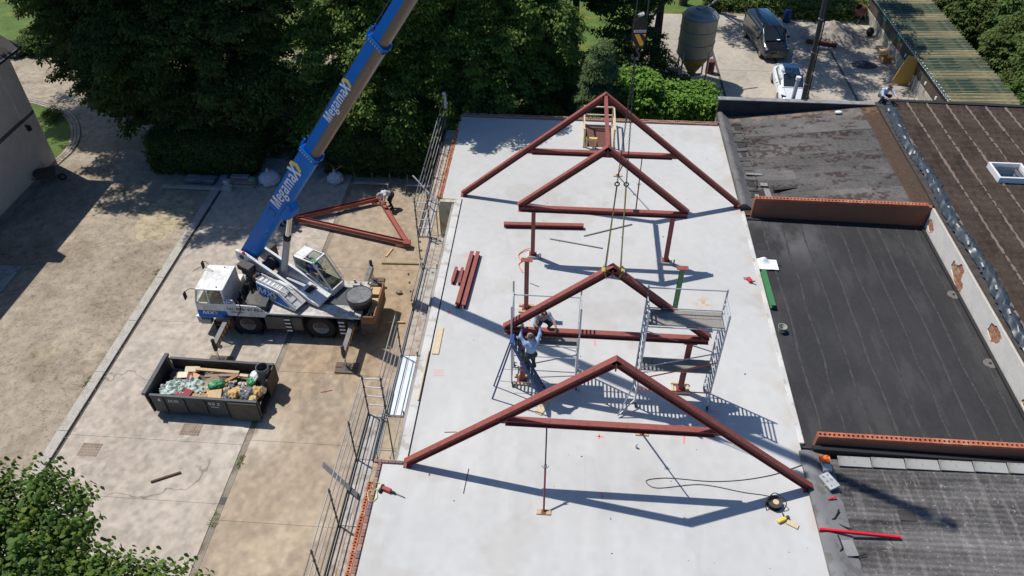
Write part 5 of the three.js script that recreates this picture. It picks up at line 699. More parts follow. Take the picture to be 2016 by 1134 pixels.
// ---------------------------------------------------------------- hook block, slings
const HK = V(1.74, 0, -17.8);
{
  const t = thing('hook_block', 'black and yellow striped hook block hanging over the building', 'hook block', [HK.x, 16.72, HK.z], 0.12); t.scale.setScalar(0.58);
  const sh = poly([[-0.24, 0.05], [-0.2, -0.1], [0.2, -0.1], [0.24, 0.05], [0.27, 0.75], [0.22, 1.05], [0.05, 1.25], [-0.12, 1.25], [-0.27, 1.0], [-0.27, 0.4]]);
  for (const z of [-0.13, 0.1]) mesh('cheek_plate', uvBox(new THREE.ExtrudeGeometry(sh, { depth: 0.03, bevelEnabled: true, bevelThickness: 0.006, bevelSize: 0.008, bevelSegments: 1 }).translate(0, 0, z)), K.black, t);
  mesh('sheave', merge([tube([0, 0.75, -0.1], [0, 0.75, 0.1], 0.26, 20)]), K.darkSteel, t); mesh('axle', tube([0, 0.75, -0.16], [0, 0.75, 0.16], 0.05, 12), K.darkSteel, t);
  mesh('name_plate', box(0.52, 0.1, 0.006, 0.0, 0.62, 0.14), K.whitePlain, t); mesh('lettering', text('LIEBHERR', 0.068, 0.003, 0, 1.25).translate(0.0, 0.62, 0.144), K.black, t);
  mesh('stripe_field', new THREE.ExtrudeGeometry(poly([[-0.22, 0.5], [-0.02, 0.5], [0.2, 0.12], [0.17, 0.0], [0.06, 0.0]]), { depth: 0.005, bevelEnabled: false }).translate(0, 0, 0.14), K.yellow, t); mesh('stripe_field', new THREE.ExtrudeGeometry(poly([[-0.25, 0.22], [-0.24, 0.05], [-0.12, -0.02]]), { depth: 0.005, bevelEnabled: false }).translate(0, 0, 0.14), K.yellow, t); mesh('stripe_field', new THREE.ExtrudeGeometry(poly([[0.12, 0.5], [0.25, 0.5], [0.24, 0.36]]), { depth: 0.005, bevelEnabled: false }).translate(0, 0, 0.14), K.yellow, t);
  mesh('top_guard', merge([bar([-0.12, 1.22, 0], [0.12, 1.3, 0], 0.3, 0.03)]), K.galvDull, t);
  mesh('hook', wire([[0, 0, 0], [0, -0.3, 0], [0.1, -0.45, 0], [0.06, -0.62, 0], [-0.1, -0.64, 0], [-0.18, -0.5, 0], [-0.15, -0.42, 0]], 0.045, 40, 8), K.darkSteel, t);
  mesh('hoist_rope', merge([tube([-0.24, 0.8, 0], [0.28, 13.9, -0.9], 0.026, 5), tube([0.24, 0.8, 0], [0.5, 13.9, -0.9], 0.026, 5)]), K.rope, t);
  const hk = [HK.x - 0.03, 16.38, HK.z];
  for (const [sx, ex, lab] of [[1.6, 1.52, 'olive lifting sling with steel chain holding the hung truss on its crane side'], [1.85, 1.98, 'olive lifting sling with steel chain holding the hung truss on its green post side']]) {
    const s = thing('lifting_sling', lab, 'sling', [ex, 9.75, -17.6]); const L = (p) => V(p[0] - ex, p[1] - 9.75, p[2] + 17.6), m1 = L([sx, 12.8, -17.7]);
    const c = []; const a = L(hk); const n = 64; for (let k = 0; k < n; k++) { const p = a.clone().lerp(m1, (k + 0.5) / n), d = a.distanceTo(m1) / n; c.push(new THREE.TorusGeometry(d * 0.6, 0.012, 5, 8).scale(0.55, 1, 1).rotateY(k % 2 ? Math.PI / 2 : 0).translate(p.x, p.y, p.z)); } mesh('chain', merge(c), K.darkSteel, s);
    mesh('shackle', new THREE.TorusGeometry(0.06, 0.02, 6, 14).translate(m1.x, m1.y - 0.03, m1.z), K.darkSteel, s);
    mesh('webbing', bar(m1.clone().add(V(0, -0.08, 0)), L([ex, 9.72, -17.48]), 0.012, 0.1, V(0, 0, 1)).translate(0, 0, 0), K.olive, s); mesh('webbing', bar(m1.clone().add(V(0, -0.08, 0)), L([ex, 9.72, -17.74]), 0.09, 0.012), K.olive, s);
    const sl = ex < PK[0] ? 1 : -1; mesh('choke_loop', merge([-1, 1].map((q) => bar([0.06 * sl, -0.22, q * 0.112], [-0.06 * sl, 0.1, q * 0.112], 0.1, 0.014, V(1, 0, 0))).concat([bar([-0.06 * sl, 0.045, -0.12], [-0.06 * sl, 0.045, 0.12], 0.1, 0.014)])), mat(0.42, 0.36, 0.1, 0.85), s);
  }
}
// ---------------------------------------------------------------- truss lying in the yard
{
  const t = thing('yard_truss', 'red-brown steel truss lying flat on blocks in the yard behind the crane', 'truss', [-10.4, 0, -32]); const P = (x, z) => [x + 10.4, 0.32, z + 32];
  const a = P(-13.85, -31.9), b = P(-9.75, -34.0), c = P(-7.55, -30.2); const up = V(0, 1, 0);
  for (const [p, q, n] of [[a, b, 'rafter'], [b, c, 'rafter'], [a, c, 'tie_beam']]) { const P1 = A3(p), Q1 = A3(q); const g = new THREE.ExtrudeGeometry(iShape(0.2, 0.23), { depth: P1.distanceTo(Q1), bevelEnabled: false }).translate(0, 0, -P1.distanceTo(Q1) / 2).rotateZ(Math.PI / 2).applyMatrix4(frame(P1, Q1)); mesh(n, uvBox(g), n === 'tie_beam' ? K.primer : mat(0.33, 0.078, 0.055, 0.62, { map: grain1 }), t); }
  for (const [x, z] of [a, b, c].map((p) => [p[0], p[2]])) mesh('end_plate', uvBox(box(0.34, 0.2, 0.34, x, 0.32, z)), K.primerDark, t);
  [[-13.4, -31.8], [-9.9, -33.8], [-7.9, -30.3]].forEach(([x, z], i) => stick('support_block', uvBox(rbox(0.5, 0.17, 0.2, x, 0.12, z, 0.01)), K.timber, ['timber block under the flat truss at its pointed crane end', 'timber block under the flat truss at its hedge end', 'timber block under the flat truss at its scaffold end'][i], 'block'));
  stick('timber_beam', uvBox(bar([-8.61, 0.07, -28.83], [-6.78, 0.07, -28.9], 0.1, 0.09)), mat(0.3, 0.27, 0.14, 0.9, { map: wood1 }), 'long greenish timber lying on the concrete by the scaffold', 'timber');
  stick('timber_beam', uvBox(bar([-8.51, 0.06, -29.35], [-8.3, 0.06, -30.06], 0.1, 0.06)), K.timber, 'short timber offcut by the tip of the flat truss', 'timber');
  stick('wooden_pole', tube([-7.5, 0.08, -24.66], [-6.72, 0.08, -24.71], 0.05), K.timber, 'short round timber lying behind the crane', 'timber');
  stick('iron_bar', uvBox(bar([-14.7, 0.07, -15.56], [-13.75, 0.07, -16.06], 0.07, 0.07)), mat(0.09, 0.045, 0.03, 0.8), 'rusty iron bar lying on the pale concrete', 'bar');
  stick('rock', new THREE.DodecahedronGeometry(0.16, 0).scale(1.1, 0.6, 0.8).translate(-7.35, 0.12, -26.7), K.timberGrey, 'lone broken stone on the concrete near the scaffold', 'stone');
  stick('red_strip', bar([-9.5, 0.045, -20.35], [-9.05, 0.045, -20.5], 0.02, 0.02), K.redDull, 'thin red strip lying on the brown concrete', 'strip');
}
// ---------------------------------------------------------------- skip with rubbish
{
  const cx = -13.6, cz = -19.75, L = 4.35, W = 2.0, h0 = 0.22, h1 = 1.18;
  const t = thing('rubbish_skip', 'dark steel rubbish skip filled with building waste', 'skip', [cx, 0, cz], -0.015);
  const skin = mat(0.045, 0.055, 0.065, 0.5, { metalness: 0.2, map: dirt3 }), rustIn = mat(0.085, 0.06, 0.045, 0.75, { metalness: 0.1, map: scaled(TDirt, 1.3) });
  mesh('floor', uvBox(span(-L / 2, L / 2, h0 - 0.06, h0, -W / 2, W / 2)), rustIn, t);
  mesh('end_wall', uvBox(bar([-L / 2 - 0.06, h0, 0], [-L / 2 - 0.16, h1 + 0.12, 0], W + 0.14, 0.06)), skin, t);
  for (const s of [-1, 1]) { const sw = mesh('side_wall', uvBox(merge([span(-L / 2, L / 2, h0, h1, s * W / 2 - 0.03, s * W / 2 + 0.03)])), s > 0 ? skin : rustIn, t); mesh('rim', uvBox(rbox(L + 0.05, 0.1, 0.12, 0, h1, s * W / 2, 0.015)), skin, sw); for (let k = 0; k < 5; k++) mesh('rib', uvBox(box(0.06, h1 - h0 - 0.08, 0.05, -L / 2 + 0.5 + k * 0.85, (h0 + h1) / 2, s * (W / 2 + 0.055))), skin, sw); }
  mesh('end_rim', uvBox(bar([-L / 2 - 0.16, h1 + 0.14, -W / 2 - 0.1], [-L / 2 - 0.16, h1 + 0.14, W / 2 + 0.1], 0.16, 0.12)), skin, t);
  mesh('lift_hook', wire([[-L / 2 - 0.1, 0.6, -0.12], [-L / 2 - 0.42, 0.75, -0.12], [-L / 2 - 0.42, 0.75, 0.12], [-L / 2 - 0.1, 0.6, 0.12]], 0.035, 20, 6), mat(0.14, 0.07, 0.04, 0.8), t);
  const d1 = mesh('tail_gate', uvBox(span(L / 2 - 1.15, L / 2 - 0.0, 0.12, h1 - 0.04, W / 2 + 0.06, W / 2 + 0.11)), mat(0.075, 0.07, 0.055, 0.7, { map: dirt3 }), t); d1.userData.label = 'tail gate swung open flat against the side';
  mesh('tail_gate', uvBox(merge([span(L / 2 + 0.0, L / 2 + 0.06, h0, h1 + 0.02, -W / 2, -0.1)])), rustIn, t); mesh('corner_post', uvBox(merge([span(L / 2 - 0.06, L / 2 + 0.06, h0, h1 + 0.06, -W / 2 - 0.06, -W / 2 + 0.06), span(L / 2 - 0.06, L / 2 + 0.04, h0, h1, W / 2 - 0.05, W / 2 + 0.04)])), skin, t);
  mesh('runner', uvBox(merge([span(-L / 2, L / 2, 0.035, h0 - 0.06, -0.6, -0.48), span(-L / 2, L / 2, 0.035, h0 - 0.06, 0.48, 0.6)])), K.darkSteel, t);
  for (const s of [-1, 1]) mesh('roller', tube([L / 2 - 0.2, 0.13, s * 0.7 - 0.12], [L / 2 - 0.2, 0.13, s * 0.7 + 0.12], 0.1, 12), K.darkSteel, t);
  const lw = mat(0.62, 0.62, 0.6, 0.7, { map: grain1 }); mesh('lettering', text('ICO', 0.15, 0.004, 0, 1.2).translate(-1.28, 0.93, W / 2 + 0.031), lw, t); mesh('lettering', text('03 2', 0.16, 0.004, 0, 1.15).translate(0.4, 0.93, W / 2 + 0.031), lw, t); mesh('lettering', text('www.', 0.08, 0.004, 0, 1.2).translate(0.4, 0.74, W / 2 + 0.031), lw, t); mesh('lettering', box(0.1, 0.14, 0.004, -1.85, 0.95, W / 2 + 0.033), lw, t);
  // what lies in it
  const r = rng(123), put = (name, g, m, x, y, z, rx, ry, rz, label, cat, group) => { const o = mesh(name, g, m); o.position.set(cx + x, y, cz + z); o.rotation.set(rx, ry, rz); return tag(o, label, cat, group); };
  const lump = (rad, f, sd, sx = 1, sy = 0.6, sz = 1) => { const g = new THREE.IcosahedronGeometry(rad, 4), p = g.attributes.position; for (let i = 0; i < p.count; i++) { const k = 0.6 + 0.8 * fbm((p.getX(i) / rad * f + sd + 7) * 0.03, (p.getZ(i) / rad * f + p.getY(i) / rad * f * 0.7 + 7) * 0.03, 64, 2); p.setXYZ(i, p.getX(i) * k * sx, p.getY(i) * k * sy, p.getZ(i) * k * sz); } g.computeVertexNormals(); return g; };
  { const n = 90, g = new THREE.PlaneGeometry(L - 0.1, W - 0.12, n, n).rotateX(-Math.PI / 2), p = g.attributes.position; for (let i = 0; i < p.count; i++) { const x = p.getX(i), z = p.getZ(i); p.setY(i, 0.52 + 0.2 * fbm(x / 8 + 0.5, z / 8 + 0.5, 30, 4) + 0.12 * fbm(x / 8 + 0.5, z / 8 + 0.5, 120, 2, LAT2)); } g.computeVertexNormals(); const c = mesh('rubble_heap', uvBox(g), mat(0.2, 0.17, 0.14, 0.95, { map: scaled(TDirt, 0.7) })); c.position.set(cx, 0, cz); tag(c, 'loose grey rubble filling the bottom of the skip', 'rubble'); c.userData.kind = 'stuff'; }
  const Y = 0.74;
  const film = (sx, sz) => { const n = 36, g = new THREE.PlaneGeometry(sx, sz, n, n).rotateX(-Math.PI / 2), p = g.attributes.position; for (let i = 0; i < p.count; i++) { const x = p.getX(i), z = p.getZ(i); p.setY(i, 0.34 * fbm(x / 3 + 0.5, z / 3 + 0.5, 16, 2) + 0.16 * Math.abs(fbm(x / 3 + 0.5 + z * 0.1, z / 3 + 0.5, 34, 2, LAT2) - 0.5)); p.setX(i, x + 0.12 * (fbm(x / 3 + 0.2, z / 3 + 0.7, 40, 2) - 0.5)); } g.computeVertexNormals(); return g; };
  const filmM = mat(0.42, 0.5, 0.44, 0.35, { side: THREE.DoubleSide });
  put('plastic_sheet', film(0.95, 0.75), filmM, -1.6, Y, 0.35, 0, 0.3, 0, 'heap of crumpled greenish plastic film in the skip corner', 'plastic sheet');
  put('plastic_sheet', film(1.1, 0.6), filmM, -0.75, Y - 0.05, 0.1, 0, -0.4, 0, 'strip of crumpled greenish plastic film beside the red board', 'plastic sheet');
  const boards = [[0.62, 0.5, K.redBoard = mat(0.25, 0.03, 0.035, 0.75), -1.05, 0.58, -0.25, 'dark red square board in the skip'], [0.72, 0.42, mat(0.45, 0.3, 0.17, 0.85, { map: wood1 }), -0.4, 0.72, 0.0, 'brown cardboard sheet by the skip rim'], [0.62, 0.52, mat(0.68, 0.5, 0.28, 0.85, { map: wood1 }), 0.22, 0.62, 0.15, 'square pale plywood board leaning by the skip rim'], [0.75, 0.55, mat(0.34, 0.25, 0.16, 0.9, { map: wood1 }), -0.15, -0.05, 0.6, 'grey-brown chipboard sheet lying in the middle of the skip'], [0.5, 0.45, mat(0.42, 0.32, 0.2, 0.9, { map: wood1 }), -0.3, 0.15, 0.7, 'broken chipboard sheet over the greenish film'], [0.42, 0.28, mat(0.74, 0.68, 0.5, 0.9), -1.5, -0.42, 0.1, 'cream board piece in the far skip corner'], [0.3, 0.26, K.redBoard, -1.2, -0.4, 0.3, 'small red board piece in the skip'], [0.34, 0.26, mat(0.62, 0.36, 0.18, 0.85), -0.98, -0.42, -0.3, 'small orange board piece in the skip'], [0.6, 0.25, mat(0.66, 0.56, 0.38, 0.85), -1.2, -0.75, 0.1, 'pale board strip along the far skip wall'], [0.45, 0.1, mat(0.1, 0.1, 0.11, 0.8), 0.8, 0.12, -0.7, 'dark flat strip across the skip rubble']];
  for (const [a, b, m, x, z, ry, l] of boards) put('waste_board', uvBox(rbox(a, 0.035, b, 0, 0, 0, 0.006)), m, x, Y + 0.1 + 0.1 * r(), z, (r() - 0.3) * 0.3 + 0.12, ry, (r() - 0.5) * 0.3, l, 'board');
  for (const [x, z, l2, ry, m, l] of [[-0.1, -0.68, 1.9, -0.06, K.timber, 'long timber plank along the far skip wall'], [0.5, -0.6, 1.5, -0.1, K.timberPale, 'pale plank lying over another in the skip'], [0.1, -0.45, 1.3, 0.08, K.timberGrey, 'grey weathered plank in the skip'], [0.55, -0.3, 0.75, 0.7, mat(0.5, 0.26, 0.12, 0.85, { map: wood1 }), 'thick orange-brown timber slanting over the skip rubble']]) put('waste_plank', uvBox(rbox(l2, 0.07, 0.13, 0, 0, 0, 0.008)), m, x, Y + 0.14 + 0.08 * r(), z, 0.1, ry, 0.04, l, 'plank');
  put('green_bag', lump(0.28, 1.2, 2, 1.2, 0.5, 0.7), K.greenBright, 0.15, Y + 0.22, 0.05, 0, 0.5, 0, 'bright green plastic bag in the middle of the skip', 'bag'); put('green_bag', lump(0.2, 1.4, 5), K.greenBright, 1.45, Y + 0.15, -0.25, 0, 0, 0, 'bright green plastic bag beside the grey pipe', 'bag');
  put('waste_sack', lump(0.28, 1.3, 3, 1, 0.75, 0.9), mat(0.62, 0.4, 0.16, 0.8), 1.05, Y + 0.18, 0.42, 0, 0, 0, 'orange-brown sack with white print in the skip', 'sack'); put('waste_sack', lump(0.33, 1.6, 9, 1.1, 0.7, 1), mat(0.14, 0.14, 0.15, 0.4), 1.5, Y + 0.15, 0.42, 0, 0, 0, 'knotted grey bin bag in the skip', 'sack'); put('waste_sack', lump(0.24, 1.5, 12, 1, 0.8, 1), mat(0.52, 0.33, 0.12, 0.7), 1.9, Y + 0.18, 0.28, 0, 0, 0, 'orange packaging by the open end of the skip', 'sack'); put('waste_sack', lump(0.2, 1.5, 15), mat(0.55, 0.42, 0.16, 0.7), 1.8, Y + 0.14, 0.62, 0, 0, 0, 'small yellow packaging by the open end of the skip', 'sack'); put('waste_sack', lump(0.26, 1.7, 18), mat(0.1, 0.105, 0.12, 0.5), 0.65, Y + 0.05, 0.6, 0, 0, 0, 'dark crumpled bin bag by the plywood board', 'sack'); put('waste_sack', lump(0.22, 2, 21), mat(0.7, 0.7, 0.7, 0.6), 1.55, Y + 0.2, -0.55, 0, 0, 0, 'white crumpled bag beside the grey pipe', 'sack');
  const rb = rng(8); for (let k = 0; k < 26; k++) put('rubble_piece', new THREE.DodecahedronGeometry(0.06 + 0.06 * rb(), 0).scale(1.3, 0.7, 1), [mat(0.4, 0.36, 0.3, 0.9), mat(0.52, 0.4, 0.26, 0.9), mat(0.3, 0.3, 0.3, 0.9), mat(0.55, 0.52, 0.48, 0.9)][k % 4], 0.5 + 1.2 * rb(), Y + 0.06, -0.3 + 0.9 * rb(), rb() * 3, rb() * 3, 0, 'small chunk of rubble among the bags in the skip', 'rubble', 'chunks of rubble in the skip');
  const pipe = thing('grey_pipe', 'wide grey plastic pipe standing upright in the skip corner', 'pipe', [cx + 1.9, 0.66, cz - 0.5]); const pp = mesh('pipe_wall', new THREE.LatheGeometry([[0.24, 0], [0.24, 0.72], [0.27, 0.74], [0.27, 0.88], [0.21, 0.88], [0.2, 0.1]].map(([a, b]) => new THREE.Vector2(a, b)), 26), mat(0.1, 0.11, 0.12, 0.45, { side: THREE.DoubleSide }), pipe); pipe.rotation.z = -0.08;
}
// ---------------------------------------------------------------- materials stored by the hedge
{
  stick('concrete_lintel', uvBox(rbox(3.6, 0.16, 0.2, -20.5, 0.12, -34.55, 0.01)), K.concreteGrey, 'long grey concrete lintel lying on the drive edge', 'lintel');
  [[-20.4, 0.1, 'lower'], [-20.3, 0.25, 'upper']].forEach(([x, y, w]) => stick('slab_stack', uvBox(rbox(1.7, 0.13, 0.5, x, y, -35.3, 0.01)), mat(0.26, 0.26, 0.26, 0.9, { map: dirt3 }), w + ' dark slab of the pile behind the long lintel', 'slab'));
  const t = thing('block_pile', 'pile of pale blocks and grey slabs by the clipped hedge', 'blocks', [-18.0, 0, -34.9]);
  const rr = rng(31); for (const [x, y, z, a, b, c] of [[-0.5, 0.2, 0.35, 0.45, 0.34, 0.3], [-0.55, 0.5, 0.2, 0.3, 0.26, 0.25], [0.2, 0.13, -0.1, 1.3, 0.2, 0.4], [0.3, 0.35, -0.15, 1.1, 0.16, 0.42], [0.05, 0.52, -0.35, 1.0, 0.12, 0.3], [0.75, 0.3, -0.2, 0.3, 0.5, 0.3]]) mesh('block', uvBox(rbox(a, b, c, x, y, z, 0.015)), x < 0 ? mat(0.5, 0.5, 0.48, 0.9, { map: grain1 }) : mat(0.2 + 0.2 * rr(), 0.21 + 0.2 * rr(), 0.24, 0.85, { map: grain1 }), t);
  const bag = (x, z, s, label, red) => { const g = new THREE.IcosahedronGeometry(s, 4), p = g.attributes.position; for (let i = 0; i < p.count; i++) { const k = 0.75 + 0.5 * fbm(p.getX(i) + 3 + x, p.getZ(i) + p.getY(i) * 0.7 + 9, 64, 3); p.setXYZ(i, p.getX(i) * k, p.getY(i) * k * 0.75, p.getZ(i) * k); } g.computeVertexNormals(); const q = thing('white_bag', label, 'bag', [x, s * 0.5, z]); mesh('sack', g, mat(0.6, 0.6, 0.62, 0.6), q); if (red) mesh('lettering', text('Mac', 0.2, 0.01, 0.1).translate(0, 0.02, s * 0.86), K.red, q); mesh('neck', lumpNeck(s), mat(0.5, 0.5, 0.52, 0.6), q); };
  const lumpNeck = (s) => new THREE.ConeGeometry(s * 0.35, s * 0.9, 7).translate(-0.05, s * 0.85, -0.1);
  bag(-16.4, -35.5, 0.55, 'white sack with red print under the hedge by the boom', true); bag(-12.7, -35.9, 0.45, 'white sack with crossed sticks under the hedge', false);
  stick('loose_stick', merge([tube([-13.6, 0.06, -35.6], [-12.3, 0.9, -36.2], 0.02, 5)]), K.timber, 'thin pale stick leaning by the white sack', 'stick'); stick('loose_stick', tube([-13.0, 0.9, -36.4], [-12.2, 0.06, -35.6], 0.02, 5), K.timberGrey, 'thin grey stick crossing the pale one', 'stick');
  for (const [x0, l] of [[-11.6, 'grey stack of scaffold frames laid under the hedge'], [-8.9, 'smaller stack of scaffold frames beside the scaffold end']]) { const f = thing('frame_stack', l, 'scaffold frames', [x0 + 1.1, 0, -35.4]); const W2 = x0 < -10 ? 2.0 : 1.4; for (let k = 0; k < 5; k++) mesh('tube', tube([-W2 / 2, 0.2 + 0.05 * k, -0.3 + 0.12 * k], [W2 / 2, 0.2 + 0.05 * k, -0.3 + 0.12 * k], 0.025, 6), K.galvDull, f); for (const x of [-W2 / 2, 0, W2 / 2]) mesh('stand', merge([tube([x, 0.03, -0.35], [x, 0.75, -0.35], 0.028, 6), tube([x, 0.03, 0.3], [x, 0.4, 0.3], 0.028, 6)]), K.galvDull, f); }
}
// ---------------------------------------------------------------- house at the left 
{
  const t = thing('beige_house', 'beige rendered house with a dark string course and slate eave', 'house', [-29.45, 0, -30]); const f = (name, g, m, p = t) => mesh(name, uvBox(g.translate(29.45, 0, 30)), m, p);
  f('wall', span(-40, -29.45, 0, 6.9, -36.4, -12), K.houseWall); f('string_course', span(-29.47, -29.4, 3.42, 3.6, -36.45, -12), mat(0.1, 0.095, 0.09, 0.85)); f('plinth', span(-29.47, -29.42, 0, 0.4, -36.43, -12), mat(0.3, 0.26, 0.22, 0.9, { map: dirt3 })); f('corner_pilaster', span(-29.46, -29.41, 0.4, 6.9, -36.44, -35.3), K.houseWall);
  const rf = f('roof', new THREE.ExtrudeGeometry(poly([[-41, 7.0], [-28.95, 7.0], [-28.95, 7.12], [-34.7, 11.3], [-41, 7.12]]), { depth: 25, bevelEnabled: false }).translate(0, 0, -36.95), K.slateRoof); f('gutter', bar([-28.9, 7.05, -36.95], [-28.9, 7.05, -12], 0.14, 0.12), K.darkSteel, rf); f('chimney', span(-29.5, -28.85, 6.9, 8.55, -30.65, -30.1), mat(0.3, 0.15, 0.1, 0.9, { map: dirt3 }), rf);
  for (const z of [-32.6]) { const w = f('window', span(-29.5, -29.43, 4.0, 5.0, z - 0.5, z + 0.5), K.glassDark); f('window_frame', merge([span(-29.44, -29.4, 3.95, 4.02, z - 0.55, z + 0.55), span(-29.44, -29.4, 4.02, 5.0, z - 0.55, z - 0.47)]), mat(0.2, 0.2, 0.2, 0.6), w); f('window_sill', span(-29.5, -29.34, 3.88, 3.95, z - 0.6, z + 0.6), K.concreteGrey, w); }
  f('wall_lamp', merge([span(-29.45, -29.25, 3.2, 3.26, -35.35, -35.3), span(-29.3, -29.15, 2.95, 3.22, -35.42, -35.22)]), K.black);
  const bk = thing('wheelbarrow', 'dark wheelbarrow standing against the beige house wall', 'wheelbarrow', [-28.9, 0, -34.6], 0.5); mesh('tray', new THREE.ExtrudeGeometry(poly([[-0.5, 0.5], [0.45, 0.5], [0.55, 0.85], [-0.6, 0.85]]), { depth: 0.6, bevelEnabled: false }).translate(0, 0, -0.3), mat(0.06, 0.04, 0.035, 0.6), bk); mesh('wheel', new THREE.TorusGeometry(0.17, 0.05, 8, 18).translate(0.7, 0.22, 0), K.rubber, bk); for (const s of [-1, 1]) mesh('handle', merge([tube([0.7, 0.22, s * 0.06], [-0.9, 0.62, s * 0.3], 0.02, 6), tube([-0.35, 0.45, s * 0.24], [-0.4, 0.02, s * 0.26], 0.018, 6)]), K.darkSteel, bk);
  stick('paving_slab', uvBox(rbox(3.0, 0.06, 2.6, -27.9, 0.03, -26.0, 0.02)), mat(0.4, 0.42, 0.42, 0.9, { map: dirt3 }), 'pale stone doorstep slab beside the beige house', 'slab');
}
// ---------------------------------------------------------------- back yard: vehicles, silo, shed
function shell(stations, n = 14) { // closed skin through cross-sections [z, halfWidth, yBottom, yTop, roundness, topNarrow]
  const pos = [], idx = []; stations.forEach(([z, w, y0, y1, rd, tn]) => { for (let k = 0; k < n; k++) { const a = k / n * Math.PI * 2, c = Math.cos(a), s = Math.sin(a), e = 2 / rd, x = Math.sign(c) * Math.abs(c) ** e, y = Math.sign(s) * Math.abs(s) ** e; pos.push(w * x * (y > 0 ? 1 - tn * y : 1), (y0 + y1) / 2 + (y1 - y0) / 2 * y, z); } });
  const m = stations.length; for (let i = 0; i + 1 < m; i++) for (let k = 0; k < n; k++) { const a = i * n + k, b = i * n + (k + 1) % n; idx.push(a, a + n, b, b, a + n, b + n); }
  for (const [i, f] of [[0, 1], [m - 1, 0]]) for (let k = 1; k + 1 < n; k++) f ? idx.push(i * n, i * n + k, i * n + k + 1) : idx.push(i * n, i * n + k + 1, i * n + k);
  const g = new THREE.BufferGeometry(); g.setAttribute('position', new THREE.Float32BufferAttribute(pos, 3)); g.setIndex(idx); g.computeVertexNormals(); return toCreasedNormals(g, 0.7);
}
function wheels(t, xs, zs, r, w) { for (const z of zs) for (const s of [-1, 1]) { const x = s * xs; const wh = mesh('wheel', new THREE.TorusGeometry(r - 0.09, 0.1, 8, 24).rotateY(Math.PI / 2).scale(1.1, 1, 1).translate(x, r, z), K.rubber, t); mesh('rim', new THREE.CylinderGeometry(r - 0.12, r - 0.12, w * 0.9, 20).rotateZ(Math.PI / 2).translate(x, r, z), mat(0.3, 0.3, 0.31, 0.35, { metalness: 0.8 }), wh); const sp2 = []; for (let k = 0; k < 5; k++) sp2.push(box(0.02, (r - 0.14) * 1.7, 0.05, x + s * w * 0.46, r, z).translate(-0, 0, 0)); } }
const carPaint = (r, g, b) => new THREE.MeshPhysicalMaterial({ color: lin(r, g, b), roughness: 0.25, clearcoat: 1, clearcoatRoughness: 0.05 });
{
  const t = thing('black_van', 'black panel van parked on the back yard by the silo', 'van', [14.75, 0.03, -55.75], 0.15); const P = carPaint(0.012, 0.012, 0.014);
  mesh('body', shell([[-2.62, 0.86, 0.5, 1.75, 5, 0.08], [-2.55, 0.95, 0.35, 1.9, 6, 0.1], [-1.2, 0.98, 0.28, 1.96, 7, 0.12], [0.6, 0.98, 0.28, 1.96, 7, 0.12], [1.0, 0.98, 0.28, 1.9, 7, 0.14], [1.75, 0.97, 0.28, 1.22, 6, 0.08], [2.1, 0.95, 0.28, 1.1, 5, 0.06], [2.45, 0.88, 0.3, 0.98, 4, 0.05], [2.6, 0.7, 0.35, 0.85, 4, 0.05]], 28), P, t);
  mesh('windscreen', bar([0, 1.28, 1.78], [0, 1.88, 1.06], 1.52, 0.02), K.glassDark, t);
  for (const s of [-1, 1]) { mesh('side_window', bar([s * 0.945, 1.5, 0.2], [s * 0.945, 1.5, 1.15], 0.015, 0.42), K.glassDark, t); mesh('side_window', bar([s * 0.945, 1.5, -2.2], [s * 0.945, 1.5, 0.1], 0.014, 0.4), K.glassDark, t); mesh('mirror', rbox(0.2, 0.22, 0.12, s * 1.1, 1.3, 1.25, 0.04), K.black, t); mesh('headlight', rbox(0.34, 0.14, 0.2, s * 0.66, 0.88, 2.36, 0.05), mat(0.5, 0.52, 0.55, 0.15, { metalness: 0.4 }), t); mesh('roof_rail', bar([s * 0.74, 1.985, -2.3], [s * 0.74, 1.985, 0.7], 0.05, 0.05), K.galvDull, t); }
  mesh('grille', rbox(0.95, 0.2, 0.06, 0, 0.72, 2.55, 0.02), K.black, t); mesh('bumper', rbox(1.7, 0.25, 0.2, 0, 0.42, 2.48, 0.06), mat(0.06, 0.06, 0.065, 0.6), t); mesh('number_plate', box(0.5, 0.11, 0.01, 0, 0.48, 2.59), K.whitePlain, t); mesh('emblem', box(0.14, 0.08, 0.02, 0, 0.76, 2.59), K.chrome, t); mesh('dash_paper', box(0.22, 0.01, 0.14, 0.2, 1.33, 1.78).rotateX(0), K.paper, t);
  wheels(t, 0.86, [-1.75, 1.72], 0.34, 0.22);
}
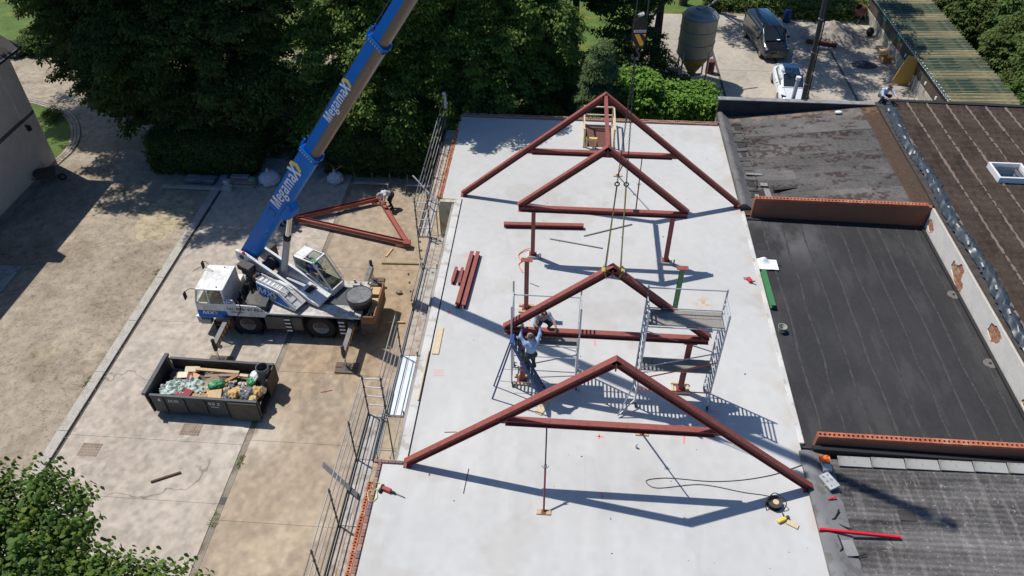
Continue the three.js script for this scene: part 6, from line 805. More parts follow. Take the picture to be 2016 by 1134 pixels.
{
  const t = thing('white_car', 'white hatchback car with a dark glass roof parked behind the parapet', 'car', [15.1, 0.03, -48.6], -0.06); const P = carPaint(0.72, 0.74, 0.76);
  mesh('body', shell([[-2.35, 0.68, 0.55, 0.95, 4, 0.1], [-2.25, 0.82, 0.4, 1.02, 4, 0.08], [-1.7, 0.93, 0.26, 1.06, 5, 0.06], [-0.5, 0.95, 0.24, 1.02, 5, 0.04], [0.9, 0.95, 0.24, 1.0, 5, 0.04], [1.6, 0.93, 0.25, 0.9, 4.5, 0.08], [2.1, 0.86, 0.3, 0.78, 4, 0.1], [2.36, 0.66, 0.36, 0.66, 4, 0.1]], 28), P, t);
  mesh('cabin_frame', shell([[-1.95, 0.6, 0.95, 1.12, 4, 0.1], [-1.35, 0.74, 0.92, 1.4, 4, 0.2], [-0.5, 0.78, 0.92, 1.5, 4, 0.2], [0.25, 0.77, 0.92, 1.45, 4, 0.2], [1.25, 0.74, 0.9, 1.0, 4, 0.1]], 24), P, t);
  const gl = K.glassDark; mesh('roof_glass', bar([0, 1.47, -1.3], [0, 1.515, -0.45], 0.98, 0.03), gl, t); mesh('roof_glass', bar([0, 1.515, -0.42], [0, 1.46, 0.28], 0.98, 0.03), gl, t); mesh('windscreen', bar([0, 1.46, 0.3], [0, 1.02, 1.2], 1.24, 0.03), gl, t); mesh('rear_window', bar([0, 1.44, -1.35], [0, 1.1, -1.98], 1.0, 0.03), gl, t);
  for (const s of [-1, 1]) { mesh('side_window', new THREE.ExtrudeGeometry(poly([[-1.5, 1.02], [0.95, 1.02], [0.25, 1.36], [-0.5, 1.4], [-1.25, 1.34]]), { depth: 0.02, bevelEnabled: false }).rotateY(-Math.PI / 2).rotateZ(s * 0.3).translate(s * 1.1 - (s > 0 ? 0.0 : 0.0), s > 0 ? -0.03 : -0.03, 0), gl, t); mesh('mirror', rbox(0.16, 0.12, 0.1, s * 1.0, 1.05, 0.75, 0.04), P, t); mesh('headlight', rbox(0.3, 0.08, 0.3, s * 0.66, 0.74, 2.0, 0.03).rotateY(0), mat(0.05, 0.06, 0.07, 0.1), t); mesh('door_handle', box(0.02, 0.03, 0.16, s * 0.955, 0.86, -0.1), K.galv, t); }
  mesh('bonnet_line', merge([bar([-0.6, 0.955, 1.3], [-0.5, 0.8, 2.12], 0.012, 0.008), bar([0.6, 0.955, 1.3], [0.5, 0.8, 2.12], 0.012, 0.008)]), K.darkSteel, t); wheels(t, 0.84, [-1.42, 1.42], 0.34, 0.22);
}
{
  const t = thing('feed_silo', 'weathered grey silo on legs with an ochre cone', 'silo', [8.75, 0, -50]); const m = mat(0.48, 0.4, 0.26, 0.7, { map: scaled(TStreak, 3) });
  mesh('drum', uvBox(new THREE.CylinderGeometry(1.18, 1.18, 2.6, 40, 6).translate(0, 3.3, 0)), m, t); mesh('top', new THREE.LatheGeometry([[1.18, 4.6], [0.95, 4.86], [0.3, 5.1], [0, 5.12]].map(([a, b]) => new THREE.Vector2(a, b)), 40), mat(0.36, 0.37, 0.37, 0.6, { map: dirt3 }), t); mesh('cone', new THREE.CylinderGeometry(1.15, 0.2, 1.5, 36).translate(0, 1.25, 0), mat(0.5, 0.38, 0.1, 0.75, { map: dirt3 }), t); for (const y of [2.02, 2.9, 3.75, 4.55]) mesh('hoop', new THREE.TorusGeometry(1.19, 0.028, 6, 44).rotateX(Math.PI / 2).translate(0, y, 0), K.galvDull, t);
  for (let k = 0; k < 4; k++) { const a = Math.PI / 4 + k * Math.PI / 2; mesh('leg', tube([1.2 * Math.cos(a), 0, 1.2 * Math.sin(a)], [1.2 * Math.cos(a), 2.4, 1.2 * Math.sin(a)], 0.06, 8), K.galv, t); } mesh('outlet', merge([tube([0, 0.36, 0], [0.5, 0.9, 0.9], 0.09, 8)]), K.galv, t); mesh('fill_pipe', wire([[0.3, 5.1, 0], [0.8, 5.4, -0.3], [1.6, 5.9, -0.8]], 0.06, 16, 6), K.galvDull, t); mesh('hatch_lid', new THREE.CylinderGeometry(0.3, 0.3, 0.1, 20).translate(-0.1, 5.12, 0.1), K.galvDull, t);
}
{
  const t = thing('open_shed', 'long low shed with a green and straw striped corrugated roof', 'shed', [25.4, 0, -53]); const f = (n, g, m, p = t) => mesh(n, uvBox(g.translate(-25.4, 0, 53)), m, p);
  for (let k = 0; k < 9; k++) { const z = -62 + k * 2; f('wall_panel', span(23.65, 23.75, 0, 0.85, z + 0.02, z + 1.98), mat(0.42 + 0.06 * (k % 3), 0.4 + 0.06 * (k % 3), 0.37, 0.9, { map: dirt3 })); }
  for (let k = 0; k < 12; k++) { const z = -62 + k * 1.5; f('wall_board', span(23.68, 23.76, 0.87, 2.0, z + 0.01, z + 1.49), mat(0.075 + 0.02 * (k % 2), 0.062 + 0.015 * (k % 2), 0.05, 0.85, { map: wood1 })); }
  f('back_wall', span(27.1, 27.2, 0, 2.1, -62, -44), K.timberGrey); f('end_wall', span(23.75, 27.1, 0, 1.95, -62, -61.9), K.timberGrey); f('end_wall', span(23.75, 27.1, 0, 1.95, -44.1, -44), K.timberGrey);
  f('fascia', bar([23.5, 2.06, -62.2], [23.5, 2.06, -43.8], 0.06, 0.2), mat(0.5, 0.6, 0.6, 0.6)); for (const z of [-52.4, -48.2, -46.2]) f('wall_lamp', merge([span(23.62, 23.68, 1.1, 1.3, z - 0.08, z + 0.08)]), K.whitePlain); f('green_tarp', span(23.62, 23.66, 1.5, 1.95, -58.2, -57.2), mat(0.02, 0.13, 0.08, 0.7)); f('green_tarp', span(23.62, 23.66, 1.5, 1.95, -54.8, -53.9), mat(0.02, 0.13, 0.08, 0.7));
  const sheet = (z0, w, green, k) => { const n = Math.round(w / 0.02), g = new THREE.PlaneGeometry(4.0, w, 10, n).rotateX(-Math.PI / 2), p = g.attributes.position; for (let i = 0; i < p.count; i++) { const z = p.getZ(i) + w / 2; p.setY(i, 0.1 * Math.cos(z / 0.42 * Math.PI * 2) + 0.035 * p.getX(i)); } g.computeVertexNormals(); const s = f('roof_sheet', g.translate(25.4, 2.22 + (green ? 0 : 0.012), z0 + w / 2), green ? K.shedG : K.shedS); };
  const shedTex = (g, s) => texMap(512, 512, (u, v) => { const a = sm(0.4, 0.66, fbm(u * 0.6, v, 16, 5, LAT2)), k = 0.7 + 0.5 * fbm(u, v, 9, 5), w = g ? a * 0.42 : 0.55 + a * 0.45; return [0, 1, 2].map((i) => k * ([0.06, 0.095, 0.06][i] * (1 - w) + [0.36, 0.31, 0.17][i] * w)); }); const sg = shedTex(true), s2 = shedTex(false); sg.repeat.set(0.21, 0.21); s2.repeat.set(0.23, 0.23); K.shedG = new THREE.MeshStandardMaterial({ map: sg, roughness: 0.75, side: THREE.DoubleSide }); K.shedS = new THREE.MeshStandardMaterial({ map: s2, roughness: 0.8, side: THREE.DoubleSide }); K.shedM = K.shedS;
  let z = -62; for (let k = 0; k < 6; k++) { sheet(z, 1.96, true, k); z += 1.96; sheet(z, 1.09, false, k); z += 1.09; }
  const yel = stick('yellow_board', uvBox(bar([22.95, 0.05, -50.3], [23.5, 1.95, -50.4], 0.06, 1.15, V(1, 0, 0)).translate(0, 0, 0)), mat(0.55, 0.36, 0.1, 0.8, { map: wood1 }), 'tall ochre board leaning against the shed wall', 'board');
  const l = thing('short_ladder', 'short grey ladder leaning at the shed foot', 'ladder', [22.9, 0.03, -47.7]); for (const s of [-0.2, 0.2]) mesh('stile', bar([s - 0.2, 0, 0.4], [s + 0.2, 1.7, -0.5], 0.04, 0.05), K.darkGalv, l); for (let k = 1; k < 6; k++) mesh('rung', tube([-0.4 + 0.067 * k, k * 0.28, 0.4 - 0.15 * k], [0.0 + 0.067 * k, k * 0.28, 0.4 - 0.15 * k], 0.015, 5), K.darkGalv, l);
  const ch = thing('wooden_chair', 'small wooden chair with a box beside the shed wall', 'chair', [23.1, 0.03, -54.9]); for (const [x, zz] of [[-0.25, -0.25], [0.25, -0.25], [-0.25, 0.25], [0.25, 0.25]]) mesh('leg', box(0.05, 0.45, 0.05, x, 0.225, zz), K.timber, ch); mesh('seat', rbox(0.6, 0.05, 0.6, 0, 0.47, 0, 0.01), K.timber, ch); mesh('backrest', merge([box(0.05, 0.55, 0.05, 0.27, 0.75, -0.25), box(0.05, 0.55, 0.05, 0.27, 0.75, 0.25), box(0.04, 0.15, 0.5, 0.27, 0.9, 0)]), K.timberPale, ch);
  const bxt = thing('cardboard_box', 'open brown cardboard box by the wooden chair', 'box', [23.0, 0.03, -53.9], 0.3); for (const [a, b, c, x, y, zz] of [[0.7, 0.4, 0.02, 0, 0.2, -0.3], [0.7, 0.4, 0.02, 0, 0.2, 0.3], [0.02, 0.4, 0.6, -0.35, 0.2, 0], [0.02, 0.4, 0.6, 0.35, 0.2, 0]]) mesh('side', box(a, b, c, x, y, zz), mat(0.42, 0.24, 0.1, 0.9), bxt); mesh('bottom', box(0.7, 0.02, 0.6, 0, 0.02, 0), K.timber, bxt);
}
{ // pole, chimney pipe, heaps and clutter
  const t = thing('utility_pole', 'tall dark pole with a cable duct rising beside the white car', 'pole', [14.85, 0, -44.0]); mesh('shaft', new THREE.CylinderGeometry(0.13, 0.16, 11, 10).translate(0, 5.5, 0).rotateZ(0.05), K.darkSteel, t); mesh('cable_duct', new THREE.CylinderGeometry(0.035, 0.035, 10, 6).translate(0.2, 5, 0.05).rotateZ(0.05), K.black, t); mesh('band', merge([1, 3, 5, 7].map((y) => new THREE.CylinderGeometry(0.17, 0.17, 0.05, 10).translate(0, y, 0).rotateZ(0.05))), K.galvDull, t);
  const c = thing('flue_pipe', 'white speckled flue pipe standing behind the dark parapet', 'pipe', [12.0, 3.2, -37.4]); mesh('pipe', new THREE.CylinderGeometry(0.1, 0.1, 3.3, 14).translate(0, 1.65, 0), mat(0.6, 0.6, 0.62, 0.5, { map: dirt3 }), c); mesh('cowl', new THREE.CylinderGeometry(0.13, 0.13, 0.16, 14).translate(0, 3.3, 0), K.whitePlain, c);
  const heap = (x, z, a, b, h, m, l, n2) => { const n = 40, g = new THREE.CircleGeometry(1, 40).rotateX(-Math.PI / 2), gg = new THREE.PlaneGeometry(2, 2, n, n).rotateX(-Math.PI / 2), p = gg.attributes.position; for (let i = 0; i < p.count; i++) { let X = p.getX(i), Z = p.getZ(i); const r0 = Math.max(Math.abs(X), Math.abs(Z)), rr = Math.hypot(X, Z) || 1; X *= r0 / rr; Z *= r0 / rr; p.setXYZ(i, X * a, Math.max(-0.02, h * (1 - r0) * (0.7 + 0.6 * fbm(X * 0.3 + 0.5, Z * 0.3 + 0.5, 20, 4)) - 0.02 + 0.05 * fbm(X + 0.5, Z + 0.5, 60, 2) * (1 - r0)), Z * b); } gg.computeVertexNormals(); const o = mesh(n2, uvBox(gg), m); o.position.set(x, 0.035, z); o.userData.kind = 'stuff'; tag(o, l, 'heap'); };
  heap(20.2, -58.2, 2.6, 2.0, 1.1, mat(0.36, 0.32, 0.27, 0.95, { map: scaled(TDirt, 1.1) }), 'large pale gravel heap at the back of the yard', 'gravel_heap'); heap(21.4, -53.2, 0.95, 0.7, 0.3, mat(0.09, 0.09, 0.095, 0.95, { map: scaled(TDirt, 0.5) }), 'small dark gravel heap near the shed', 'gravel_heap');
  stick('rusty_beam', uvBox(iBeam([18.0, 0.2, -56.7], [20.1, 0.2, -56.0], 0.2, 0.26)), mat(0.24, 0.085, 0.05, 0.85, { map: dirt3 }), 'rusty steel beam lying before the gravel heap', 'beam'); stick('grey_trough', uvBox(rbox(0.8, 0.16, 0.3, 19.0, 0.12, -55.6, 0.02)), K.galvDull, 'small grey trough beside the rusty beam', 'trough');
  const pal = thing('pallet', 'weathered wooden pallet leaning in the weeds', 'pallet', [19.2, 0.2, -63.3], 0.3); for (let k = 0; k < 6; k++) mesh('slat', uvBox(rbox(1.2, 0.03, 0.12, 0, 0.3 + k * 0.09, -k * 0.15, 0.004)), K.timberPale, pal); mesh('runner', uvBox(merge([-0.5, 0, 0.5].map((x) => bar([x, 0.22, 0.05], [x, 0.72, -0.8], 0.08, 0.08)))), K.timberGrey, pal);
  const mx = thing('concrete_mixer', 'rusty red concrete mixer by the weeds', 'mixer', [23.0, 0, -61.0], 0.4); mesh('drum', new THREE.LatheGeometry([[0.1, 0], [0.42, 0.2], [0.45, 0.5], [0.28, 0.85], [0.26, 0.85], [0.42, 0.5]].map(([a, b]) => new THREE.Vector2(a, b)), 22).rotateZ(0.7).translate(0.2, 0.6, 0), mat(0.2, 0.08, 0.07, 0.8, { side: THREE.DoubleSide }), mx); mesh('stand', merge([tube([-0.4, 0, -0.35], [0, 0.9, -0.3], 0.03), tube([0.5, 0, -0.35], [0, 0.9, -0.3], 0.03), tube([-0.4, 0, 0.35], [0, 0.9, 0.3], 0.03), tube([0.5, 0, 0.35], [0, 0.9, 0.3], 0.03)]), K.galvDull, mx); mesh('wheel', new THREE.TorusGeometry(0.2, 0.05, 6, 16).translate(-0.4, 0.22, 0.4), K.rubber, mx);
  const hs = stick('red_hose', wire([[23.2, 0.4, -63.5], [23.0, 1.3, -63.2], [23.3, 1.6, -62.6], [23.4, 0.5, -62.2]], 0.05, 30), K.red, 'red hose hanging in a loop by the shed end', 'hose'); stick('black_sack', new THREE.IcosahedronGeometry(0.35, 2).scale(0.8, 1, 0.9).translate(23.1, 0.35, -58.3), K.black, 'black sack standing against the shed wall', 'sack');
  stick('blue_barrel', new THREE.LatheGeometry([[0, 0], [0.28, 0], [0.31, 0.2], [0.31, 0.7], [0.27, 0.9], [0, 0.9]].map(([a, b]) => new THREE.Vector2(a, b)), 20).translate(17.3, 0.03, -60.6), mat(0.015, 0.04, 0.16, 0.5), 'dark blue barrel among the weeds behind the van', 'barrel'); stick('red_barrel', new THREE.CylinderGeometry(0.3, 0.3, 0.9, 18).translate(10.2, 0.48, -51.2), mat(0.12, 0.03, 0.025, 0.7), 'dull red barrel standing beside the silo leg', 'barrel'); stick('plywood_sheet', uvBox(bar([18.6, 0.05, -64.2], [18.7, 1.2, -64.6], 1.2, 0.03)), K.timber, 'brown plywood sheet propped behind the pallet', 'board');
}
// ---------------------------------------------------------------- people
function skinField(bones, c, half, res) { // one smooth surface round tapered bones; the colour comes from the nearest bone
  const mc = new MarchingCubes(res, K.skin, false, false, 60000), f = mc.field, n = res, k = half * 0.022 + 0.006; mc.isolation = 0;
  const B = bones.map(([p, q, r1, r2, col]) => { const a = A3(p), d = A3(q).sub(a); return { a, d, l: d.lengthSq() || 1e-6, r1, r2, col }; });
  const near = (x, y, z) => { let m = 1e9, s = 0, best = 0; for (let i = 0; i < B.length; i++) { const b = B[i]; let t = ((x - b.a.x) * b.d.x + (y - b.a.y) * b.d.y + (z - b.a.z) * b.d.z) / b.l; t = t < 0 ? 0 : t > 1 ? 1 : t; const u = x - b.a.x - b.d.x * t, v = y - b.a.y - b.d.y * t, w = z - b.a.z - b.d.z * t, e = Math.sqrt(u * u + v * v + w * w) - (b.r1 + (b.r2 - b.r1) * t); if (e < m) { m = e; best = i; } if (e < 0.2) s += Math.exp(-e / k); } return [s > 0 ? -k * Math.log(s) : m, best]; };
  for (let z = 0; z < n; z++) for (let y = 0; y < n; y++) for (let x = 0; x < n; x++) f[x + y * n + z * n * n] = -near(c.x + half * (x - n / 2) / (n / 2), c.y + half * (y - n / 2) / (n / 2), c.z + half * (z - n / 2) / (n / 2))[0];
  mc.update(); const cnt = mc.count, pos = new Float32Array(cnt * 3), col = new Float32Array(cnt * 3);
  for (let i = 0; i < cnt; i++) { const x = c.x + half * mc.positionArray[3 * i], y = c.y + half * mc.positionArray[3 * i + 1], z = c.z + half * mc.positionArray[3 * i + 2]; pos.set([x, y, z], 3 * i); col.set(B[near(x, y, z)[1]].col, 3 * i); }
  const g = new THREE.BufferGeometry(); g.setAttribute('position', new THREE.BufferAttribute(pos, 3)); g.setAttribute('normal', new THREE.BufferAttribute(mc.normalArray.slice(0, cnt * 3), 3)); g.setAttribute('color', new THREE.BufferAttribute(col, 3)); return g;
}
const SKIN = [0.42, 0.22, 0.14], bodyMat = new THREE.MeshStandardMaterial({ vertexColors: true, roughness: 0.85 });
function person(label, pos, ry, J, C, o = {}) {
  const t = thing('person', label, 'person', pos, ry); const v = (a, s = 1) => V(a[0] * s, a[1], a[2]);
  const b = [], mid = (a, c, f) => A3(a).clone().lerp(A3(c), f).toArray();
  b.push([J.pelvis, mid(J.pelvis, J.chest, 0.5), 0.135, 0.125, C.legs], [mid(J.pelvis, J.chest, 0.45), J.chest, 0.13, 0.15, C.top], [J.chest, J.neck, 0.13, 0.07, C.top], [J.neck, J.head, 0.055, 0.06, SKIN], [J.head, [J.head[0], J.head[1] + 0.05, J.head[2] - 0.01], 0.092, 0.09, SKIN]);
  const hd = A3(J.face || [0, 0, 1]); b.push([A3(J.head).addScaledVector(hd, 0.085).add(V(0, -0.005, 0)).toArray(), A3(J.head).addScaledVector(hd, 0.1).add(V(0, -0.025, 0)).toArray(), 0.014, 0.016, SKIN]);
  for (const s of [0, 1]) { const A = J.arms[s], L = J.legs[s]; b.push([J.chest, A[0], 0.09, 0.075, C.top], [A[0], A[1], 0.062, 0.048, C.top], [A[1], mid(A[1], A[2], 0.9), 0.044, 0.032, C.sleeve || SKIN], [J.pelvis, L[0], 0.1, 0.1, C.legs], [L[0], L[1], 0.092, 0.065, C.legs], [L[1], L[2], 0.062, 0.042, C.shins || C.legs], [L[2], L[3], 0.05, 0.042, C.shoes]); const e = A3(J.head).add(V(s ? -0.09 : 0.09, 0, 0)); b.push([e.toArray(), e.clone().add(V(0, 0.025, 0)).toArray(), 0.016, 0.02, SKIN]); }
  let lo = V(9, 9, 9), hi = V(-9, -9, -9); for (const q of b) for (const p of [q[0], q[1]]) { lo.min(A3(p)); hi.max(A3(p)); } const c = lo.clone().add(hi).multiplyScalar(0.5), half = Math.max(hi.x - lo.x, hi.y - lo.y, hi.z - lo.z) / 2 + 0.22;
  const parts = [skinField(b, c, half, 92)];
  for (const s of [0, 1]) { // hands with five bent fingers
    const A = J.arms[s], w = A3(A[2]), d = w.clone().sub(A3(A[1])).normalize(), sd = d.clone().cross(V(0, 1, 0.2)).normalize(), nn = d.clone().cross(sd), hb = [], col = C.gloves || SKIN; const P = (a, k, m) => w.clone().addScaledVector(d, a).addScaledVector(sd, k).addScaledVector(nn, m).toArray();
    hb.push([P(-0.03, 0, 0), P(0.05, 0, 0), 0.027, 0.032, col], [P(0.03, -0.022, 0), P(0.07, -0.026, 0), 0.02, 0.016, col], [P(0.03, 0.022, 0), P(0.07, 0.026, 0), 0.02, 0.016, col]);
    [[-0.032, 0.055], [-0.011, 0.07], [0.011, 0.066], [0.032, 0.05]].forEach(([k, l]) => { hb.push([P(0.075, k, 0), P(0.075 + l * 0.6, k * 1.15, 0.012), 0.0095, 0.009, col], [P(0.075 + l * 0.6, k * 1.15, 0.012), P(0.075 + l * 0.85, k * 1.1, 0.042), 0.009, 0.008, col]); });
    const ts = s ? 1 : -1; hb.push([P(0.015, 0.03 * ts, 0.005), P(0.05, 0.06 * ts, 0.025), 0.012, 0.011, col], [P(0.05, 0.06 * ts, 0.025), P(0.08, 0.055 * ts, 0.045), 0.011, 0.009, col]);
    parts.push(skinField(hb, A3(P(0.05, 0, 0.01)), 0.14, 46));
  }
  mesh('body', mergeGeometries(parts), bodyMat, t);
  const h = V(J.head[0], J.head[1] + 0.035, J.head[2]), cap = new THREE.SphereGeometry(0.108, 16, 10, 0, Math.PI * 2, 0, Math.PI * 0.52).rotateX(-0.15).translate(h.x - hd.x * 0.02, h.y, h.z - hd.z * 0.02);
  mesh(o.cap ? 'cap' : 'hair', o.cap ? merge([cap, new THREE.CylinderGeometry(0.075, 0.08, 0.012, 12).scale(1, 1, 0.8).translate(h.x + hd.x * 0.11, h.y + 0.015, h.z + hd.z * 0.11)]) : cap, mat(...(o.hair || [0.02, 0.016, 0.013]), 0.9), t);
  const ey = []; for (const s of [-1, 1]) { const q = A3(J.head).addScaledVector(hd, 0.082).addScaledVector(hd.clone().cross(V(0, 1, 0)).normalize(), 0.033 * s).add(V(0, 0.015, 0)); ey.push(new THREE.SphereGeometry(0.011, 8, 6).translate(q.x, q.y, q.z)); } mesh('eyes', merge(ey), K.black, t);
  return t;
}
const reach = { pelvis: [0, 0.95, 0], chest: [0, 1.28, 0.04], neck: [0, 1.48, 0.05], head: [0, 1.63, 0.1], face: [0, 0.5, 0.86], arms: [[[0.19, 1.42, 0.03], [0.3, 1.62, 0.2], [0.22, 1.86, 0.33]], [[-0.19, 1.42, 0.03], [-0.34, 1.6, 0.16], [-0.38, 1.85, 0.3]]], legs: [[[0.1, 0.9, 0], [0.12, 0.5, 0.1], [0.12, 0.09, -0.02], [0.12, 0.04, 0.16]], [[-0.1, 0.9, 0], [-0.12, 0.55, 0.16], [-0.12, 0.36, -0.02], [-0.12, 0.32, 0.14]]] };
const bend = { pelvis: [0, 0.86, -0.18], chest: [0, 1.05, 0.18], neck: [0, 1.07, 0.38], head: [0, 1.02, 0.52], face: [0, -0.7, 0.7], arms: [[[0.19, 1.03, 0.26], [0.25, 0.76, 0.36], [0.18, 0.5, 0.46]], [[-0.19, 1.03, 0.26], [-0.26, 0.76, 0.36], [-0.18, 0.48, 0.44]]], legs: [[[0.1, 0.82, -0.16], [0.14, 0.46, 0.02], [0.14, 0.09, -0.08], [0.15, 0.04, 0.1]], [[-0.1, 0.82, -0.16], [-0.14, 0.46, 0.0], [-0.14, 0.09, -0.14], [-0.15, 0.04, 0.04]]] };
const crouch = { pelvis: [0, 0.42, -0.2], chest: [0, 0.72, 0.02], neck: [0, 0.88, 0.14], head: [0, 1.0, 0.24], face: [0, -0.35, 0.93], arms: [[[0.19, 0.84, 0.06], [0.34, 0.66, 0.26], [0.36, 0.56, 0.5]], [[-0.19, 0.84, 0.06], [-0.3, 0.62, 0.26], [-0.16, 0.56, 0.48]]], legs: [[[0.1, 0.4, -0.16], [0.24, 0.5, 0.2], [0.2, 0.09, 0.0], [0.24, 0.04, 0.16]], [[-0.1, 0.4, -0.16], [-0.2, 0.48, 0.22], [-0.18, 0.09, 0.0], [-0.2, 0.04, 0.17]]] };
const sit = { pelvis: [0, 0.1, 0], chest: [0, 0.42, -0.03], neck: [0, 0.6, 0], head: [0, 0.75, 0.04], face: [0, 0.2, 0.98], arms: [[[0.19, 0.54, 0], [0.27, 0.3, 0.14], [0.24, 0.28, 0.38]], [[-0.19, 0.54, 0], [-0.27, 0.3, 0.14], [-0.24, 0.28, 0.38]]], legs: [[[0.1, 0.08, 0.05], [0.14, 0.12, 0.45], [0.14, -0.2, 0.5], [0.14, -0.24, 0.66]], [[-0.1, 0.08, 0.05], [-0.14, 0.12, 0.45], [-0.14, -0.2, 0.5], [-0.14, -0.24, 0.66]]] };
const SH = [0.03, 0.026, 0.022];
person('worker in a light blue shirt on the blue stepladder, arms raised', [-0.62, S + 1.05, -17.0], Math.PI + 0.35, reach, { top: [0.3, 0.42, 0.62], sleeve: [0.3, 0.42, 0.62], legs: [0.03, 0.033, 0.04], shoes: SH, gloves: [0.05, 0.05, 0.05] }, { cap: true, hair: [0.06, 0.06, 0.07] });
person('worker in a grey shirt and shorts crouching on the scaffold platform at the hung truss', [-0.32, S + 2.03, -18.0], 0.25, crouch, { top: [0.3, 0.32, 0.36], legs: [0.06, 0.055, 0.05], shins: SKIN, shoes: [0.015, 0.015, 0.015], gloves: [0.03, 0.03, 0.03] });
person('worker in a pale shirt crouching at the far corner of the brown roof', [16.35, 5.46, -37.0], 0.3, crouch, { top: [0.5, 0.56, 0.68], sleeve: [0.5, 0.56, 0.68], legs: [0.06, 0.06, 0.07], shoes: SH }, { cap: true });
person('worker in a pale top bending over the hedge end of the flat truss', [-9.1, 0.03, -33.55], -1.0, bend, { top: [0.5, 0.52, 0.55], sleeve: [0.5, 0.52, 0.55], legs: [0.025, 0.027, 0.035], shoes: SH }, { cap: true, hair: [0.3, 0.3, 0.3] });
person('worker in a white shirt bending at the pointed end of the flat truss', [-14.4, 0.03, -31.6], 1.2, bend, { top: [0.6, 0.62, 0.68], legs: [0.03, 0.035, 0.06], shoes: SH });
{ const p = sp(2.95, 2.0, -0.92); person('crane operator in a blue top seated in the glazed cab', [p.x, p.y, p.z], Math.atan2(Hd.x, Hd.z), sit, { top: [0.04, 0.12, 0.4], legs: [0.03, 0.03, 0.04], shoes: SH }); }
// ---------------------------------------------------------------- vegetation
function spray(n, R, l, w, seed, flatn = 0.6) { // a handful of folded leaves on a twig
  const r = rng(seed), pos = [], idx = [], nor = [];
  for (let k = 0; k < n; k++) {
    const a = r() * 6.283, u = Math.sqrt(r()) * R, c = V(Math.cos(a) * u, (r() - 0.5) * R * flatn, Math.sin(a) * u), d = V(Math.cos(a + (r() - 0.5) * 1.6), -0.25 - 0.6 * r(), Math.sin(a + (r() - 0.5) * 1.6)).normalize(), s = d.clone().cross(V(r() - 0.5, 1, r() - 0.5)).normalize(), nn = s.clone().cross(d), L = l * (0.7 + 0.6 * r()), W = w * (0.7 + 0.6 * r()), b = pos.length / 3;
    for (const [f, q, e] of [[0, 0, 0], [0.3, 0.42, 0.16], [0.68, 0.4, 0.1], [1, 0, -0.1], [0.68, -0.4, 0.1], [0.3, -0.42, 0.16]]) { const p = c.clone().addScaledVector(d, L * f).addScaledVector(s, W * q * 1.15).addScaledVector(nn, W * e); pos.push(p.x, p.y, p.z); }
    idx.push(b, b + 1, b + 2, b, b + 2, b + 3, b, b + 3, b + 4, b, b + 4, b + 5);
  }
  const g = new THREE.BufferGeometry(); g.setAttribute('position', new THREE.Float32BufferAttribute(pos, 3)); g.setIndex(idx); g.computeVertexNormals(); return g;
}
const leafMat = (r, g, b, tr = 0.3) => new THREE.MeshPhysicalMaterial({ color: lin(r, g, b), roughness: 0.75, transmission: tr, thickness: 0, side: THREE.DoubleSide, specularIntensity: 0.35 });
const LG = { mid: [1, 2, 3].map((k) => spray(13, 0.3, 0.17, 0.095, k, 0.3)), big: [4, 5].map((k) => spray(11, 0.3, 0.19, 0.14, k)), fine: [6, 7].map((k) => spray(22, 0.22, 0.09, 0.055, k)), needle: [8, 9].map((k) => spray(26, 0.3, 0.2, 0.035, k, 0.4)) };
const LM = { oak: leafMat(0.1, 0.15, 0.03, 0.4), horn: leafMat(0.165, 0.26, 0.045, 0.5), dark: leafMat(0.08, 0.125, 0.03, 0.25), laurel: leafMat(0.15, 0.29, 0.034, 0.35), conifer: leafMat(0.11, 0.165, 0.06, 0.15), near: leafMat(0.095, 0.165, 0.032, 0.35), weed: leafMat(0.13, 0.19, 0.04, 0.3) };
const M4 = new THREE.Matrix4(), Q4 = new THREE.Quaternion(), E4 = new THREE.Euler();
function foliage(parent, geos, m, pts, seed, size = 1, vary = 0.35, name = 'crown', droop = 0.35) {
  const r = rng(seed), lists = geos.map(() => []); for (const p of pts) lists[Math.floor(r() * geos.length)].push(p);
  const out = []; geos.forEach((g, i) => { if (!lists[i].length) return; const im = new THREE.InstancedMesh(g, m, lists[i].length); im.name = name; im.castShadow = im.receiveShadow = true; const c = new THREE.Color();
    lists[i].forEach((p, k) => { const s = size * (0.7 + 0.6 * r()); Q4.setFromEuler(E4.set((r() - 0.5) * 2 * droop + (p[4] || 0), r() * 6.283, (r() - 0.5) * 2 * droop)); M4.compose(V(p[0], p[1], p[2]), Q4, V(s, s, s)); im.setMatrixAt(k, M4); const t = 1 + (r() - 0.5) * 2 * vary * (0.5 + (p[3] || 0.5)), y = 1 + (r() - 0.5) * 0.3; c.setRGB(Math.min(1.6, t * y * 1.02), Math.min(1.6, t), t / y * 0.95); im.setColorAt(k, c); });
    parent.add(im); im.userData.kind = 'stuff'; out.push(im); }); return out;
}
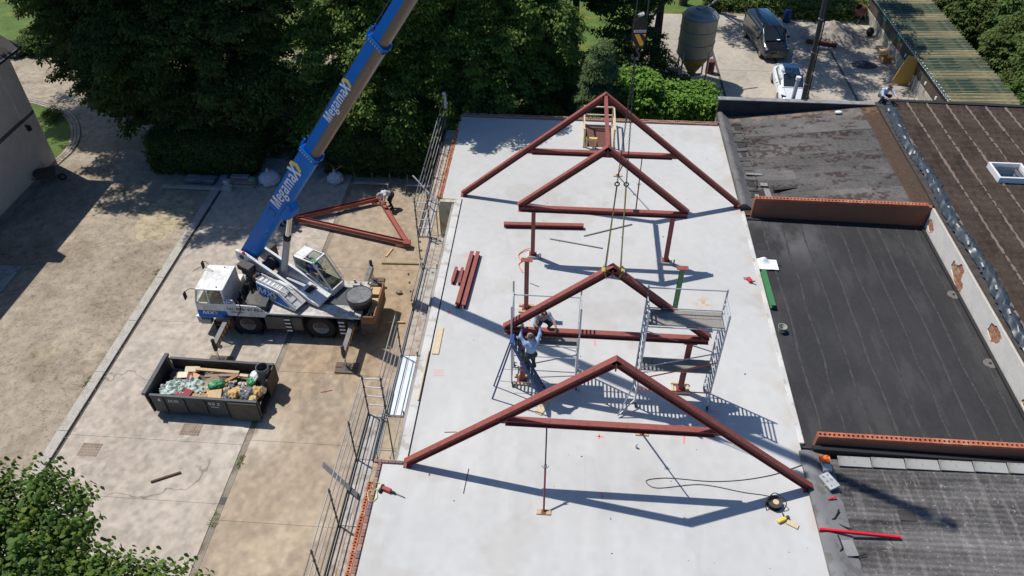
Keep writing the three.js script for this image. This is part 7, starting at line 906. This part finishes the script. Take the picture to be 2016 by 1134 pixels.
function blobPts(blobs, perM2, seed, o = {}) { // layered boughs standing out from lumpy shells; their tops catch the light and gaps stay between them
  const r = rng(seed), pts = [], { len = 1.25, wid = 0.8, per = 18, droop = 0.55, thick = 0.12, lumps = 0.5 } = o;
  for (const [c, R, dens = 1] of blobs) {
    const area = 4 * Math.PI * (((R[0] * R[1]) ** 1.6 + (R[0] * R[2]) ** 1.6 + (R[1] * R[2]) ** 1.6) / 3) ** (1 / 1.6), n = Math.round(area * perM2 * dens);
    for (let k = 0; k < n; k++) {
      const z = 2 * r() - 1, a = r() * 6.283, q = Math.sqrt(1 - z * z), d = V(q * Math.cos(a), z, q * Math.sin(a)), lump = 0.95 - lumps * 0.5 + lumps * fbm(Math.cos(a) * 0.15 + 0.5 + c[0] * 0.013, z * 0.15 + 0.5 + q * Math.sin(a) * 0.13, 34, 3), f = lump * (r() < 0.3 ? 0.5 + 0.3 * r() : 0.84 + 0.18 * r());
      const x = c[0] + d.x * R[0] * f, y = c[1] + d.y * R[1] * f, zz = c[2] + d.z * R[2] * f; let deep = false; for (const [c2, R2] of blobs) if (c2 !== c && ((x - c2[0]) / R2[0]) ** 2 + ((y - c2[1]) / R2[1]) ** 2 + ((zz - c2[2]) / R2[2]) ** 2 < 0.3) { deep = true; break; } if (deep && r() < 0.8) continue;
      const h = Math.hypot(d.x, d.z) || 1, rot = (r() - 0.5) * 1.1, hx = (d.x * Math.cos(rot) - d.z * Math.sin(rot)) / h, hz = (d.x * Math.sin(rot) + d.z * Math.cos(rot)) / h, L = len * (0.6 + 0.8 * r()), W = wid * (0.6 + 0.8 * r()), rise = 0.1 + 0.55 * Math.max(0, d.y), tone = r();
      for (let j = 0; j < per; j++) { const u = Math.pow(r(), 0.8), w = (r() - 0.5) * 2 * W * (1 - 0.6 * u), py = y + L * (rise * u - droop * u * u) + (r() - 0.5) * 2 * thick - Math.abs(w) * 0.18; if (py < 0.15) continue; pts.push([x + hx * L * (u - 0.25) - hz * w, py, zz + hz * L * (u - 0.25) + hx * w, tone]); }
    }
  } return pts;
}
function trunkGeo(h, r0, limbs, base = V(0, 0, 0)) { const g = [new THREE.CylinderGeometry(r0 * 0.6, r0 * 1.15, h, 12, 4).translate(base.x, h / 2, base.z)]; for (const l of limbs) { const p = V(base.x, h * (0.55 + 0.4 * (l[3] || 0.5)), base.z), q = V(l[0], l[1], l[2]), m = p.clone().lerp(q, 0.5).add(V(0, 0.4, 0)); const c = new THREE.CatmullRomCurve3([p, m, q]), tg = new THREE.TubeGeometry(c, 10, r0 * 0.3, 7), P = tg.attributes.position; for (let i = 0; i <= 10; i++) { const cc = c.getPointAt(i / 10), f = 1 - 0.8 * i / 10; for (let j = 0; j <= 7; j++) { const k = i * 8 + j; P.setXYZ(k, cc.x + (P.getX(k) - cc.x) * f, cc.y + (P.getY(k) - cc.y) * f, cc.z + (P.getZ(k) - cc.z) * f); } } tg.computeVertexNormals(); g.push(tg); } return merge(g); }
function tree(name, label, x, z, h, r0, blobs, geos, m, dens, seed, o = {}) {
  const t = thing(name, label, o.cat || 'tree', [x, 0, z], 0, o.group); const loc = blobs.map(([c, R, d]) => [[c[0] - x, c[1], c[2] - z], R, d]);
  if (h) mesh('trunk', uvBox(trunkGeo(h, r0, loc.map(([c], i) => [c[0], c[1], c[2], (i % 3) / 3]))), K.bark, t);
  foliage(t, geos, m, blobPts(loc, dens, seed, o), seed + 1, o.size || 1, o.vary || 0.35, 'crown', o.tilt || 0.3); return t;
}
tree('broad_tree', 'huge dark broadleaved tree hanging over the drive beyond the boom', -21.5, -42.5, 10, 0.55, [[[-25.5, 15.5, -42], [7.2, 6.6, 6.2], 0.7], [[-33, 12.5, -46], [5.2, 3.6, 4], 0.7], [[-28.0, 7.8, -43.5], [3.4, 2.6, 3]], [[-29.6, 5.2, -42.4], [1.9, 1.2, 1.5]], [[-23.5, 5.6, -39.6], [3.4, 3.6, 2.4]], [[-19.4, 5.8, -39.2], [3.8, 3.8, 2.4]], [[-19.2, 8.6, -41.5], [2.6, 4.2, 3.0]], [[-26.0, 4.0, -40.4], [1.5, 2.0, 1.6]]], LG.mid, LM.oak, 1.15, 101, { vary: 0.45, len: 1.7, wid: 0.9, per: 36, lumps: 0.8, thick: 0.16 });
tree('hornbeam_tree', 'layered light green tree behind the boom overhanging the scaffold end', -7.6, -41.8, 9, 0.4, [[[-7.8, 13.6, -37.9], [2.6, 2.0, 1.9], 0.9], [[-10.6, 9.2, -42.2], [4.2, 2.6, 2.2]], [[-10.8, 6.4, -40.8], [4.4, 2.2, 2.4]], [[-10.2, 3.6, -39.2], [4.6, 1.9, 2.0]], [[-4.8, 8.6, -42.4], [3.0, 2.6, 2.0]], [[-4.6, 5.8, -40.9], [3.2, 2.1, 2.1]], [[-4.4, 3.4, -39.2], [3.0, 1.7, 1.7]], [[-1.6, 6.6, -42.8], [2.0, 2.6, 1.6]]], LG.mid, LM.horn, 1.15, 201, { vary: 0.5, droop: 0.75, len: 1.9, wid: 0.62, per: 36, tilt: 0.2, lumps: 0.85, thick: 0.14 });
tree('shade_tree', 'dark tree with a bare trunk deep behind the conifer', 0.6, -51.5, 7, 0.3, [[[1.5, 9, -50.5], [4.4, 3.4, 3.4]], [[-4.5, 8.5, -50], [3.6, 3.2, 3]]], LG.mid, LM.dark, 1.6, 301);
tree('shade_tree', 'dark tree standing left of the silo in deep shade', 6.2, -50.8, 7, 0.3, [[[3.8, 8.2, -49.6], [3.4, 3.2, 2.8]], [[4.2, 3.0, -46.8], [2.2, 2.2, 1.6]]], LG.mid, LM.dark, 1.9, 311);
tree('yard_tree', 'tall tree shading the van from behind the back yard', 9.5, -63.5, 8, 0.32, [[[10, 12, -61], [3.0, 2.0, 2.6], 0.9], [[13.5, 13, -57], [2.6, 1.5, 2.2], 0.7], [[16.5, 12.5, -54], [2.2, 1.2, 1.8], 0.6], [[12, 12.5, -52.5], [2.0, 1.1, 1.7], 0.6]], LG.mid, LM.oak, 0.9, 321);
tree('yard_tree', 'tall tree shading the gravel heap from beyond the weeds', 16.5, -68.5, 8, 0.32, [[[15.0, 11.5, -66.5], [3.2, 2.4, 2.8]], [[18.2, 12.5, -60.5], [2.2, 1.2, 1.9], 0.7], [[17.6, 13.5, -57], [1.6, 0.9, 1.4], 0.6]], LG.mid, LM.oak, 0.8, 331);
for (const [x, z, top, R, sd, l] of [[2.0, -39.3, 7.1, 2.3, 401, 'drooping grey-green conifer behind the stair opening'], [-0.6, -42.5, 8.2, 2.2, 411, 'lighter conifer standing behind the drooping one']]) {
  const t = thing('conifer', l, 'tree', [x, 0, z]); mesh('trunk', new THREE.CylinderGeometry(0.05, 0.2, top, 8).translate(0, top / 2, 0), K.bark, t); const r = rng(sd), pts = [];
  for (let k = 0; k < 130; k++) { const f = Math.pow(r(), 0.8), y = top * (0.12 + 0.88 * f), len = R * (1 - f) * 0.95 + 0.25, a = r() * 6.283, tone = r(); for (let j = 0; j < 34; j++) { const u = 0.25 + 0.75 * r(), w = (r() - 0.5) * 0.5 * u; pts.push([Math.cos(a) * len * u - Math.sin(a) * w, y + 0.25 * u - 0.85 * u * u * len * 0.42 - r() * 0.22, Math.sin(a) * len * u + Math.cos(a) * w, tone]); } }
  foliage(t, LG.needle, LM.conifer, pts, sd + 1, 0.85, 0.35, 'crown', 0.5);
}
function hedge(label, name, x0, x1, y1, z0, z1, geos, m, dens, seed, size, top = 0) {
  const t = thing(name, label, 'hedge', [(x0 + x1) / 2, 0, (z0 + z1) / 2]); const X = (x1 - x0) / 2, Z = (z1 - z0) / 2, r = rng(seed), pts = [];
  const stems = []; for (let k = 0; k < X * 5; k++) { const x = -X + 0.25 + (2 * X - 0.5) * (k + 0.5) / (X * 5), q = (r() - 0.5) * Z; stems.push(tube([x, 0, q * 0.3], [x + (r() - 0.5) * 0.4, y1 * 0.85, q], 0.035, 5, 0.012), tube([x, y1 * 0.25, q * 0.4], [x + (r() - 0.5) * 0.8, y1 * 0.8, q + (r() - 0.5) * Z], 0.02, 5, 0.008)); } mesh('stems', uvBox(merge(stems)), K.bark, t);
  const faces = [[4 * X * Z, () => [(2 * r() - 1) * X, y1, (2 * r() - 1) * Z]], [2 * X * y1, () => [(2 * r() - 1) * X, r() * y1, Z]], [2 * X * y1, () => [(2 * r() - 1) * X, r() * y1, -Z]], [2 * Z * y1, () => [X, r() * y1, (2 * r() - 1) * Z]], [2 * Z * y1, () => [-X, r() * y1, (2 * r() - 1) * Z]]];
  for (const [a, f] of faces) for (let k = 0; k < a * dens / 4 * 1.5; k++) { const p = f(), tone = r(), din = k % 3 ? 1 : 0.55 + 0.35 * r(); p[0] *= din; p[2] *= din; const bump = top * (fbm(p[0] / 20 + 0.5, p[2] / 20 + 0.5, 40, 3) - 0.4) * (p[1] / y1); for (let j = 0; j < 4; j++) pts.push([p[0] * (0.94 + 0.06 * r()) + (r() - 0.5) * 0.3, p[1] + bump + (r() - 0.5) * 0.25, p[2] * (0.9 + 0.1 * r()) + (r() - 0.5) * 0.3, tone]); }
  foliage(t, geos, m, pts, seed + 1, size, 0.35, 'leaves', 0.6); return t;
}
hedge('dark clipped hedge along the drive under the huge tree', 'clipped_hedge', -23.4, -17.6, 2.2, -37.9, -36.1, LG.fine, LM.dark, 70, 501, 1.15); hedge('dark clipped hedge behind the stacked scaffold frames', 'clipped_hedge', -13.3, -7.4, 2.3, -38.2, -36.7, LG.fine, LM.dark, 70, 511, 1.15);
hedge('bright green laurel hedge with glossy leaves behind the stair opening', 'laurel_hedge', 3.8, 8.5, 4.0, -41.2, -38.7, LG.big, LM.laurel, 60, 521, 0.85, 1.0); hedge('taller end of bright laurel growing beside the crane rope', 'laurel_hedge', 3.3, 5.0, 4.9, -41.0, -39.2, LG.big, LM.laurel, 60, 531, 0.85, 0.8);
const rightTrees = [[30.2, -45.2, 3.4, 1.9], [31.3, -48.2, 4.4, 2.4], [30.6, -51.3, 4.2, 2.2], [32.8, -54.0, 5.8, 2.8], [31.0, -57.5, 4.6, 2.4], [34.6, -58.5, 6.4, 3.2], [32.5, -63, 5.4, 3.0], [36.8, -64, 6.6, 3.4], [29.2, -60.5, 3.2, 1.8], [35.2, -50.5, 5.0, 2.8], [34.0, -45.5, 3.6, 2.4]];
rightTrees.forEach(([x, z, h, R], i) => tree('roadside_tree', i % 3 === 0 ? 'bushy bright green tree beyond the striped shed roof' : 'bushy dark green tree beyond the striped shed roof', x, z, h * 0.6, 0.12, [[[x, h * 0.62, z], [R, h * 0.4, R]], [[x + R * 0.4, h * 0.4, z + R * 0.3], [R * 0.7, h * 0.32, R * 0.7]], [[x - R * 0.45, h * 0.42, z + R * 0.2], [R * 0.6, h * 0.3, R * 0.6]]], LG.mid, i % 3 === 0 ? LM.near : LM.oak, 4, 600 + i * 7, { vary: 0.45, len: 0.8, wid: 0.5, per: 14, group: i % 3 === 0 ? 'bright trees beyond the shed' : 'dark trees beyond the shed' }));
for (const [x, z, R, h, i] of [[-38.6, -51.6, 1.3, 1.5, 0], [-36.6, -52.2, 1.1, 1.1, 1], [-34.5, -53.4, 1.3, 1.2, 2], [-40.4, -50.6, 0.8, 0.8, 3]]) tree('garden_shrub', ['tall dark shrub on the far lawn edge', 'small round shrub between two larger ones on the far lawn edge', 'broad shrub at the drive end of the far lawn edge', 'low grey-leaved shrub by the house roof corner'][i], x, z, 0, 0, [[[x, h * 0.5, z], [R, h * 0.55, R * 0.9]]], LG.fine, i === 3 ? leafMat(0.16, 0.2, 0.13, 0.2) : LM.near, 9, 700 + i, { cat: 'shrub', len: 0.35, wid: 0.3, per: 8, size: 1.2 });
tree('garden_shrub', 'small dark shrub against the house corner by the lawn', -32.4, -41.6, 0, 0, [[[-32.4, 0.3, -41.6], [0.4, 0.4, 0.5]]], LG.fine, LM.near, 12, 741, { cat: 'shrub', len: 0.25, wid: 0.2, per: 6, size: 0.8 });
{ // leafy shoots of the tree in front
  const t = thing('leafy_tree', 'leafy green tree reaching up in front of the concrete yard', 'tree', [-13.6, 0, -6.2]); const r = rng(811);
  const blobs = [[[-0.4, 6.9, -0.6], [4.3, 2.3, 3.0]], [[3.6, 7.0, -1.5], [2.2, 0.8, 0.8]], [[0.6, 7.6, -2.9], [1.8, 0.9, 1.3]], [[-2.4, 7.2, -2.6], [1.9, 1.1, 1.3]]];
  mesh('trunk', uvBox(trunkGeo(5.5, 0.28, blobs.map(([c], i) => [c[0], c[1], c[2], (i % 3) / 3]))), K.bark, t);
  const shoot = (n, L, seed) => { const q = rng(seed), g = []; for (let k = 0; k < n; k++) { const u = (k + 0.5) / n, a = k * 2.4 + q(), s = 0.115 * (0.75 + 0.5 * q()), lf = new THREE.CircleGeometry(s * 0.5, 7); const p = lf.attributes.position; for (let i = 0; i < p.count; i++) p.setZ(i, -Math.abs(p.getX(i)) * 0.35 + 0.1 * p.getY(i)); lf.rotateX(-Math.PI / 2 + 0.5 + 0.5 * (q() - 0.5)).translate(0, 0, s * 0.75).rotateY(a).translate(0.05 * (q() - 0.5) + 0.12 * u * u, u * L, 0.05 * (q() - 0.5)); g.push(lf); } const m = merge(g); m.computeVertexNormals(); return m; };
  const geos = [shoot(12, 0.6, 1), shoot(15, 0.8, 2), shoot(9, 0.42, 3)], pts = [];
  for (const [c, R] of blobs) { const n = Math.round(130 * R[0] * R[2] + 60 * R[0] * R[1]); for (let k = 0; k < n; k++) { const z = Math.pow(r(), 0.7) * 1.5 - 0.5, a = r() * 6.283, q = Math.sqrt(Math.max(0, 1 - z * z)), f = (0.72 + 0.5 * fbm(Math.cos(a) * 0.2 + 0.5, Math.sin(a) * 0.2 + z * 0.1 + 0.5, 30, 3)) * (r() < 0.35 ? 0.5 + 0.4 * r() : 0.9 + 0.12 * r()); pts.push([c[0] + R[0] * q * Math.cos(a) * f, c[1] + R[1] * z * f, c[2] + R[2] * q * Math.sin(a) * f, r(), Math.cos(a) * q, Math.sin(a) * q]); } }
  for (let k = 0; k < 26; k++) { const u = r(), x = 1.5 + 3.9 * u, zz = -1.9 + 0.7 * u + (r() - 0.5) * 0.5; for (let j = 0; j < 3; j++) pts.push([x + (r() - 0.5) * 0.5, 7.5 + 0.2 * u + (r() - 0.5) * 0.3, zz + (r() - 0.5) * 0.3, r(), 0.8, -0.4]); }
  // each shoot: place, a random leaf tone, and the way it leans
  const lists = geos.map(() => []); for (const p of pts) lists[Math.floor(r() * 3)].push(p); const leafTones = [lin(0.8, 0.85, 0.75), lin(1, 1, 0.9), lin(1.05, 1.1, 0.9), lin(1.2, 1.15, 0.85), lin(1.6, 1.35, 0.8)];   // leaf colours of the species, dealt at random
  geos.forEach((g, i) => { const im = new THREE.InstancedMesh(g, LM.near, lists[i].length); im.name = 'crown'; im.userData.kind = 'stuff'; im.castShadow = im.receiveShadow = true; lists[i].forEach((p, k) => { const d = V(p[4] * 0.9 + (r() - 0.5) * 0.7, 0.55 + 0.6 * r(), p[5] * 0.9 - 0.25 + (r() - 0.5) * 0.7).normalize(); Q4.setFromUnitVectors(V(0, 1, 0), d); const s = 0.75 + 0.55 * r(); M4.compose(V(p[0], p[1], p[2]), Q4, V(s, s, s)); im.setMatrixAt(k, M4); im.setColorAt(k, leafTones[Math.floor(r() * leafTones.length)]); }); t.add(im); });
}
{ // weeds behind the yard
  const r = rng(907), pts = []; for (let k = 0; k < 520; k++) { const x = 11.5 + r() * 12.5, z = -61.4 - Math.pow(r(), 1.5) * 5 - (x > 17 ? 0 : 1.2), h = 0.25 + r() * 0.9, tone = r(); for (let j = 0; j < 7; j++) pts.push([x + (r() - 0.5) * 0.7, 0.1 + h * r(), z + (r() - 0.5) * 0.7, tone]); }
  const t = thing('weed_patch', 'rough green weeds growing behind the gravel heap', 'weeds'); t.userData.kind = 'stuff'; foliage(t, LG.fine, LM.weed, pts, 908, 1.5, 0.45, 'leaves', 0.6);
  const q = []; for (let k = 0; k < 900; k++) { const x = -24 + r() * 27, z = -38.2 - r() * 12, tone = r(); for (let j = 0; j < 5; j++) q.push([x + (r() - 0.5), 0.1 + r() * 0.8, z + (r() - 0.5), tone]); } const u = thing('undergrowth', 'dark undergrowth of shrubs below the trees', 'undergrowth'); u.userData.kind = 'stuff'; foliage(u, LG.mid, LM.dark, q, 909, 1.2, 0.4, 'leaves', 0.6);
  const e = []; for (let k = 0; k < 700; k++) { const x = -1 + r() * 9.5, z = -42 - r() * 6, tone = r(); for (let j = 0; j < 4; j++) e.push([x + (r() - 0.5), 0.1 + r() * 1.3, z + (r() - 0.5), tone]); } const v = thing('undergrowth', 'shaded undergrowth between the laurel hedge and the silo', 'undergrowth'); v.userData.kind = 'stuff'; foliage(v, LG.mid, LM.dark, e, 910, 1.2, 0.4, 'leaves', 0.6);
}
{ // loose stones along the kerb and joints, tufts in the channel
  const r = rng(951), im = new THREE.InstancedMesh(new THREE.DodecahedronGeometry(0.03, 0).scale(1.2, 0.6, 1), mat(0.34, 0.29, 0.23, 0.95), 900); im.name = 'loose_stones'; im.userData = { kind: 'stuff', label: 'loose small stones scattered on the drive along the kerb', category: 'stones' };
  for (let k = 0; k < 900; k++) { const z = -37 + 27 * r(), side = r(); const x = side < 0.7 ? -19.45 - Math.pow(r(), 2.2) * 3.5 : side < 0.85 ? -18.92 + (r() - 0.5) * 0.1 : -11.74 + (r() - 0.5) * 0.7, s = 0.35 + 0.9 * r() * r(); M4.compose(V(x, side < 0.7 ? 0.005 : 0.03, z), Q4.setFromEuler(E4.set(r(), r() * 6, r())), V(s, s, s)); im.setMatrixAt(k, M4); } im.castShadow = im.receiveShadow = true; scene.add(im);
  const pts = []; for (const [x, z, n] of [[-11.72, -18.9, 14], [-11.74, -20.4, 10], [-11.7, -16.7, 12], [-11.75, -14.2, 8], [-19.45, -20.2, 9], [-19.5, -27.4, 8], [-11.72, -25.0, 6]]) for (let k = 0; k < n; k++) pts.push([x + (r() - 0.5) * 0.25, 0.06 + 0.06 * r(), z + (r() - 0.5) * 0.6, r()]); const t = thing('joint_weeds', 'small weeds sprouting in the yard joints', 'weeds'); t.userData.kind = 'stuff'; foliage(t, LG.fine, LM.weed, pts, 952, 0.42, 0.4, 'leaves', 0.6);
  const chips = []; for (let k = 0; k < 70; k++) { const s = 0.012 + 0.03 * r() * r(); chips.push(new THREE.BoxGeometry(s * 2, s * 0.6, s).rotateY(r() * 3).translate(-4 + 11.6 * r(), S + s * 0.3, -34.5 + 24 * r())); } const c = mesh('chip_scatter', merge(chips), mat(0.16, 0.13, 0.11, 0.9)); c.userData.kind = 'stuff'; tag(c, 'tiny dark chips scattered over the concrete deck', 'chips');
}
renderer.render(scene, camera);
